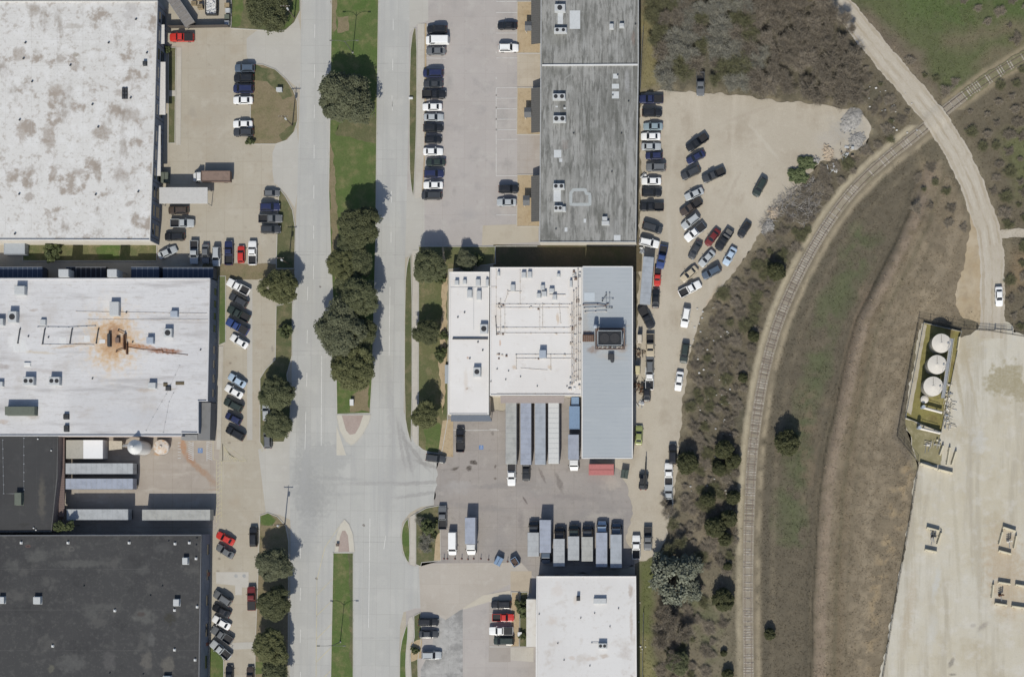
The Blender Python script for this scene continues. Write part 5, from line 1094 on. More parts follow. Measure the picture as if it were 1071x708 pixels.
for p_, mm, r, lf in (([(524, 318.5), (596, 318.5)], m_pipe, .06, .4), ([(524, 322), (594, 322)], m_pipe, .06, .3), ([(520, 343), (600, 343)], m_pipe, .06, .4), ([(520, 348.5), (600, 348.5)], m_pipe, .06, .3), ([(540, 371), (600, 371)], m_pipe, .06, .4), ([(540, 375), (600, 375)], m_pipe, .06, .3), ([(523.5, 313), (523.5, 350)], m_pipe, .09, .4), ([(528, 320), (528, 348)], m_pipe, .06, .3), ([(567.5, 318), (567.5, 343)], m_pipe, .09, .4), ([(564.5, 320), (564.5, 345)], m_pipe, .05, .3), ([(585, 318), (586.5, 338)], m_pipe, .08, .3), ([(540, 371), (540, 386)], m_pipe, .1, .4), ([(576, 371), (576, 387)], m_pipe, .1, .4), ([(544, 283), (544, 318)], m_pipe, .06, .3), ([(531, 305), (545, 305)], m_pipe, .06, .3), ([(528, 316), (531, 308), (531, 304)], m_pipe, .09, .4), ([(519, 282), (519, 340)], m_pipe, .05, .2), ([(518.5, 331), (519.5, 350)], m_dark, .1, .4), ([(575, 308.5), (591, 308.5)], m_pipe, .1, .4), ([(512.8, 300), (519, 300)], m_pipe, .05, .2), ([(545, 385), (572, 387)], m_pipe, .05, .2), ([(520, 411.5), (600, 411.5)], m_pipe, .05, .12)):
    roof_pipe(bH2, p_, h2, mm, r*.72, lf*.5)
for xx in (598, 600, 602.5, 604.5, 606.6): roof_pipe(bH2, [(xx, 282+rnd.uniform(0, 40)), (xx, 408-rnd.uniform(0, 14))], h2, m_pipe, rnd.uniform(.05, .1), rnd.uniform(.3, .7))
for i in range(34):
    xx, yy = rnd.uniform(596, 607.5), rnd.choice([rnd.uniform(282, 318), rnd.uniform(318, 392), rnd.uniform(388, 410)]); s = rnd.uniform(.5, 1.3)
    rb(bH2, 'pipe_fitting', (xx-s, yy-s, xx+s*rnd.uniform(.6, 1.3), yy+s), h2, h2+rnd.uniform(.15, .5), rnd.choice([m_pipe, m_pipe, m_pipe, m_rustb, m_steel, m_whitep, m_whitep, m_steel]), 0, .02)
for i in range(26):
    xx = rnd.choice([rnd.uniform(519, 530), rnd.uniform(545, 596)]); yy = rnd.choice([318, 322, 343, 348.5, 371, 375])+rnd.uniform(-1, 1); s = rnd.uniform(.35, .7)
    rb(bH2, 'pipe_fitting', (xx-s, yy-s, xx+s, yy+s), h2, h2+rnd.uniform(.15, .4), rnd.choice([m_pipe, m_rustb, m_steel, m_pipe]), 0, .02)
vents(bH2, [(529, 397), (544.5, 394), (562, 404), (520, 386), (532, 388), (513.5, 399), (593, 404), (595, 406)], h2, m_dark, .25, .08)
x0, ya = U(523.5, 421.5, 4.4); x1, yb = U(590, 413.8, 4.4); yb -= .1
m = MB(); m.add([(x0, ya, 4.0), (x1, ya, 4.0), (x1, yb, 4.7), (x0, yb, 4.7), (x0, ya, 3.85), (x1, ya, 3.85), (x1, yb, 4.55), (x0, yb, 4.55)], [(0, 1, 2, 3), (7, 6, 5, 4), (4, 5, 1, 0), (4, 0, 3, 7), (1, 5, 6, 2)]); m.build('dock_canopy', flat('dock_canopy_brown', A(150, 138, 134), .7, 0, .3, .05), bH2)
pH2 = lean_poly([(512.8, 279.4), (608.6, 279.4), (608.2, 413.5), (512.2, 413.5)], hH2); sH = edge(pH2, lambda q: -q[1])
for k in range(4): wall_item(bH2, 'dock_door', m_door, sH[0], sH[1], .16+k*.16, .27+k*.16, 1.1, 3.7, .05)
m_roofH3 = surf('ribbed_metal_roof', A(176, 183, 189), [(.06, .42, .66, A(170, 178, 184), .7), (.3, .52, .74, A(186, 191, 195), .5, (.3, 1.5, 1)), (.8, .6, .78, A(160, 166, 170), .4, (.3, 1.5, 1))], lines=[('y', .92, .1, A(158, 166, 174), .6), ('y', .92*4, .06, A(150, 158, 166), .5)], fine=.03,
                 spots=[(614, 335, 4, 40, 0, A(178, 174, 166), .6, .8), (622, 369, 8, 5, 0, A(150, 116, 92), .7, .7), (652, 366, 8, 6, 20, A(168, 140, 116), .7, .7), (646, 352, 16, 2, 0, A(186, 170, 156), .5, .7), (616, 352, 9, 4, 0, A(140, 108, 88), .7, .6), (640, 376, 22, 4, -6, A(186, 178, 170), .5, .8), (655, 344, 8, 1.5, 0, A(170, 160, 150), .5, .7)])
rH3 = [(609.3, 279), (661.5, 279), (662.6, 350), (661, 479), (608, 479)]
bH3 = building('metal_shed', 'long blue grey ribbed metal roofed shed of the central plant with a cooling tower', 'factory', [(609.4, 279), (661.6, 279), (661.4, 479), (608.8, 479)], hH3, surf('metal_siding', A(140, 148, 160), [(.5, .5, .7, A(124, 130, 140), .6)], fine=.06), m_roofH3, par=.02)
pH3 = lean_poly([(609.4, 279), (661.6, 279), (661.4, 479), (608.8, 479)], hH3)
sweep_rect([pH3[0], pH3[1]], .25, hH3-.3, hH3+.05, False).build('gutter', m_whitep, bH3) if abs(pH3[0][1]-pH3[1][1]) < 1 else None
for i in range(4):
    a, b = pH3[i], pH3[(i+1) % 4]
    if b[1] > a[1]+5:
        for k in range(5): wall_item(bH3, 'roller_door', m_door, a, b, .1+k*.18, .17+k*.18, 0, 3.8, .05)
    sweep_rect([a, b], .2, hH3-.25, hH3+.04, False).build('eave_trim', flat('white_edge', A(234, 231, 227)), bH3)
h3 = hH3
patch(bH3, (611, 306, 622, 315), h3, flat('pale_roof_panel', A(194, 204, 212), .6, 0, .4, .03))
for p_, mm, r in (([(610, 319), (625, 318.5), (633, 320), (636, 318)], m_rustb, .1), ([(611, 323), (634, 322)], m_pipe, .06), ([(630, 313), (641, 313)], m_steel, .04), ([(634, 307), (634, 322)], m_steel, .04), ([(637.6, 307), (637.6, 322)], m_steel, .04), ([(630, 315), (634, 309)], m_dark, .05), ([(634, 322), (640, 322)], m_dark, .05), ([(612, 327), (634, 326)], m_pipe, .05)): roof_pipe(bH3, p_, h3, mm, r, .4)
rb(bH3, 'brown_duct', (609.5, 350.3, 621, 356.5), h3, h3+.9, m_rustb, 0)
for k in range(6): rb(bH3, 'duct_rib', (610+k*2, 350, 610.5+k*2, 356.8), h3+.6, h3+1.0, m_rust, 0, .01)
# cooling tower
tz = h3+3.4
x0, y0 = U(625.5, 361, tz); x1, y1 = U(650, 346, tz)
m = MB(); m.box(x0, y0, h3+1.0, x1, y1, tz, 0); ct = m.build('cooling_tower', flat('tower_black', (.016, .018, .022), .6, 0, .4, .1), bH3)
m = MB(); sweep_rect([(x0, y0), (x1, y0), (x1, y1), (x0, y1)], .22, tz-.1, tz+.2, True, m); m.build('tower_rim', flat('tower_rim_grey', A(156, 162, 166), .6), ct)
for k in range(2):
    cx = x0+(x1-x0)*(.28+.44*k); m = MB(); m.cyl(cx, (y0+y1)/2, tz-.02, tz+.12, 1.2, 20, r1=1.15); m.build('fan', m_fan, ct)
for xx in (x0-.25, (x0+x1)/2, x1+.25):
    for yy in (y0-.3, y1+.3): MB().box(xx-.1, yy-.1, h3-.02, xx+.1, yy+.1, tz-1.0).build('tower_leg', m_rust, bH3)
m = MB(); sweep_rect([(x0-.6, y0-.7), (x1+.6, y0-.7), (x1+.6, y1+.7), (x0-.6, y1+.7)], .5, h3+1.0, h3+1.1, True, m); m.build('tower_platform', m_rustb, bH3)
for s0, s1 in (((x0-.8, y0-.9), (x1+.8, y0-.9)), ((x0-.8, y1+.9), (x1+.8, y1+.9)), ((x0-.8, y0-.9), (x0-.8, y1+.9)), ((x1+.8, y0-.9), (x1+.8, y1+.9))):
    m = MB(); m.tube([(*s0, h3+2.0), (*s1, h3+2.0)], .04, 5); m.tube([(*s0, h3+1.5), (*s1, h3+1.5)], .03, 5)
    for t in (0, .33, .66, 1): m.tube([(s0[0]+(s1[0]-s0[0])*t, s0[1]+(s1[1]-s0[1])*t, h3+1.05), (s0[0]+(s1[0]-s0[0])*t, s0[1]+(s1[1]-s0[1])*t, h3+2.0)], .035, 5)
    m.build('railing', m_steel, bH3)
X, Y = U(622.5, 341, h3+2.4); m = MB(); m.cyl(X, Y, h3, h3+2.2, .5, 14); m.cyl(X, Y, h3+2.2, h3+2.5, .5, 14, r1=.2); m.build('side_tank', m_unitb, bH3)
X, Y = U(639, 374, h3+.8); m = MB(); m.box(X-.7, Y-.5, h3, X+.7, Y+.9, h3+.9, bev=.04); m.cyl(X+.3, Y-.7, h3, h3+.7, .45, 12); m.build('pump_set', m_dark, bH3)
for k in range(5): rb(bH3, 'tower_valve', (626+k*5, 362.5, 629+k*5, 365), h3, h3+.9, rnd.choice([m_steel, m_rust, m_pipe]), 0, .02)
# ---- J: white roofed building, bottom centre
hJ = 6.7
m_roofJ = surf('white_membrane_south', A(222, 220, 218), [(.05, .42, .68, A(214, 211, 208), .8), (.3, .55, .72, A(194, 182, 170), .55), (1.2, .56, .74, A(198, 188, 178), .5), (.15, .56, .72, A(200, 190, 180), .5)], lines=[('y', 1.9, .05, A(206, 202, 198), .4), ('x', 7.2, .05, A(206, 202, 198), .5)], fine=.03,
                spots=[(660, 616, 3, 9, 0, A(176, 156, 140), .8, .6), (661, 650, 2.4, 22, 0, A(190, 172, 156), .7, .7), (655, 680, 9, 10, 0, A(196, 186, 178), .7, .7), (580, 647, 8, 8, 0, A(206, 190, 176), .6, .7), (633, 683, 6, 3, 0, A(186, 164, 142), .7, .6), (620, 686, 8, 3, 0, A(200, 182, 166), .6, .6), (585, 616, 10, 10, 0, A(212, 200, 190), .6, .7), (600, 685, 5, 3, 0, A(200, 180, 164), .6, .6), (604, 625, 4, 6, 0, A(212, 198, 184), .7, .6), (661, 705, 2, 4, 0, A(180, 160, 144), .7, .6)])
rJ = [(561, 602.3), (665.3, 602.3), (665.8, 708), (665.8, 800), (560, 800), (560.5, 680)]
bJ = building('warehouse', 'white roofed building at the bottom centre behind the row of box trucks', 'warehouse', rJ, hJ, m_wallbrown, m_roofJ, par=.25, copm=flat('white_edge', A(234, 231, 227)))
hj = hJ-.25
rb(bJ, 'rooftop_unit', (621, 625.5, 634, 631), hj, hj+.9, m_unit, 0); rb(bJ, 'rooftop_unit', (626, 672.5, 634.5, 678), hj, hj+1.2, m_unit, 2); rb(bJ, 'roof_vent', (603, 624, 606, 628), hj, hj+1.4, m_dark, 0)
vents(bJ, [(622, 641), (647, 636), (583.5, 672.5), (607.5, 646), (564, 642), (638, 655), (590, 690), (617, 696)], hj, m_dark, .25, .08)
roof_pipe(bJ, [(619, 672), (629, 672)], hj, m_steel, .05, .3)
pJ = lean_poly(rJ, hJ); nJ = edge(pJ, lambda q: q[1])
for k in range(6): wall_item(bJ, 'dock_door', m_door, nJ[0], nJ[1], .08+k*.15, .18+k*.15, 1.1, 4.0, .05)
x0, ya = U(550.5, 676, 5.0); x1, yb = U(559.8, 626.5, 5.0); x1 = min(q[0] for q in pJ)-.02
m = MB(); m.box(x0, ya, 0, x1, yb, 5.0); o = m.build('annex', surf('annex_white', A(222, 218, 210), [(.5, .5, .7, A(204, 194, 180), .6)], fine=.05), bJ)
# ---- small structures of the dock yard
x0, ya = U(69, 479.5, 3.4); x1, yb = U(87, 460, 3.4); 
e = empty('loading_shed', ((x0+x1)/2+2, (ya+yb)/2, 0), 0, 'small flat roofed loading shed half beige and half white by the silos', 'shed')
xr, _ = U(107.5, 470, 3.4)
MB().box(x0, ya, 0, x1, yb, 3.4, bev=.04).build('beige_bay', flat('beige_roof', A(176, 172, 160), .7, 0, .3, .07), e)
MB().box(x1+.01, ya, 0, xr, yb, 3.42, bev=.04).build('white_bay', flat('white_panel', A(236, 237, 238), .6, 0, .3, .02), e)
def silo(px, py, r, h, label, top, cone=1.2, stain=False):
    x, y = U(px, py, h); e = empty('silo', (x, y, .04), 0, label, 'silo', None); m = local()
    m.cyl(0, 0, .9, h, r, 28); m.cyl(0, 0, .25, .9, r*.5, 24, r1=r); m.build('tank_shell', m_whitep, e, False)
    m = local(); m.cyl(0, 0, h, h+cone, r*1.03, 28, r1=r*.18); m.cyl(0, 0, h+cone, h+cone+.25, r*.2, 10); m.build('roof_cone', top, e)
    for k in range(5):
        a = k*2*math.pi/5; local().box(r*.8*math.cos(a)-.09, r*.8*math.sin(a)-.09, 0, r*.8*math.cos(a)+.09, r*.8*math.sin(a)+.09, 1.3).build('leg', m_steel, e)
    m = local(); 
    for s in (-.22, .22): m.tube([(s, -r-.15, 0), (s, -r-.15, h+.5)], .03, 5)
    for k in range(int(h/.4)): m.tube([(-.22, -r-.15, .3+k*.4), (.22, -r-.15, .3+k*.4)], .02, 4)
    m.build('ladder', m_steel, e); return e
silo(141, 467.5, 1.7, 7.8, 'tall white silo with conical roof whose shadow falls on the white roof', m_whitep, 2.0)
m_rusttop = surf('rust_stained_tank_top', A(214, 206, 196), [(.9, .46, .64, A(204, 158, 108), .8), (.4, .5, .7, A(200, 160, 110), .6)], fine=.05)
silo(168.5, 467.5, 1.75, 2.0, 'squat white tank with an orange rust stained top beside the disabled bays', m_rusttop, .35)
x, y = U(120, 466, 2.4); e = empty('conveyor_hopper', (x, y, .05), 0, 'beige conveyor hopper between the white shed and the tall silo', 'hopper')
m = local(); m.add([(-1.2, -.9, 1.2), (1.6, -.6, 1.2), (1.6, .9, 1.2), (-1.2, 1.0, 1.2), (-1.4, -1.1, 2.3), (1.8, -.8, 2.5), (1.8, 1.1, 2.5), (-1.4, 1.2, 2.3)], [(3, 2, 1, 0), (4, 5, 6, 7), (0, 1, 5, 4), (1, 2, 6, 5), (2, 3, 7, 6), (3, 0, 4, 7)]); m.build('hopper_bin', flat('hopper_beige', A(196, 184, 162), .8), e)
for a in (-1, 1.4):
    for b in (-.6, .8): local().box(a-.07, b-.07, 0, a+.07, b+.07, 1.25).build('leg', m_steel, e)
m = local(); m.tube([(1.8, 0, 2.0), (4.2, .3, 3.2)], .3, 8); m.build('conveyor_tube', m_steel, e)
# shed and bin south of warehouse A
container(15.5, 260, 0, 4.9, 2.7, 2.5, 'pale grey metal storage box on the grass behind the north west warehouse', flat('pale_box', A(170, 178, 186), .6, 0, .4, .05), 'storage_box', 'storage box')
# ------------------------------------------------------------------ parked cars
row('beside the D-shaped grass island at the upper left', 'cars parked at the D-shaped island',
    [('SUV', 'blue_grey', 256, 71.5, 180), ('SUV', 'black', 255, 82, 180), ('minivan', 'navy', 254.5, 93, 180), ('sedan', 'white', 254, 105, 180, 'with sunroof'), ('sedan', 'white', 253.8, 130, 180), ('SUV', 'dark_grey', 254.6, 138.5, 180)])
vehicle('pickup', 'red', 190, 39.5, 180, 'red pickup truck with grey bed cover parked against the north west warehouse', bed='covered')
row('south of the white loading canopy', 'cars by the north west warehouse front',
    [('SUV', 'brown', 186.5, 220, 180), ('pickup', 'silver', 190.5, 233.5, 0), ('SUV', 'black', 182.7, 247.5, 180), ('sedan', 'silver', 175, 264, 25)])
row('in the row facing south of the upper left lot', 'cars along the south kerb of the upper left lot',
    [('pickup', 'silver', 203, 264, 270), ('sedan', 'grey', 214.8, 265.5, 270), ('SUV', 'silver', 226.3, 268, 270), ('pickup', 'navy', 239.2, 264.5, 90), ('hatchback', 'red', 252, 266, 90), ('pickup', 'white', 264, 264.5, 90)], 'the west')
row('by the narrow grass wedge along the street', 'cars by the grass wedge',
    [('hatchback', 'grey', 284, 202, 0, '', 'open', .92), ('SUV', 'navy', 282.3, 216.5, 0), ('pickup', 'grey', 282.8, 228.8, 0), ('SUV', 'dark_grey', 283.2, 240, 0)])
row('in the angled row beside the rust-stained white roof', 'angled cars beside the white plant',
    [('pickup', 'white', 249, 300, 152), ('SUV', 'dark_grey', 249.3, 314, 150), ('pickup', 'dark_green', 249.3, 328, 152), ('pickup', 'blue', 248, 341.5, 150, '', 'covered'), ('sedan', 'white', 250, 357, 148),
     ('sedan', 'pale_blue', 247.8, 398, 148), ('sedan', 'white', 244.5, 409.5, 150), ('SUV', 'dark_green', 244, 423.5, 152), ('hatchback', 'navy', 244, 437.6, 152), ('SUV', 'black', 246, 453, 150)])
row('half hidden under the kerbside tree', 'cars under the kerbside trees', [('hatchback', 'silver', 278.2, 431, 92), ('SUV', 'grey', 280, 458.5, 92)])
row('in the angled row beside the dark roofed warehouse', 'angled cars beside the dark warehouse',
    [('sedan', 'red', 235.6, 563, 152), ('sedan', 'grey', 235.4, 576.5, 148), ('SUV', 'grey', 232.7, 625.5, 146), ('sedan', 'black', 231.4, 638.5, 152), ('sedan', 'white', 231.4, 651, 150), ('pickup', 'grey', 232, 664, 146), ('pickup', 'silver', 230.6, 679.5, 140, '', 'rack')])
vehicle('SUV', 'black', 265, 561, 91, 'black SUV parked alone along the lane west of the bottom left trees')
vehicle('pickup', 'dark_red', 263, 625.5, 91, 'dark red pickup beside the middle tree of the bottom left', bed='covered')
row('at the very bottom of the left lane', 'cars at the bottom of the left lane', [('sedan', 'black', 239.7, 706, 90), ('sedan', 'brown', 261.6, 707, 90)], 'the west')
row('in the sidewalk row of the top centre lot', 'cars along the sidewalk of the top centre lot',
    [('SUV', 'black', 457, 31, 180), ('cargo van', 'white', 457.6, 42.5, 180), ('sedan', 'grey', 456, 53.5, 180), ('minivan', 'navy', 453, 76.7, 180), ('sedan', 'dark_grey', 453, 88, 180), ('pickup', 'black', 454, 99, 0), ('sedan', 'white', 452, 112, 180), ('sedan', 'silver', 453.4, 122.8, 0), ('SUV', 'black', 453, 134, 0), ('hatchback', 'black', 453, 146, 0), ('sedan', 'white', 452.8, 158.6, 0), ('sedan', 'dark_green', 455.6, 169.8, 180), ('SUV', 'navy', 453.8, 181.8, 0), ('sedan', 'white', 453, 193.8, 180), ('minivan', 'dark_grey', 451.5, 204.5, 180)])
row('facing the planters of the long grey roofed building', 'cars facing the planters',
    [('sedan', 'black', 530.6, 27, 180), ('SUV', 'white', 531.8, 50.3, 0), ('SUV', 'black', 531.9, 197.8, 0), ('sedan', 'silver', 529.8, 211.6, 180)])
row('nosed in behind the long grey roofed building', 'cars behind the long grey building',
    [('pickup', 'navy', 681, 104, 180, '', 'covered'), ('SUV', 'black', 682, 118, 0), ('sedan', 'teal', 683, 132.3, 180), ('sedan', 'white', 680.6, 142.8, 180), ('sedan', 'silver', 681, 153.4, 0), ('hatchback', 'navy', 684, 163, 180), ('SUV', 'grey', 686, 175, 180), ('sedan', 'white', 681.2, 189.5, 180, 'with dark windows'), ('SUV', 'black', 681.6, 201.4, 0), ('pickup', 'black', 681.4, 216.5, 180), ('minivan', 'dark_grey', 682.3, 238.3, -16), ('SUV', 'white', 679, 254, -12)])
row('parked loose on the gravel lot', 'cars parked loose on the gravel lot',
    [('pickup', 'grey', 732.6, 88, 270), ('pickup', 'black', 729, 149.5, 214), ('sedan', 'navy', 727.7, 164.7, 208), ('SUV', 'dark_grey', 722.3, 181, 206), ('pickup', 'dark_grey', 746.3, 183.4, 204), ('SUV', 'dark_green', 794.8, 196, 240),
     ('sedan', 'silver', 726, 203, 204), ('pickup', 'brown', 722.5, 217, 214), ('SUV', 'silver', 722.2, 231.7, 218), ('pickup', 'white', 727, 243, 218, 'with black bed', 'covered'), ('sedan', 'dark_red', 745.3, 248.4, 232), ('pickup', 'black', 757.4, 251, 236, 'with toolbox', 'toolbox'), ('hatchback', 'black', 778.5, 240.6, 236), ('sedan', 'dark_grey', 727.2, 261.5, 240), ('sedan', 'silver', 739.4, 270.3, 226, 'with dark trunk'), ('sedan', 'pale_blue', 763.3, 268, 240), ('sedan', 'beige', 720.8, 286.5, 220), ('SUV', 'blue_grey', 744.2, 284.8, 208), ('pickup', 'white', 721.7, 302.3, 28)])
row('in the lane east of the metal roofed shed', 'vehicles in the lane by the metal shed',
    [('pickup', 'blue', 692.3, 269, 258), ('pickup', 'red', 687.7, 289, 268, 'with dark bed', 'covered', .82), ('sedan', 'black', 685.8, 312, 88), ('pickup', 'black', 676, 332.3, 298, '', 'covered'), ('SUV', 'white', 717, 332, 260), ('SUV', 'dark_green', 716, 369.5, 262), ('sedan', 'white', 710.2, 398.5, 262), ('pickup', 'beige', 680, 361.5, 270), ('SUV', 'grey', 679.7, 380.5, 90), ('pickup', 'white', 679.3, 395, 90), ('sedan', 'black', 676.6, 409.5, 90, 'with open hood'), ('sedan', 'lime', 668.2, 455, 88)])
row('against the brush east of the truck yard', 'vehicles against the brush', [('SUV', 'black', 703.6, 475, 90), ('pickup', 'white', 699.3, 496.5, 90), ('pickup', 'silver', 699.2, 519, 90)])
row('beside the east end of the box truck row', 'vehicles at the end of the box truck row', [('pickup', 'grey', 677.6, 563, 270), ('pickup', 'white', 665.4, 572, 90)])
row('on the yard below the office wing', 'vehicles below the office wing', [('pickup', 'black', 481.3, 460, 90), ('SUV', 'dark_grey', 455.8, 479.3, -8), ('pickup', 'grey', 462.8, 541, 90)])
vehicle('cargo van', 'white', 473.3, 568, 270, 'white cargo van nose down beside the patchy grass island of the yard', bed='open')
row('in the short row facing the bottom white roofed building', 'cars facing the bottom white building', [('SUV', 'black', 524.2, 632, 180), ('pickup', 'red', 526.3, 645.6, 0, '', 'open', .92), ('pickup', 'white', 524, 659.5, 180, 'with dark bed', 'covered'), ('minivan', 'dark_green', 527, 670, 180)])
row('nosed toward the curving sidewalk near the bottom', 'cars by the curving sidewalk', [('SUV', 'black', 448, 650.5, 0), ('sedan', 'dark_grey', 448.3, 663, 0), ('SUV', 'silver', 451.2, 685, 0)])
vehicle('sedan', 'white', 1045, 310, 272, 'white sedan with dark windows driving on the pale dirt road at the right')
# ------------------------------------------------------------------ trucks, trailers, containers
def flatbed(px, py, ang, L, label):
    x, y = U(px, py, 1.3); e = empty('flatbed_truck', (x, y, .06), math.radians(ang), label, 'truck'); hw = 1.25
    b = local(); b.box(-L/2, -hw, 1.0, L/2-2.4, hw, 1.15)
    for (a, c_, d_, f) in ((-L/2, -hw, L/2-2.4, -hw+.1), (-L/2, hw-.1, L/2-2.4, hw), (-L/2, -hw+.1, -L/2+.1, hw-.1), (L/2-2.5, -hw+.1, L/2-2.4, hw-.1)): b.box(a, c_, 1.15, d_, f, 2.6)
    b.build('stake_bed', m_rustb, e)
    g = local(); g.box(-L/2+.1, -hw+.1, 1.15, L/2-2.5, hw-.1, 2.45); g.build('load', flat('brown_load', A(146, 122, 108), .9, 0, .2, .12, 1.2), e)
    f = local(); f.box(-L/2, -.45, .6, L/2-.8, .45, 1.0); f.build('chassis', m_chassis, e)
    cab_parts(e, L/2-2.25, L/2, 1.1, 2.35, m_whitep, .8); truck_wheels(e, (L/2-1.0, -L/2+1.6), 1.2)
flatbed(222, 185.5, 180, 9.3, 'white cab flatbed truck with brown load crossing the upper left lot')
e = semi_trailer(186, 8, 124, 8.6, 'weathered grey open trailer parked askew behind the top left fence', None, flat('weathered_grey_box', A(140, 134, 128), .8, 0, .3, .15), h=2.2)
Gd = 'trailers docked at the dark building'
semi_trailer(104, 490, 180, 16.0, 'silver semi trailer docked at the dark building, north one of two', Gd, m_alu)
semi_trailer(104, 506, 180, 16.0, 'blue grey semi trailer docked at the dark building below the silver one', Gd, m_alublue)
semi_trailer(102, 538, 180, 14.6, 'silver trailer docked in the shade above the bottom left roof, left of two', Gd, m_alu)
semi_trailer(184.5, 538.4, 0, 16.2, 'silver trailer with a bright roof in the dock yard shade, right of two', Gd, m_aluwarm)
Ga = 'trailers in the shaded alley'
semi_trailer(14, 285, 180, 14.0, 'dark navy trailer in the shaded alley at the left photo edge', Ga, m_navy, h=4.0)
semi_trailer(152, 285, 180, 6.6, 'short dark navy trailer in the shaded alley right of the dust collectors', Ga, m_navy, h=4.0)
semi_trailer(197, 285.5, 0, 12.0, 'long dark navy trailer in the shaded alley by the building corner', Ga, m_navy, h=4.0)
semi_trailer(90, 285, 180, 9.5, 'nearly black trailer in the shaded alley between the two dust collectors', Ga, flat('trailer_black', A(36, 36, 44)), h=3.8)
Gp = 'trailers docked at the central plant'
semi_trailer(534.6, 453, 90, 14.6, 'beige white trailer docked at the central plant, westmost of four', Gp, m_aluwarm)
semi_trailer(550, 453.5, 90, 14.6, 'blue grey trailer docked at the central plant, second from the west', Gp, m_alublue)
semi_trailer(565, 453.5, 90, 14.6, 'grey trailer docked at the central plant between the blue grey and white ones', Gp, m_alugrey)
semi_trailer(579, 453, 90, 14.4, 'white trailer docked at the central plant, eastmost of four', Gp, flat('trailer_white', A(212, 212, 208), .5, 0, .4, .04))
semi_trailer(676.5, 293, 265.5, 11.2, 'grey trailer parked alone and slightly askew east of the metal shed', None, m_alugrey, h=3.6)
vehicle('pickup', 'white', 535, 495.5, 270, 'white covered pickup in front of the beige white docked trailer', bed='covered')
vehicle('pickup', 'black', 550.3, 491, 270, 'black pickup in front of the blue grey docked trailer', bed='toolbox', scale=.95)
container(600.8, 436.8, 90, 5.4, 2.4, 2.5, 'bright blue container beside the metal shed and the dock', m_bluebox)
container(601.6, 419.8, 90, 2.0, 1.7, 2.0, 'small blue box unit tucked above the bright blue container', m_bluebox, 'equipment_box', 'box')
box_truck(600.3, 473.4, 270, 8.6, 'light grey box truck parked along the west wall of the metal shed', None, m_alublue, m_whitep)
dumpster(629, 491, 0, 5.9, 2.5, 2.0, 'large faded red dumpster with closed lid at the south end of the metal shed', m_dumpred, m_dumpred)
Gt = 'box trucks in the row'
for px, y0, y1, lab, bm, cm, a, zt in ((558.4, 544.5, 581.5, 'light grey box truck with black cab at the west end of the truck row', m_alu, PAINT['dark_grey'], 90, 3.4),
     (571, 543, 589.5, 'tall blue grey box truck parked nose down in the truck row', m_alublue, PAINT['blue_grey'], 270, 3.9),
     (585.2, 551, 592, 'light grey box truck with black cab directly right of the nose-down truck', m_alu, PAINT['black'], 90, 3.5),
     (600.3, 548.5, 585.5, 'light grey box truck with dark green cab, fourth in the truck row', m_alu, PAINT['dark_green'], 90, 3.4),
     (614.6, 549, 586.5, 'white topped box truck with dark cab, fifth in the truck row', m_aluwarm, PAINT['dark_grey'], 90, 3.4),
     (629.6, 544.5, 592.5, 'long blue grey box truck with pale blue cab in the truck row', m_alublue, PAINT['pale_blue'], 90, 3.7),
     (644.6, 546.5, 593.5, 'long grey box truck with blue cab at the east end of the truck row', m_alugrey, PAINT['blue_grey'], 90, 3.7)):
    box_truck(px, (y0+y1)/2, a, (y1-y0)*S*.985, lab, Gt, bm, cm, 1.36, zt)
box_truck(492.8, 560.5, 270, 9.0, 'grey box truck with white cab standing nose down in the open yard', None, m_alublue, m_whitep, 1.25, 3.6)
for px, py, a, lab in ((521.6, 586.5, 62, 'small tilted blue bin standing alone on the yard'), (538.4, 587.5, 122, 'small blue bin full of brown scrap on the yard')):
    dumpster(px, py, a, 2.0, 1.5, 1.4, lab, m_bluebox, m_bluebox if px < 530 else None, None if px < 530 else m_rustb)
dumpster(221, 7.5, 90, 3.6, 2.6, 1.7, 'black dumpster heaped with white scrap behind the top left fence', m_dark, None, m_whitep)
dumpster(172.6, 186, 90, 2.4, 1.6, 1.5, 'small grey green dumpster between the wall and the loading canopy', m_green, m_green)
def pallet_stack(px, py, n, label, rz=0):
    x, y = U(px, py, .5); e = empty('pallet_stack', (x, y, .06), rz, label, 'pallets', 'wooden pallet stacks behind the fence')
    for k in range(n):
        m = local(); z0 = k*.15
        for i in range(6): m.box(-.6+i*.22, -.5, z0+.1, -.6+i*.22+.12, .5, z0+.13)
        for yy in (-.5, -.05, .4): m.box(-.6, yy, z0, .62, yy+.1, z0+.1)
        m.build('pallet', m_wood, e)
pallet_stack(203, 4, 6, 'low stack of bare wooden pallets left of the black dumpster'); pallet_stack(210, 8, 9, 'tall stack of pallets touching the black dumpster', .1); pallet_stack(208.5, -1, 4, 'wooden pallets at the top photo edge left of the black dumpster', -.1)
for px, py, mm, lab in ((237.5, 6, m_wood, 'wooden crate at the top of the storage strip by the fence corner'), (238.5, 11.5, m_unit, 'pale grey machine box below the wooden crate'), (237.5, 18, m_green, 'grey green cabinet in the storage strip by the fence corner'), (237.5, 24.5, m_steel, 'galvanised cage box at the bottom of the storage strip')):
    x, y = U(px, py, 1.0); e = empty('storage_crate', (x, y, .06), 0, lab, 'crate'); m = local(); m.box(-.55, -.5, .12, .55, .5, 1.2, bev=.03); m.build('crate_body', mm, e)
    m = local(); 
    for s in (-.58, .5): m.box(s, -.53, 0, s+.08, .53, 1.25)
    m.box(-.5, -.53, 1.2, .5, -.45, 1.25); m.box(-.5, .45, 1.2, .5, .53, 1.25); m.build('crate_frame', mm, e)
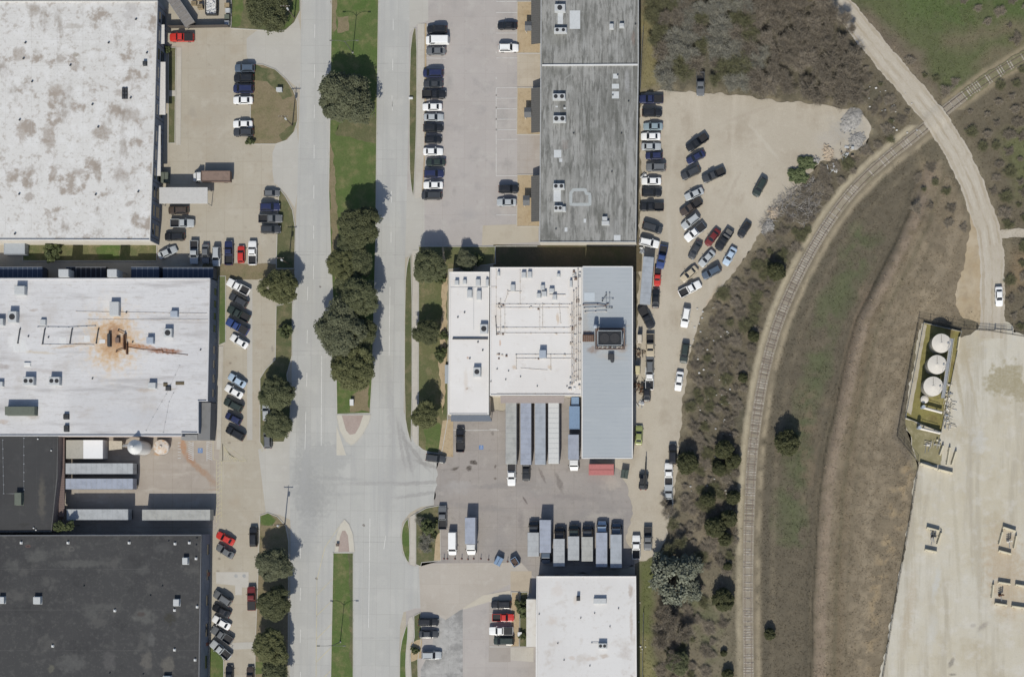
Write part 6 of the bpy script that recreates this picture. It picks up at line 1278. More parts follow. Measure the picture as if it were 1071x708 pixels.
def fence(pts, h, label, m, post=2.6, name='fence', solid=False, cat='fence', z0=.0, maxp=95):
    w = [U(*q, 0) for q in pts]; e = empty(name, (*w[0], z0), 0, label, cat)
    n = 0; L = sum(math.dist(a, b) for a, b in zip(w, w[1:])); stp = max(post, L/maxp)
    pp = MB()
    for a, b in zip(w, w[1:]):
        k = max(1, round(math.dist(a, b)/stp))
        for i in range(k):
            t = i/k; x, y = a[0]+(b[0]-a[0])*t, a[1]+(b[1]-a[1])*t
            MB().cyl(x, y, z0-.1, z0+h+.08, .055, 6).build('post', m, e)
    MB().cyl(*w[-1], z0-.1, z0+h+.08, .055, 6).build('post', m, e)
    r = MB()
    for zz in ((h-.04, .02, .5*h) if not solid else (h,)): r.tube([(x, y, z0+max(zz, .04)) for x, y in w], .03, 5)
    r.build('rail', m, e)
    g = MB()
    for a, b in zip(w, w[1:]):
        d_ = math.dist(a, b)
        if solid: sweep_rect([a, b], .06, z0+.05, z0+h, False, g)
        else:
            k = int(d_/.28); u = ((b[0]-a[0])/d_, (b[1]-a[1])/d_)
            for i in range(k):
                x, y = a[0]+u[0]*i*.28, a[1]+u[1]*i*.28; x2, y2 = x+u[0]*min(h, d_-i*.28), y+u[1]*min(h, d_-i*.28)
                for za, zb in ((z0+.03, z0+h), (z0+h, z0+.03)):
                    g.add([(x, y, za), (x+u[0]*.012, y+u[1]*.012, za), (x2+u[0]*.012, y2+u[1]*.012, zb), (x2, y2, zb)], [(0, 1, 2, 3)])
    g.build('panel' if solid else 'wire_mesh', m, e)
    return e
m_fencewood = flat('dark_fence_boards', A(96, 88, 82), .85, 0, .2, .12)
fence([(178, 30), (236, 29), (240, 29)], 2.2, 'dark slatted fence enclosing the top left storage yard', m_fencewood, solid=True)
fence([(242, 29.5), (242.5, -30)], 2.0, 'dark fence along the grass corner east of the storage crates', m_dark)
fence([(673, 30), (671, 60), (669.5, 95)], 1.6, 'thin wire fence behind the long grey building beside the thicket', m_steel)
fence([(673, 640), (672, 690), (672, 760)], 1.6, 'thin wire fence along the grass strip right of the bottom white building', m_steel)
fence(FENCE, 1.9, 'long dark wire fence around the oil pad and along the dry field', flat('fence_dark_wire', A(70, 66, 60), .8), post=3)
m_yel = flat('yellow_bollard', A(214, 190, 90), .6)
for k, (px, py) in enumerate([(464.5, 584), (468, 584), (476, 584), (483, 584), (489.5, 584.5), (495.5, 584), (503, 584), (511, 585), (519.5, 584.5), (531, 587)]):
    x, y = W(px, py); e = empty('traffic_delineator', (x, y, .05), 0, 'thin orange post in the line of posts across the yard', 'delineator', 'orange posts across the yard')
    m = local(); m.cyl(0, 0, .05, 1.1, .07, 8); m.cyl(0, 0, 1.1, 1.2, .09, 8); m.build('post', flat('orange_plastic', A(210, 110, 80), .6), e); m = local(); m.cyl(0, 0, 0, .06, .26, 12, r1=.18); m.build('base', m_dark, e)
# ---- junk beside the metal shed
def junk(px, py, r, n, label, mats, name='scrap_pile', cat='scrap', seed=0, hmax=.8):
    R = random.Random(seed+int(px*7+py)); x, y = U(px, py, .4); e = empty(name, (x, y, .05), 0, label, cat)
    for j, mm in enumerate(mats):
        m = local()
        for i in range(n):
            a, b, th = R.gauss(0, r*S*.45), R.gauss(0, r*S*.6), R.random()*3.14; l = R.uniform(.3, 1.5)
            if R.random() < .6: m.tube([(a-l*.5*math.cos(th), b-l*.5*math.sin(th), R.uniform(.05, hmax)), (a+l*.5*math.cos(th), b+l*.5*math.sin(th), R.uniform(.05, hmax))], R.uniform(.03, .09), 5)
            else:
                s, t, z_ = R.uniform(.15, .5), R.uniform(.15, .5), R.uniform(.1, hmax)
                m.add([(a+s*math.cos(th+q*1.57)*1.2, b+t*math.sin(th+q*1.57), zz) for zz in (0.0, z_) for q in range(4)], [(4, 5, 6, 7), (0, 1, 5, 4), (1, 2, 6, 5), (2, 3, 7, 6), (3, 0, 4, 7)])
        m.build('scrap', mm, e)
m_tan = flat('tan_scrap', A(150, 134, 112), .9); m_dkscrap = flat('dark_scrap', A(70, 62, 56), .9)
junk(669, 404, 7, 12, 'tangled brown scrap pile against the metal shed wall', [m_tan, m_dkscrap, m_rust])
junk(668.5, 368, 5, 7, 'small brown scrap heap beside the white forklift', [m_dkscrap, m_tan, m_rust])
junk(671, 422, 4, 6, 'white discarded sheets and parts beside the open-hood car', [m_whitep, m_steel])
junk(672, 262, 3, 6, 'white scrap under the corner of the long grey building', [m_whitep, m_steel])
junk(672.5, 184, 4, 5, 'white boxes by the wall of the long grey building', [m_whitep, m_steel], name='discarded_boxes', cat='boxes')
junk(871, 176, 5, 9, 'white rubble heap at the east edge of the gravel lot', [m_whitep, m_unit])
junk(885, 162, 9, 10, 'scattered pale debris at the gravel lot tip', [m_unit, m_tan])
def forklift(px, py, ang, label, m):
    x, y = U(px, py, .9); e = empty('forklift', (x, y, .06), math.radians(ang), label, 'forklift')
    b = local(); b.box(-1.2, -.55, .25, .7, .55, 1.0, bev=.08); b.box(-1.25, -.5, .9, -.5, .5, 1.25, bev=.08); b.build('body', m, e)
    g = local()
    for a in (-.6, .55):
        for s in (-.5, .5): g.tube([(a, s, 1.0), (a, s*.9, 2.1)], .04, 5)
    g.build('guard_frame', m_dark, e); local().box(-.7, -.52, 2.1, .65, .52, 2.16).build('overhead_guard', m, e)
    t = local(); 
    for s in (-.35, .35): t.box(.75, s-.06, .1, .87, s+.06, 2.3)
    t.box(.75, -.35, 1.9, .87, .35, 2.0); t.build('mast', m_dark, e)
    for s in (-.3, .3): local().box(.87, s-.06, .1, 1.9, s+.06, .16).build('fork', m_steel, e)
    for a in (-.8, .4):
        for s in (1, -1): wheel_mb(a, s*.5, .28, .2).build('wheel', [m_tyre, m_rim], e)
forklift(669, 353.5, 90, 'white and beige forklift parked against the metal shed wall', flat('forklift_beige', A(216, 204, 186), .6)); forklift(667, 386, 90, 'second forklift with pale yellow body south of the scrap heap', flat('forklift_yellow', A(214, 200, 150), .6))
# skid loader with boom
x, y = U(673, 503, 1.0); e = empty('telehandler', (x, y, .06), math.radians(88), 'black telehandler with a long boom south of the lime car', 'telehandler')
b = local(); b.box(-2.0, -.9, .5, 1.6, .9, 1.3, bev=.1); b.box(-1.9, -.85, 1.3, -.9, .85, 1.6, bev=.1); b.build('body', m_dark, e)
b = local(); b.box(-.7, .1, 1.3, .7, .85, 2.3, bev=.08); b.build('cab', m_dark, e); local().box(-.6, .16, 2.3, .6, .8, 2.34).build('cab_roof', m_trim, e)
b = local(); b.tube([(-1.6, -.4, 1.7), (4.6, -.4, 1.2)], .17, 8); b.tube([(1.0, -.4, 1.5), (6.0, -.4, 1.1)], .1, 8); b.build('boom', m_chassis, e)
for a in (-1.3, 1.2):
    for s in (1, -1): wheel_mb(a, s*.95, .5, .36).build('wheel', [m_tyre, m_rim], e)
for k in (-1.0, 1.0):
    local().box(-2.15, k*.6-.15, .7, -2.0, k*.6+.15, .9).build('tail_light', m_tail, e)
dumpster(653.4, 495.5, 80, 2.0, 1.6, 1.5, 'small dark green dumpster right of the faded red dumpster', flat('bin_dark_green', A(70, 84, 76), .6), flat('bin_dark_green', A(70, 84, 76), .6))

# ------------------------------------------------------------------ poles and lamps
m_lamp_steel = flat('weathered_lamp_steel', A(112, 114, 102), .6, .2)
def street_lamp(px, py, label, rz=0):
    x, y = W(px, py); e = empty('street_lamp', (x, y, .1), rz, label, 'street lamp', 'double-armed street lamps'); hh = 10.2
    m = local(); m.cyl(0, 0, 0, hh, .11, 10, r1=.07); m.build('pole', m_lamp_steel, e); m = local(); m.cyl(0, 0, 0, .35, .24, 10, r1=.2); m.build('base', m_cream_c, e)
    for s in (1, -1):
        m = local(); m.tube([(0, 0, hh-1.0), (s*.8, 0, hh-.2), (s*1.8, 0, hh+.15), (s*2.9, 0, hh+.1)], .06, 6, r2=.04); m.build('arm', m_lamp_steel, e)
        m = local(); m.box(min(s*2.7, s*3.4), -.14, hh, max(s*2.7, s*3.4), .14, hh+.16, bev=.05); m.build('lamp_head', m_lamp_steel, e)
m_cream_c = flat('concrete_base', A(190, 186, 176), .8)
street_lamp(369, 55.5, 'double-armed street lamp on the wide median north of its trees'); street_lamp(356, 671, 'double-armed street lamp on the narrow median at the bottom')
def utility_pole(px, py, label, hh=9.6, rz=0):
    x, y = W(px, py); e = empty('utility_pole', (x, y, .05), rz, label, 'utility pole', 'utility poles along the street')
    m = local(); m.cyl(0, 0, -.05, hh, .15, 9, r1=.1); m.build('pole', flat('creosote_wood', A(96, 82, 70), .9), e)
    m = local(); m.box(-1.1, -.06, hh-.45, 1.1, .06, hh-.32); m.build('crossarm', flat('creosote_wood', A(96, 82, 70), .9), e)
    for s in (-1, -.4, .4, 1): m = local(); m.cyl(s, 0, hh-.32, hh-.1, .05, 6); m.build('insulator', m_unit, e)
    m = local(); m.cyl(.25, -.28, hh-2.2, hh-1.3, .22, 12); m.build('transformer', m_unit, e)
utility_pole(306, 131.5, 'utility pole at the south tip of the D-shaped grass island'); utility_pole(302, 276, 'utility pole on the grass wedge just above the kerbside tree'); utility_pole(308, 19, 'utility pole beside the tree of the top left grass corner')
utility_pole(298, 548, 'utility pole at the top of the bottom left tree strip')
def box_thing(name, px, py, l, w, h, label, cat, m, lid=None):
    x, y = W(px, py); e = empty(name, (x, y, .1), 0, label, cat); q = local(); q.box(-l/2, -w/2, 0, l/2, w/2, h, bev=.05); q.build('cabinet', m, e)
    q = local(); q.box(-l/2-.05, -w/2-.05, h, l/2+.05, w/2+.05, h+.07, bev=.02); q.build('lid', lid or m, e); q = local(); q.box(-l/2+.1, -w/2-.03, .15, l/2-.1, -w/2-.003, h-.1); q.build('door', m, e)
box_thing('utility_cabinet', 293, 95, 1.3, .9, 1.0, 'pale utility cabinet on the D-shaped grass island', 'cabinet', m_unit)
box_thing('utility_cabinet', 368.6, 421, .8, 1.4, .9, 'white utility box on the wide median tip beside the last tree', 'cabinet', m_whitep); box_thing('utility_cabinet', 353.5, 569.5, .6, .6, .6, 'small dark box on the narrow median brick nose', 'cabinet', flat('brown_box', A(110, 92, 82)))
box_thing('utility_cabinet', 468, 391.5, .9, 4.4, .8, 'long pale blue cabinet along the office wing west wall', 'cabinet', flat('pale_box', A(170, 178, 186)))
box_thing('utility_cabinet', 430, 103.5, .9, .4, .5, 'small white box on the grass strip beside the top centre sidewalk', 'cabinet', m_whitep)
box_thing('utility_cabinet', 544, 662.5, .9, .9, 1.0, 'white cabinet beside the planter of the bottom white building', 'cabinet', m_whitep)

# ------------------------------------------------------------------ railway
def along(line, step):
    pts = [(*W(*q),) for q in line]; out = []; acc = 0
    for a, b in zip(pts, pts[1:]):
        L = math.dist(a, b); t = (step-acc) if acc else 0
        while t < L:
            out.append((a[0]+(b[0]-a[0])*t/L, a[1]+(b[1]-a[1])*t/L, math.atan2(b[1]-a[1], b[0]-a[0]))); t += step
        acc = (acc+L) % step
    return out
pts = [W(*q) for q in RAIL]
e = empty('railway_track', (*W(800, 380), 0), 0, 'single rusty railway track on grey ties curving along the dry field', 'railway')
m_rail = flat('rusty_rail', A(142, 122, 108), .7, .2, .4, .1); m_tie = flat('weathered_tie', A(164, 154, 140), .95, 0, .2, .14, 1.3, A(90, 78, 70)); m_tie3 = flat('dark_tie', A(140, 127, 114), .95, 0, .2, .14, 1.3); m_tie2 = flat('weathered_tie_pale', A(186, 177, 163), .95, 0, .2, .12, 1.3, A(100, 90, 82))
bal = MB(); sweep_rect([(x, y) for x, y in pts], 2.6, -.05, .02, False, bal); bal.build('ballast', surf('ballast_stone', A(158, 147, 128), [(.6, .45, .7, A(144, 132, 114), .7), (3, .5, .7, A(178, 168, 150), .6), (.2, .5, .7, A(140, 130, 100), .5)], fine=.2, finescale=9, bump=.6, bumpscale=8), e)
T = along(RAIL, .62); shown = [t for t in T if -84 < t[1] < 84 and t[0] < 126]
vis = [t for t in shown if t[1] < W(0, 225)[1]]
keep = set(id(t) for t in vis[60:160]); rest = MB()
for t in T:
    R_ = random.Random(int(t[1]*31)); c_, s_ = math.cos(t[2]), math.sin(t[2]); hl = 1.12+R_.uniform(-.16, .1); hw_ = R_.uniform(.1, .15); jx = R_.uniform(-.14, .14)
    v = [(t[0]+a*c_*hw_-(b*hl+jx)*s_, t[1]+a*s_*hw_+(b*hl+jx)*c_, zz) for zz in (0.0, .1) for a, b in ((-1, -1), (1, -1), (1, 1), (-1, 1))]
    f = [(4, 5, 6, 7), (0, 1, 5, 4), (1, 2, 6, 5), (2, 3, 7, 6), (3, 0, 4, 7)]
    py = CY-t[1]/S
    if (95 < py < 225 and R_.random() < .5) or (py < 95 and R_.random() < .4) or R_.random() < .1 or (py > 560 and R_.random() < .35): continue     # overgrown stretch: buried ties
    if id(t) in keep: MB().add(v, f).build('tie', R_.choice([m_tie, m_tie2, m_tie2, m_tie3]), e)
    else: rest.add(v, f)
tag(rest.build('tie_run', m_tie2, e), kind='stuff')
for k in (-.72, .72):
    L = []
    for i, p in enumerate(pts):
        a, b = Vector(pts[max(0, i-1)]), Vector(pts[min(len(pts)-1, i+1)]); t = (b-a).normalized(); L.append((p[0]-t.y*k, p[1]+t.x*k))
    mb = MB(); sweep_rect(L, .11, .08, .22, False, mb); mb.build('rail', m_rail, e)

# dust and grass drifted over the little used stretches
ribbon_sheet('track_dust', [q for q in RAIL if 130 < q[1] < 228], lambda t: 10, lambda q: .088, surf('track_dust', A(158, 146, 124), [(.4, .45, .7, A(138, 126, 100), .8), (1.5, .5, .7, A(176, 164, 142), .6), (.2, .5, .7, A(124, 118, 86), .6)], fine=.2, finescale=8), 1.2)
ribbon_sheet('track_grass', [q for q in RAIL if -10 < q[1] < 104 and q[0] > 1000], lambda t: 12, lambda q: .09, surf('track_grass', A(128, 122, 88), [(.4, .45, .7, A(106, 108, 68), .8), (1.5, .5, .7, A(156, 144, 112), .6)], fine=.25, finescale=8), 1.2)
def rubble(px, py, rx, ry, hh, label, m, seed):
    R = np.random.default_rng(seed); n_ = 34; t_ = np.linspace(-1, 1, n_); X_, Y_ = np.meshgrid(t_, t_); P_ = np.c_[X_.ravel(), Y_.ravel()]; d_ = np.hypot(P_[:, 0], P_[:, 1])
    nz = fbm(P_*40+seed*31, 18, seed); nz2 = fbm(P_*40+seed*17, 5, seed+3); zz = np.clip(1.05-d_-.45*(nz-.4), 0, 1)**.7*hh*(.55+.9*nz2)-.05
    x, y = W(px, py); e = empty('rubble_heap', (x, y, gz(px, py)+.02), R.uniform(0, 3), label, 'rubble'); I_ = np.arange(n_*n_).reshape(n_, n_)
    qd = np.c_[I_[:-1, :-1].ravel(), I_[:-1, 1:].ravel(), I_[1:, 1:].ravel(), I_[1:, :-1].ravel()]; keep_ = zz[qd].max(1) > -.04
    link('heap', npmesh('heap', np.c_[P_[:, 0]*rx*S, P_[:, 1]*ry*S, zz], qd[keep_], [m]), e)
    g = local()
    for k in range(60):
        a, r_ = R.uniform(0, 6.28), R.random()**.6*1.05; s_ = R.uniform(.08, .34); cx, cy = r_*rx*S*math.cos(a), r_*ry*S*math.sin(a); z0 = max(0, (1-r_)*hh*.5)
        g.add([(cx+R.uniform(.6, 1.2)*s_*math.cos(b), cy+R.uniform(.6, 1.2)*s_*math.sin(b), z0+q*s_*1.1) for q in (0, 1) for b in (0.3, 1.9, 3.4, 4.9)], [(4, 5, 6, 7), (0, 1, 5, 4), (1, 2, 6, 5), (2, 3, 7, 6), (3, 0, 4, 7)])
    g.build('broken_stone', m, e)
m_rubg = surf('grey_rubble', A(164, 160, 154), [(1.2, .45, .65, A(130, 126, 120), .7), (4, .5, .68, A(200, 197, 192), .7)], fine=.25, finescale=9); m_rubt = surf('tan_rubble', A(196, 176, 150), [(1.2, .45, .65, A(176, 154, 126), .7)], fine=.2, finescale=9)
for k, q in enumerate(((890, 126, 15, 10, .8, 'wide grey rubble heap at the far tip of the gravel lot', m_rubg), (896, 147, 10, 8, .7, 'grey rubble heap below the widest one at the gravel lot tip', m_rubg), (866, 160, 9, 6, .5, 'low tan rubble heap beside the white rubble at the gravel lot edge', m_rubt), (809, 222, 6.5, 6, .7, 'round tan sand heap beside the cut branches', m_rubt), (803, 238, 6.5, 9, .7, 'grey rubble heap at the lower end of the cut branches', m_rubg), (852, 168, 6, 4, .5, 'grey rubble heap behind the upper green mound', m_rubg))): rubble(*q[:6], q[6], 60+k)
# ------------------------------------------------------------------ tank battery on the oil pad
m_barr = flat('pale_barrier', A(220, 208, 176), .8, 0, .3, .08); m_tank = flat('tank_cream', A(226, 218, 204), .5, 0, .4, .05); m_tankw = flat('tank_wall_grey', A(172, 166, 152), .5, 0, .4, .06)
sheet('containment_floor', [W_ for W_ in CONT], .03, surf('containment_ground', A(142, 132, 66), [(.15, .46, .7, A(110, 104, 48), .9), (.4, .48, .7, A(166, 152, 92), .7), (1.2, .52, .72, A(80, 74, 40), .6), (.25, .5, .68, A(104, 82, 52), .5)], fine=.15))
sheet('gravel_strip', [(964, 338), (969, 340), (953, 434), (947, 430)], .04, surf('pale_gravel_strip', A(190, 180, 158), [(.6, .45, .7, A(170, 158, 132), .7)], fine=.12, finescale=8), rough=.6)
sheet('stained_ground', rough_poly([(946, 438), (984, 453), (984, 486), (960, 483)], 2), .021, surf('oily_grass_ground', A(150, 140, 100), [(.2, .42, .66, A(128, 120, 74), .8), (.8, .5, .7, A(176, 166, 128), .6)], fine=.12))
e = empty('containment_wall', (*W(975, 395), 0), 0, 'low steel containment wall around the three cream oil tanks', 'wall')
sweep_rect(ccw([W(*q) for q in dens(CONT, 8)]), .1, 0, .75).build('wall_panel', m_tankw, e)
for q in dens(CONT, 12): MB().box(W(*q)[0]-.09, W(*q)[1]-.09, 0, W(*q)[0]+.09, W(*q)[1]+.09, .95).build('post', m_steel, e)
def oil_tank(px, py, r, hh, label):
    x, y = U(px, py, hh); e = empty('oil_tank', (x, y, .05), 0, label, 'storage tank', 'cream oil storage tanks')
    m = local(); m.cyl(0, 0, 0, hh, r, 36); m.build('shell', m_tankw, e); m = local(); m.cyl(0, 0, hh, hh+.3, r*1.01, 36, r1=.25); m.cyl(0, 0, hh+.3, hh+.42, .24, 10); m.build('roof_cone', m_tank, e)
    m = local(); m.cyl(r*.7, 0, hh+.02, hh+.35, .22, 10); m.build('hatch', m_steel, e); m = local(); m.tube([(0, r*.15, hh+.32), (0, r*.9, hh+.12)], .035, 5); m.build('vent_pipe', m_dark, e)
    m = local(); m.tube([(r*.95*math.cos(a), r*.95*math.sin(a), hh+.9) for a in [-.9+k*.2 for k in range(10)]], .03, 5)
    for k in range(0, 10, 3): a = -.9+k*.2; m.tube([(r*.95*math.cos(a), r*.95*math.sin(a), hh), (r*.95*math.cos(a), r*.95*math.sin(a), hh+.9)], .03, 5)
    m.build('railing', m_steel, e)
oil_tank(984.5, 359, 2.25, 4.6, 'cream oil tank nearest the top of the containment'); oil_tank(980, 381.3, 2.25, 4.6, 'cream oil tank in the middle of the three'); oil_tank(976, 404, 2.3, 4.6, 'cream oil tank lowest of the three beside the small dome')
x, y = U(967.3, 417.5, 1.8); e = empty('small_tank', (x, y, .05), 0, 'small cream dome tank below the three big oil tanks', 'storage tank'); m = local(); m.cyl(0, 0, 0, 1.5, .95, 20); m.build('shell', m_tankw, e); m = local(); m.cyl(0, 0, 1.5, 1.75, .95, 20, r1=.6); m.cyl(0, 0, 1.75, 1.85, .6, 20, r1=.1); m.build('dome', m_tank, e)
# catwalk east of the tanks
e = empty('catwalk', (*U(992, 382, 4.6), 0), 0, 'steel catwalk with railings along the east side of the oil tanks', 'catwalk')
a, b = U(995.5, 354, 4.6), U(987.5, 408, 4.6); m = MB(); sweep_rect([a, b], .8, 4.5, 4.58, False, m); m.build('walkway', m_steel, e)
for k in range(6):
    t = k/5; x, y = a[0]+(b[0]-a[0])*t, a[1]+(b[1]-a[1])*t; MB().box(x-.07, y-.07, 0, x+.07, y+.07, 4.5).build('post', m_steel, e)
for s in (-.45, .45): m = MB(); m.tube([(a[0]+s, a[1], 5.5), (b[0]+s, b[1], 5.5)], .03, 5); m.tube([(a[0]+s, a[1], 5.0), (b[0]+s, b[1], 5.0)], .025, 5); m.build('railing', m_tank, e)
m = MB(); c0 = U(986.5, 416, 1); m.add([(b[0]-.4, b[1], 4.5), (b[0]+.4, b[1], 4.5), (c0[0]+.4, c0[1], .1), (c0[0]-.4, c0[1], .1)], [(0, 1, 2, 3)]); 
for k in range(14): t = k/14; x, y, z_ = b[0]+(c0[0]-b[0])*t, b[1]+(c0[1]-b[1])*t, 4.5*(1-t)+.1*t; m.box(x-.4, y-.14, z_-.03, x+.4, y+.08, z_+.03)
m.build('stairs', m_steel, e)
def vessel(x0, y0, x1, y1, r, label):
    a, b = Vector((*U(x0, y0, 1.6), 1.5)), Vector((*U(x1, y1, 1.6), 1.5)); c_ = (a+b)/2; e = empty('separator_vessel', (c_.x, c_.y, .04), 0, label, 'vessel', 'horizontal separator vessels')
    t = (b-a).normalized(); m = MB(); m.tube([a-t*.35, a-t*.15, a, b, b+t*.15, b+t*.35], r, 14); 
    m.build('vessel_shell', m_tank, e)
    for q in (.2, .8): p_ = a+(b-a)*q; MB().box(p_.x-.12, p_.y-r*.8, 0, p_.x+.12, p_.y+r*.8, 1.5-r*.6).build('saddle', m_steel, e)
    p_ = a; MB().cyl(p_.x-.4, p_.y+.2, 0, 2.9, .42, 12).build('column', m_unitb, e)
    m = MB(); m.tube([a+Vector((.4, 0, r)), a+Vector((.4, 0, r+.6)), b+Vector((-.2, 0, r+.6)), b+Vector((-.2, 0, r))], .06, 6); m.build('top_pipe', m_steel, e)
vessel(967, 426.5, 984, 431, .33, 'upper horizontal cream vessel below the small dome tank'); vessel(963, 448, 982, 452.5, .33, 'lower horizontal cream vessel at the south containment wall')
def pipework(px, py, w, h, n, label, seed):
    R = random.Random(seed); e = empty('pipe_rack', (*W(px, py), .04), 0, label, 'pipework'); 
    for mm in (m_tank, m_barr, m_steel):
        m = MB()
        for i in range(n):
            x, y = px+R.uniform(-w, w), py+R.uniform(-h, h); L = R.uniform(3, 10); z_ = R.uniform(.2, .7)
            if R.random() < .55: q = (x+R.uniform(-.4, .4)-L*.18, y+L)
            else: q = (x+L*.7, y+L*.15)
            A0, A1 = W(x, y), W(*q); m.tube([(*A0, 0), (*A0, z_), (*A1, z_), (*A1, 0)], R.uniform(.04, .07), 5)
        for i in range(n//2):
            x, y = W(px+R.uniform(-w, w), py+R.uniform(-h, h)); m.box(x-.2, y-.2, 0, x+.2, y+R.uniform(.1, .3), R.uniform(.3, .8))
        m.build('pipe_run', mm, e)
pipework(991, 424, 4, 24, 16, 'tangle of cream pipes and valves along the east containment wall', 3); pipework(975, 463, 9, 3, 5, 'low cream pipework just south of the containment', 5)
pipework(976.5, 557, 3, 5, 4, 'pumping wellhead inside the left barrier group on the pad', 8)
m_barr = flat('pale_barrier', A(220, 208, 176), .8, 0, .3, .08)
def barrier(x0, y0, x1, y1, label, hh=1.1):
    a, b = Vector(W(x0, y0)), Vector(W(x1, y1)); c_ = (a+b)/2; t = (b-a); e = empty('barrier_beam', (c_.x, c_.y, .03), math.atan2(t.y, t.x), label, 'barrier', 'pale barriers on the oil pad')
    L = t.length/2; m = local(); m.add([(-L, -.3, 0), (L, -.3, 0), (L, .3, 0), (-L, .3, 0), (-L, -.2, .5), (L, -.2, .5), (L, .2, .5), (-L, .2, .5), (-L, -.14, hh), (L, -.14, hh), (L, .14, hh), (-L, .14, hh)],
        [(8, 9, 10, 11), (0, 1, 5, 4), (2, 3, 7, 6), (4, 5, 9, 8), (6, 7, 11, 10), (1, 2, 6, 5), (5, 6, 10, 9), (3, 0, 4, 7), (7, 4, 8, 11)]); m.build('barrier_body', m_barr, e)
    for s in (-.6, .6): local().box(s*L-.1, -.36, .0, s*L+.1, -.302, .16).build('lifting_slot', m_dark, e)
for q in ((962, 484.5, 980, 490.5, 'long pale barrier below the tank battery, left half'), (981, 490.8, 996, 494.6, 'long pale barrier below the tank battery, right half'), (1003, 352.5, 1001, 366, 'barrier beside the top of the tank battery'), (993, 468, 990, 486, 'barrier standing upright south east of the tank battery, left one'), (999.5, 472, 995, 486, 'barrier south east of the tank battery, right one'), (986, 466, 982.5, 476, 'short barrier directly under the south containment wall'),
          (969, 551.5, 982, 555, 'top barrier of the left wellhead group'), (967, 574.5, 979.5, 577, 'bottom barrier of the left wellhead group'), (984, 557, 980, 569, 'right side barrier of the left wellhead group'),
          (1048.5, 551, 1062, 555.5, 'top barrier of the upper right wellhead group'), (1044, 575.5, 1057, 579, 'bottom barrier of the upper right wellhead group'), (1048, 556, 1044.5, 569, 'left barrier of the upper right wellhead group'), (1062.5, 560, 1060, 573, 'right barrier of the upper right wellhead group'),
          (1043.5, 608.5, 1056.5, 610.5, 'top left barrier of the lower right wellhead group'), (1061.5, 611, 1076, 613.5, 'top right barrier of the lower right wellhead group'), (1038.5, 611, 1037, 625, 'left barrier of the lower right wellhead group'), (1040, 630.5, 1053, 632.5, 'bottom left barrier of the lower right wellhead group'), (1057.5, 633.5, 1072, 635.5, 'bottom right barrier of the lower right wellhead group')): barrier(*q)
def wellhead(px, py, label, m, cat='wellhead'):
    x, y = W(px, py); e = empty('wellhead', (x, y, .03), .2, label, cat)
    m_ = local(); m_.cyl(0, 0, 0, .5, .4, 12); m_.cyl(0, 0, .5, 2.0, .16, 10); m_.build('casing', m, e)
    for z_ in (.8, 1.3, 1.8): q = local(); q.tube([(-.5, 0, z_), (.5, 0, z_)], .1, 8); q.cyl(.55, 0, z_-.2, z_+.2, .2, 10); q.build('valve', m, e)
    q = local(); q.tube([(0, 0, 1.0), (0, -1.3, 1.0), (.1, -1.6, .1)], .08, 6); q.build('flow_pipe', m_steel, e)
wellhead(1054, 566, 'cream wellhead inside the upper right barrier group', m_tank); wellhead(1045.5, 622, 'rusty wellhead inside the lower right barrier group', m_rust)
wellhead(975, 561, 'dark wellhead inside the left barrier group', m_dark)
e = empty('pad_gate', (*W(1034, 346), 0), 0, 'steel pipe gate across the dirt road at the oil pad', 'gate')
for x0, x1 in ((1022, 1040), (1041, 1058)):
    a, b = W(x0, 344.5), W(x1, 345.5); m = MB()
    for z_ in (.4, .9, 1.4): m.tube([(*a, z_), (*b, z_)], .04, 6)
    for t in (0, .5, 1): m.tube([(a[0]+(b[0]-a[0])*t, a[1], .1), (a[0]+(b[0]-a[0])*t, a[1], 1.45)], .04, 6)
    m.build('gate_leaf', m_dark, e)
for x0 in (1022, 1040.5, 1058): MB().cyl(*W(x0, 345.2), 0, 1.7, .08, 8).build('gate_post', m_steel, e)
# ------------------------------------------------------------------ vegetation
def leafmat(name, a, b, rough=.7, tr=.15):
    m, nt, bs = new_mat(name); q = NT(nt)
    at = q.n('ShaderNodeAttribute'); at.attribute_name = 'tint'
    sp = q.n('ShaderNodeSeparateColor'); q.l(at.outputs['Color'], sp.inputs[0])
    q.l(q.mix(sp.outputs[0], a, b), bs.inputs['Base Color']); bs.inputs['Roughness'].default_value = rough
    bs.inputs['Specular IOR Level'].default_value = .2
    return m
def quads_at(c, n_dir, size, r, elong=1.3, fold=0):
    """one small leaf-cluster quad per row of c, facing n_dir"""
    N = len(c); u = r.normal(size=(N, 3)); u -= (u*n_dir).sum(1)[:, None]*n_dir; u /= np.linalg.norm(u, axis=1)[:, None]+1e-9
    w = np.cross(n_dir, u); s = size[:, None] if np.ndim(size) else size
    v = np.stack([c-u*s*elong-w*s*.2, c+w*s*.8-u*s*.1, c+u*s*elong+w*s*.2, c-w*s*.8+u*s*.1], 1).reshape(-1, 3)
    return v, np.arange(N*4).reshape(N, 4)
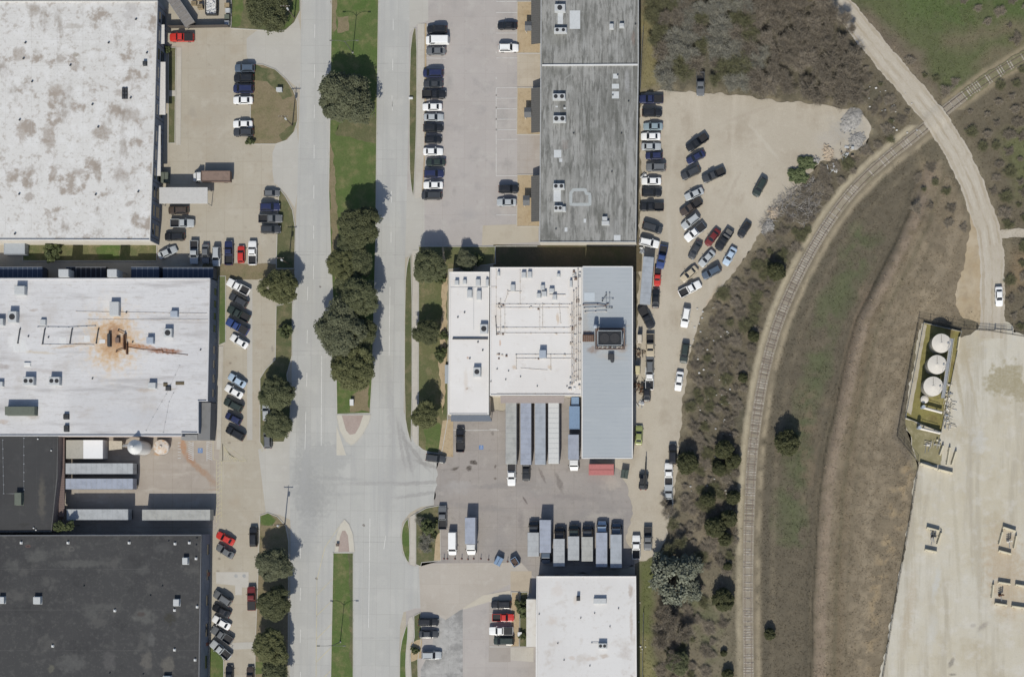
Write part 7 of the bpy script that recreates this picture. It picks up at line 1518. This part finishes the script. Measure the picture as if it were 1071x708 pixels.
def crown_mesh(name, seed, mat, n=5200, flat_=.75, nclump=46, leaf=.062, cone=False, core=True, tvar=.26, lobe=.1, crr=(.17, .33), shell=(.56, .86), up=.45):
    """unit-radius crown of leaf clusters around (0,0,0), z in about -0.6..0.75; tint per clump"""
    r = np.random.default_rng(seed); cl = []
    lob = r.uniform(0, 6.28, 3); amp = r.uniform(.4, 1.2, 3)*lobe
    while len(cl) < nclump:
        p = r.normal(size=3); p /= np.linalg.norm(p)
        if p[2] < -.35: continue
        th = math.atan2(p[1], p[0]); k = 1+sum(a*math.sin((j+2)*th+o) for j, (a, o) in enumerate(zip(amp, lob)))
        rad = r.uniform(*shell)*k
        q = p*rad; q[2] *= flat_
        if cone: t = r.random(); a = r.uniform(0, 6.28); rr = (1-t)**.8*.8*k; q = np.array([rr*math.cos(a), rr*math.sin(a), -.5+1.7*t])
        cl.append(q)
    cl = np.array(cl); cr = r.uniform(*crr, nclump)*(.8 if cone else 1); tint = np.clip(r.normal(.5, tvar, nclump), 0, 1)
    idx = r.integers(0, nclump, n); d_ = r.normal(size=(n, 3)); d_ /= np.linalg.norm(d_, axis=1)[:, None]
    d_[:, 2] = np.where(r.random(n) < .6, np.abs(d_[:, 2]), d_[:, 2])
    rad = cr[idx]*r.random(n)**.4
    c = cl[idx]+d_*rad[:, None]*np.array([1, 1, .8])
    nd = d_*.7+r.normal(size=(n, 3))*.45+np.array([0, 0, up]); nd /= np.linalg.norm(nd, axis=1)[:, None]
    v, f = quads_at(c, nd, leaf*r.uniform(.6, 1.3, n), r)
    t = np.clip(tint[idx]+r.normal(0, .16, n), 0, 1)
    col = np.repeat(np.c_[t, t, t], 4, 0)
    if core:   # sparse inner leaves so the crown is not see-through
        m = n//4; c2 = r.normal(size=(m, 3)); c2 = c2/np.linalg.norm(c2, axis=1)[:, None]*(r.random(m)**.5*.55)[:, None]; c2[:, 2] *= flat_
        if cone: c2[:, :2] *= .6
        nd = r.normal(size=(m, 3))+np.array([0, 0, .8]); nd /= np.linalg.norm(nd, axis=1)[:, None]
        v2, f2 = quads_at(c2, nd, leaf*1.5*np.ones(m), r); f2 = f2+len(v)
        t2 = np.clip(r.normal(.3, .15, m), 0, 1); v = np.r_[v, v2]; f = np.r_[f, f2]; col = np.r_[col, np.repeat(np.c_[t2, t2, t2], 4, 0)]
    return npmesh(name, v, f, [mat], col)
m_bark = flat('bark', A(96, 84, 70), .95, 0, .2, .15); m_barkg = flat('bark_grey', A(124, 114, 102), .95, 0, .2, .15)
def trunk_mesh(seed, unit=False):
    r = random.Random(seed); m = MB()
    m.tube([(0, 0, 0), (.03, .02, .35), (0, .05, .62)], .085, 8, r2=.055)
    for k in range(6):
        a = k*1.05+r.uniform(-.3, .3); l = r.uniform(.45, .7)
        m.tube([(0, .04, .5+.03*k), (l*.5*math.cos(a), l*.5*math.sin(a), .75+r.uniform(0, .15)), (l*math.cos(a), l*math.sin(a), .9+r.uniform(0, .25))], .035, 6, r2=.012)
    return m.mesh('trunk', m_bark)
L_oak = leafmat('oak_leaves', A(72, 79, 48), A(106, 110, 72)); L_jun = leafmat('juniper_leaves', A(58, 62, 34), A(90, 92, 54)); L_shrub = leafmat('shrub_leaves', A(58, 68, 38), A(100, 110, 62))
L_pale = leafmat('pale_leaves', A(96, 100, 82), A(136, 140, 118)); L_moss = leafmat('mound_leaves', A(70, 84, 48), A(112, 124, 76))
L_oaks = [L_oak, leafmat('oak_leaves_grey', A(76, 80, 56), A(110, 114, 82)), leafmat('oak_leaves_dark', A(64, 69, 42), A(98, 102, 62)), leafmat('oak_leaves_olive', A(78, 82, 44), A(112, 114, 68))]
OAK = [crown_mesh('crown', 100+i, L_oaks[i % 4], n=20000, leaf=.03, nclump=150, tvar=.13, crr=(.15, .25), shell=(.62, .84), up=.9) for i in range(5)]
JUN = [crown_mesh('crown', 200+i, L_jun, n=9000, leaf=.042, nclump=110, flat_=1.0, tvar=.12, lobe=.04, crr=(.16, .26), shell=(.62, .82), up=.8) for i in range(3)]
SHR = [crown_mesh('foliage', 300+i, L_shrub, n=1500, leaf=.1, nclump=22) for i in range(3)]
PAL = [crown_mesh('crown', 400+i, L_pale, n=3200, leaf=.055, nclump=70, core=False) for i in range(2)]
MOS = [crown_mesh('foliage', 500, L_moss, n=2200, leaf=.08, nclump=40, flat_=.5)]
TRK = [trunk_mesh(i) for i in range(3)]
TN = 0
def tree(px, py, r, label, group, pool=OAK, hc=None, name='tree', cat='tree', sq=(1, 1), zsc=.8, part='crown'):
    """px, py, r: the crown as seen; the crown centre stands hc above the ground"""
    global TN; TN += 1
    R = r*S*1.1; hc = hc if hc is not None else R*1.0
    x, y = U(px, py, hc); e = empty(name, (x, y, gz(px, py) if px > 668 else .05), 0, label, cat, group)
    c_ = link(part, pool[TN % len(pool)], e, (0, 0, hc)); c_.scale = (R*sq[0]*1.0, R*sq[1]*1.0, R*zsc); c_.rotation_euler = (0, 0, TN*1.7)
    if sq != (1, 1): c_.rotation_euler = (0, 0, 0)
    t = link('trunk' if part == 'crown' else 'stem', TRK[TN % 3], e); t.scale = (R*.9, R*.9, hc*.95)
    return e
Gm = 'live oaks on the wide median'
tree(362, 103, 27, 'round dark oak standing alone on the upper part of the wide median', Gm, hc=5.3)
tree(376, 237, 20.5, 'grey green oak at the north end of the wide median tree clump', Gm, hc=6.8)
tree(377, 203, 12, 'shaded oak crown north of the clump on the wide median', Gm, hc=3.0) if 0 else None
tree(357, 277, 15, 'small oak at the west edge of the median clump', Gm, hc=5.6); tree(374, 274, 15, 'low oak in the middle gap of the median clump', Gm, hc=4.6)
tree(375, 312, 19.5, 'oak on the east side of the median clump, third from the north', Gm, hc=6.6); tree(357, 345, 26, 'broad oak bulging over the west lane of the street', Gm, hc=6.8)
tree(377, 348, 16, 'oak crown between the broad oak and the east lane', Gm, hc=5.6); tree(371, 386, 21.5, 'southernmost oak of the median clump above the grass tip', Gm, hc=6.2)
tree(367, 257, 14, 'oak filling the upper gap of the median clump', Gm, hc=4.8); tree(366, 297, 15, 'oak filling the gap above the broad oak of the median clump', Gm, hc=5.0); tree(362, 371, 14, 'oak between the broad oak and the southernmost median oak', Gm, hc=5.2)
Gk = 'kerbside oaks of the west lots'
tree(280, 10, 21.5, 'oak on the grass corner at the top left', Gk, hc=5.0); tree(292.5, 300, 18, 'round oak at the kerb between the two upper west lots', Gk, hc=4.6)
tree(289.5, 411, 17, 'oak over the silver hatchback in the west lot', Gk, hc=4.6); tree(290, 444, 14.5, 'smaller oak over the grey SUV in the west lot', Gk, hc=3.8)
tree(286.5, 590.5, 17.5, 'northernmost oak of the bottom left strip', Gk, hc=4.8); tree(287, 631, 16.5, 'oak right of the dark red pickup', Gk, hc=4.8); tree(283, 676.5, 17.5, 'third oak down the bottom left strip', Gk, hc=4.8); tree(287, 703, 13.5, 'oak at the bottom photo edge of the left strip', Gk, hc=4.0)
Gc = 'oaks beside the central sidewalk'
tree(449, 279, 16.5, 'largest oak by the sidewalk north west of the office wing', Gc, hc=5.2); tree(488, 273, 10.5, 'small oak at the north wall of the office wing', Gc, hc=2.6); tree(446, 347.5, 13, 'oak by the sidewalk midway along the office wing', Gc, hc=4.4); tree(445, 434, 13.5, 'dark oak by the sidewalk at the south end of the office wing', Gc, hc=4.6)
for q in ((298.5, 346, 7.5, 'round shrub on the street verge between two kerbside oaks'), (461, 371, 6.5, 'dark shrub by the office wing wall below the sidewalk oak'), (464, 351, 4.5, 'small shrub touching the office wing wall'), (461, 291, 6, 'shrub between the large oak and the office wing corner'), (261.5, 148, 4.2, 'small shrub at the south west tip of the D-shaped island'), (55, 263, 9.5, 'olive bush behind the north west warehouse'), (175, 52, 4, 'low shrub against the north west warehouse wall'), (547, 636, 8.5, 'tall green bush at the corner of the bottom white building annex'), (546.5, 665, 4, 'small round bush in the planter of the bottom white building'), (62, 551, 6, 'yellow green bush between the two dark roofs'), (73, 550, 5, 'small yellowish bush right of the bush between the dark roofs'), (500, 272, 6, 'shaded bush north of the office wing'), (447, 551, 8, 'sparse shrub on the patchy grass island of the yard'), (434, 680, 4, 'small shrub in the curve of the bottom sidewalk')):
    tree(*q[:3], q[3], None, SHR, 6.2 if q[2] in (5, 6) and q[1] > 549 and q[0] < 80 else q[2]*S*.75, 'shrub', 'shrub', part='foliage')
for q in ((457.5, 545, 3), (454, 560, 3)): tree(*q, f'low green plant at the east edge of the yard island', 'low plants on the yard island', SHR, .5, 'shrub', 'shrub', part='foliage')
for q in ((835, 183.5, 10.5, 'low green mound bush at the gravel lot edge, lower of two', (1, .75)), (844, 170, 9.5, 'low green mound bush at the gravel lot edge, upper of two', (1, .7))):
    tree(*q[:3], q[3], 'green mounds at the gravel lot edge', MOS, .5, 'shrub', 'shrub', sq=q[4], zsc=.45, part='foliage')
Gj = 'dark junipers by the railway'
for q in ((719, 484, 11.5, 'dark round juniper at the brush edge beside the black SUV'), (823, 463, 13.5, 'lone dark juniper on the dry side of the railway'), (756.5, 627, 11.5, 'dark juniper beside the track south of the cluster'), (740.5, 522, 7.5, 'small dark juniper alone between the two juniper clusters'), (757, 470, 10, 'dark juniper in the upper cluster, left'), (767, 482, 8, 'dark juniper in the upper cluster, right'), (752, 490, 7.5, 'dark juniper in the upper cluster, bottom'), (748, 551, 11, 'large dark juniper at the left of the lower cluster'), (762, 542, 9, 'dark juniper at the right of the lower cluster'), (767, 520, 7.5, 'dark juniper between the two clusters beside the track'), (758, 564, 7, 'dark juniper at the bottom of the lower cluster'),
          (805, 663, 6, 'small dark juniper beside the rails near the bottom'), (812, 284, 9.5, 'dark juniper beside the pale patch west of the railway bend'), (757, 683, 3.6, 'tiny dark juniper in the bottom brush'), (761, 705, 6, 'juniper at the bottom photo edge'), (714, 662, 6, 'dark juniper above the shaded olive crown'), (788, 352, 6, 'green juniper by the orange patch in the brush'), (777, 395, 5, 'slim juniper in the brush midway along the track'), (761, 592, 4.5, 'small juniper just above the one south of the cluster')):
    tree(*q[:3], q[3], Gj, JUN, q[2]*S*.85, 'juniper_tree', 'juniper', zsc=1.15)
for q in ((703, 606, 22, 'big pale grey green tree right of the bottom white building'), (722, 592, 13, 'smaller pale tree at the north east of the big one'), (693, 590, 12, 'pale tree nearest the parked white pickup'), (722, 618, 12, 'pale tree at the south east of the big one')):
    tree(*q[:3], q[3], 'pale grey green trees by the truck yard', PAL, q[2]*S*.8, 'pale_tree', 'tree')
tree(709, 693, 12, 'olive green tree in the bottom brush', None, OAK, 2.4)
# leafless trees and brush
def ribbons(p0, p1, w, r):
    d_ = p1-p0; L = np.linalg.norm(d_, axis=1)[:, None]+1e-9; u = np.cross(d_/L, r.normal(size=d_.shape)); u /= np.linalg.norm(u, axis=1)[:, None]+1e-9
    w = w[:, None] if np.ndim(w) else w
    return np.stack([p0-u*w, p0+u*w, p1+u*w*.4, p1-u*w*.4], 1).reshape(-1, 3)
def twig_mesh(name, seed, mat, n=1500, wid=.012, flat_=.7):
    """unit-radius leafless crown: limbs, branches, twigs as tapering strips"""
    r = np.random.default_rng(seed); P0 = []; P1 = []; Wd = []
    tips = []
    for k in range(11):
        a = k*.57*1.1+r.uniform(-.3, .3); el = r.uniform(.25, 1.3); l = r.uniform(.55, .9)
        b = np.array([math.cos(a)*math.cos(el), math.sin(a)*math.cos(el), math.sin(el)*flat_])*l; s = np.array([0, 0, -.5])
        P0.append(s); P1.append(b*.55+s*.45*0); Wd.append(wid*2.4); P0.append(b*.55); P1.append(b); Wd.append(wid*1.6); tips += [(b*.55, b*.5), (b*.8, b*.4), (b, b*.3)]
    T = []
    for k in range(n):
        s, d0 = tips[r.integers(len(tips))]; s = s+r.normal(0, .12, 3); dd = d0/np.linalg.norm(d0)*.5+r.normal(0, .55, 3)+np.array([0, 0, .3]); dd /= np.linalg.norm(dd)
        P0.append(s); P1.append(s+dd*r.uniform(.12, .34)); Wd.append(wid*r.uniform(.5, 1.0))
    P0, P1, Wd = np.array(P0), np.array(P1), np.array(Wd); v = ribbons(P0, P1, Wd, r); N = len(P0)
    t = np.clip(r.normal(.5, .25, N), 0, 1)
    return npmesh(name, v, np.arange(N*4).reshape(N, 4), [mat], np.repeat(np.c_[t, t, t], 4, 0))
B_grey = leafmat('grey_green_twigs', A(126, 123, 107), A(168, 165, 148), .95); B_brown = leafmat('brown_twigs', A(118, 107, 90), A(156, 144, 125), .95); B_tan = leafmat('tan_brush_twigs', A(132, 121, 104), A(174, 160, 138), .95); B_olive = leafmat('olive_brush_twigs', A(98, 98, 66), A(132, 130, 92), .95)
TWG = {k: [twig_mesh('crown', 600+i*7+j, m, 2100) for i in range(3)] for j, (k, m) in enumerate((('grey', B_grey), ('brown', B_brown), ('tan', B_tan), ('olive', B_olive)))}
LIMB = []
for i in range(2):
    m = MB(); r = random.Random(i+50); m.tube([(0, 0, 0), (.02, 0, .3), (0, .02, .6)], .05, 6, r2=.03)
    for k in range(6): a = k*1.05+r.uniform(-.3, .3); m.tube([(0, 0, .3+.04*k), (.3*math.cos(a), .3*math.sin(a), .62), (.62*math.cos(a), .62*math.sin(a), .95)], .024, 5, r2=.006)
    LIMB.append(m.mesh('trunk', m_barkg))
def bare(px, py, r, kind, label, group, name='bare_tree', cat='tree', hc=None, zs=.75):
    global TN; TN += 1
    R = r*S; hc = hc or R*.85; x, y = U(px, py, hc); e = empty(name, (x, y, gz(px, py)), 0, label, cat, group)
    part = 'crown' if name == 'bare_tree' else 'twigs'
    c_ = link(part, TWG[kind][TN % 3], e, (0, 0, hc)); c_.scale = (R, R, R*zs); c_.rotation_euler = (0, 0, TN*2.1)
    t = link('trunk' if name == 'bare_tree' else 'stem', LIMB[TN % 2], e); t.scale = (R, R, hc*1.2); return e
def scatter(poly, spacing, seed, avoid=(), tries=30000):
    r = random.Random(seed); xs = [q[0] for q in poly]; ys = [q[1] for q in poly]; out = []
    pts = [(r.uniform(min(xs), max(xs)), r.uniform(min(ys), max(ys))) for _ in range(tries//10)]
    ok = inside(np.array(pts), poly)
    for p, k in zip(pts, ok):
        if not k: continue
        if any(math.dist(p, a[:2]) < a[2] for a in avoid): continue
        if all(math.dist(p, q) > spacing for q in out): out.append(p)
    return out
WOOD = [(682, -40), (852, -40), (872, 24), (898, 70), (902, 100), (884, 108), (856, 104), (818, 96), (770, 90), (744, 84), (738, 66), (724, 68), (722, 82), (690, 88), (684, 60), (680, 30)]
lab_g = 'leafless grey green tree in the thicket north of the gravel lot'; lab_b = 'leafless brown tree in the thicket north of the gravel lot'
for i, (x, y) in enumerate(scatter(WOOD, 11, 4)):
    left = x < 785+rnd.uniform(-14, 14); kind = rnd.choice(['grey', 'grey', 'grey', 'olive', 'brown']) if left else rnd.choice(['brown', 'brown', 'brown', 'tan'])
    bare(x, y, rnd.uniform(9.5, 15.5), kind, lab_b if kind in ('brown', 'tan') else lab_g, 'leafless trees of the north thicket', hc=rnd.uniform(1.2, 2.2), zs=.6)
BR = [(862, 172), (905, 154), (930, 136), (936, 146), (900, 176), (868, 210), (842, 246), (818, 282), (800, 318), (790, 350), (779, 400), (772, 450), (768, 500), (770, 560), (770, 708), (770, 750), (688, 750), (690, 640), (734, 620), (732, 590), (708, 575), (712, 540), (716, 500), (718, 450), (724, 390), (738, 340), (756, 308), (790, 272), (812, 240), (838, 205)]
nb = 'leafless brown shrub in the brush between the gravel lot and the railway'; no = 'olive tinted shrub in the brush between the gravel lot and the railway'
low = []; BRS = sorted([(x, y, rnd.uniform(4, 10)) for x, y in scatter(BR, 8.6, 9, tries=60000) if seg_dist(np.array([(x, y)]), RAIL)[0] > 13 and not (y > 590 and x > 722 and rnd.random() < .65)], key=lambda q_: -q_[2])
for i, (x, y, rr_) in enumerate(BRS):
    if i >= 190: low.append((x, y, rr_)); continue
    k = rnd.random(); kind = 'tan' if k < .45 else 'brown' if k < .8 else 'olive'
    bare(x, y, rr_, kind, no if kind == 'olive' else nb, 'shrubs between the gravel lot and the railway', 'bare_shrub', 'shrub', hc=rnd.uniform(.25, .5), zs=.45)
r = np.random.default_rng(12); V = []; K = []
for x, y, rr_ in low:          # the low growth between the taller shrubs
    n_ = 420; R_ = rr_*S; X, Y = W(x, y); p0 = np.c_[X+r.normal(0, R_*.45, n_), Y+r.normal(0, R_*.45, n_), gz(x, y)+r.random(n_)*.25]
    dd_ = r.normal(size=(n_, 3)); dd_[:, 2] = np.abs(dd_[:, 2])*.5+.1; dd_ /= np.linalg.norm(dd_, axis=1)[:, None]; V.append(ribbons(p0, p0+dd_*r.uniform(.15, .5, n_)[:, None], r.uniform(.012, .03, n_), r))
    t_ = np.clip(r.normal(.5, .25, n_), 0, 1); K.append(np.repeat(np.c_[t_, t_, t_], 4, 0))
V = np.concatenate(V); tag(link('low_brush', npmesh('low_brush', V, np.arange(len(V)).reshape(-1, 4), [B_tan], np.concatenate(K))), 'low dry brush between the shrubs beside the railway', 'brush', None, 'stuff')
NE1 = [(905, 28), (930, 40), (950, 62), (975, 80), (1000, 86), (985, 104), (966, 108), (940, 80), (915, 52)]
NE2 = [(985, 118), (1012, 100), (1071, 72), (1120, 60), (1120, 232), (1052, 236), (1044, 210), (1028, 180), (1008, 150)]
NE3 = [(1052, 255), (1120, 255), (1120, 345), (1060, 342)]
NE4 = [(905, 70), (930, 96), (952, 120), (944, 130), (928, 128), (912, 118), (906, 100)]
NE5 = [(1000, -40), (1120, -40), (1120, 30), (1071, 48), (1040, 30), (1010, 10)]
SW1 = [(965, 168), (990, 172), (1012, 210), (1010, 240), (980, 230), (950, 215)]
for poly, sp, sd_, where in ((NE1, 11, 1, 'on the bank right of the dirt road above the crossing'), (NE2, 13, 2, 'on the slope right of the dirt road bend'), (NE3, 13, 3, 'right of the white car on the dirt road'), (NE4, 10, 5, 'between the dirt road and the gravel lot'), (NE5, 15, 6, 'on the green rise at the top right'), (SW1, 14, 8, 'in the field corner left of the dirt road')):
    for x, y in scatter(poly, sp, sd_):
        if seg_dist(np.array([(x, y)]), ROADC)[0] < 18 or seg_dist(np.array([(x, y)]), RAIL)[0] < 10: continue
        kind = rnd.choice(['brown', 'tan', 'olive']) if where[:2] != 'on the green' else 'brown'
        bare(x, y, rnd.uniform(3.5, 9), kind, 'leafless shrub '+where, 'shrubs '+where, 'bare_shrub', 'shrub', hc=rnd.uniform(.25, .5), zs=.45)
for x, y, r in ((882, 22, 10), (870, 14, 9), (891, 30, 7)): bare(x, y, r, 'brown', 'leafless tree overhanging the dirt road at the top', 'leafless trees overhanging the dirt road', hc=2.5)
for x, y, r in ((699, 535, 9), (704, 548, 8), (694, 526, 6), (712, 568, 10), (700, 575, 8)): bare(x, y, r, 'olive' if y > 545 else 'tan', 'leafless tree overhanging the lane beside the silver pickup', 'leafless trees by the silver pickup', hc=2.2)
for x, y, r in ((700, 652, 16), (716, 664, 12), (692, 672, 11), (704, 690, 12), (694, 640, 9)): bare(x, y, r, 'brown', 'leafless purple brown tree in the bottom brush below the pale trees', 'purple brown bare trees', hc=2.6)
for x, y, r in ((447, 563, 8), (443, 571, 7), (440, 546, 7), (446, 574, 6)): bare(x, y, r, 'grey', 'bare shrub on the patchy grass island of the yard', 'bare shrubs on the yard island', 'bare_shrub', 'shrub', hc=.9)
# cut branches heaped at the lot edge
r = np.random.default_rng(77); poly = [(822, 200), (850, 186), (862, 196), (856, 218), (842, 238), (824, 226), (806, 232), (800, 246), (794, 236), (808, 214)]
pp = scatter(poly, .6, 3, tries=40000); c0 = np.array([[*W(*p), 0] for p in pp]); c0[:, 2] = r.uniform(.05, .7, len(c0)); th = r.uniform(0, 6.28, len(c0)); L = r.uniform(.6, 1.8, len(c0))
c1 = c0+np.c_[np.cos(th)*L, np.sin(th)*L, r.uniform(-.1, .3, len(c0))]; v = ribbons(c0, c1, r.uniform(.025, .06, len(c0)), r); t = np.clip(r.normal(.5, .3, len(c0)), 0, 1)
o = link('cut_branches', npmesh('cut_branches', v, np.arange(len(c0)*4).reshape(-1, 4), [leafmat('grey_cut_wood', A(116, 110, 104), A(186, 180, 174), .95)], np.repeat(np.c_[t, t, t], 4, 0)))
tag(o, 'grey heap of cut branches at the south east edge of the gravel lot', 'branches', None, 'stuff')
# dry grass tufts on the wild ground
r = np.random.default_rng(5); N = 95000
px = r.uniform(672, 1100, N); py = r.uniform(-30, 740, N); P2 = np.c_[px, py]
d1 = seg_dist(P2, RAIL); d2 = seg_dist(P2, ROADC)
ok = ~inside(P2, LOT) & ~inside(P2, PAD) & ~inside(P2, CONT) & ((d1 > 7) | ((px > 975) & (r.random(N) < .5))) & (d2 > 10.5+4*r.random(N)) & ~((px < 690) & (py > 97) & (py < 585))
ok &= ~((np.abs(d1-10) < 3) & (r.random(N) < .8))
ok &= fbm(P2, 9, 41)+.9*r.random(N) > .85
ok &= ~inside(P2, [(1000, 325), (1032, 325), (1032, 205), (1010, 205)])
P2 = P2[ok]; px, py = P2[:, 0], P2[:, 1]; n = len(P2)
ix = np.clip(((px-gx[0])/st).round().astype(int), 0, nx_-1); iy = np.clip(((py-gy[0])/st).round().astype(int), 0, ny_-1)
base = np.c_[(px-CX)*S, (CY-py)*S, z[iy*nx_+ix]]; gcol = c[iy*nx_+ix]
V = []; K = []
for b in range(3):
    th = r.uniform(0, 6.28, n); l = r.uniform(.12, .42, n); p0 = base+np.c_[r.normal(0, .1, n), r.normal(0, .1, n), np.zeros(n)]
    p1 = p0+np.c_[np.cos(th)*l*.8, np.sin(th)*l*.8, l*.4]; V.append(ribbons(p0, p1, r.uniform(.03, .07, n), r)); cc = gcol*r.uniform(.95, 1.6, n)[:, None]; K.append(np.repeat(cc, 4, 0))
V = np.concatenate(V); K = np.concatenate(K)
m_tuft, nt, bs = new_mat('dry_grass_blades'); q = NT(nt); at = q.n('ShaderNodeAttribute'); at.attribute_name = 'tint'; q.l(at.outputs['Color'], bs.inputs['Base Color']); bs.inputs['Roughness'].default_value = .95; bs.inputs['Specular IOR Level'].default_value = .1
tag(link('dry_grass', npmesh('dry_grass', V, np.arange(len(V)).reshape(-1, 4), [m_tuft], np.clip(K, 0, .8))), 'dry grass tufts over the wild ground', 'grass', None, 'stuff')
# litter
m = MB(); R = random.Random(3)
for i in range(148):
    if i < 110: x, y = R.uniform(722, 765), R.uniform(320, 520)
    elif i < 140: x, y = R.uniform(905, 960), R.uniform(90, 140)
    else: x, y = R.uniform(668, 676), R.uniform(610, 690)
    X, Y = W(x, y); s = R.uniform(.08, .35); th = R.random()*3; zz = gz(x, y)+.25
    m.add([(X+s*math.cos(th+k*1.57), Y+s*.7*math.sin(th+k*1.57), zz+R.uniform(0, .15)) for k in range(4)]+[(X, Y, zz-.1)], [(0, 1, 2, 3), (0, 4, 1), (1, 4, 2), (2, 4, 3), (3, 4, 0)])
tag(m.build('litter', flat('pale_litter', A(214, 212, 206), .8)), 'scattered pale litter in the brush', 'litter', None, 'stuff')
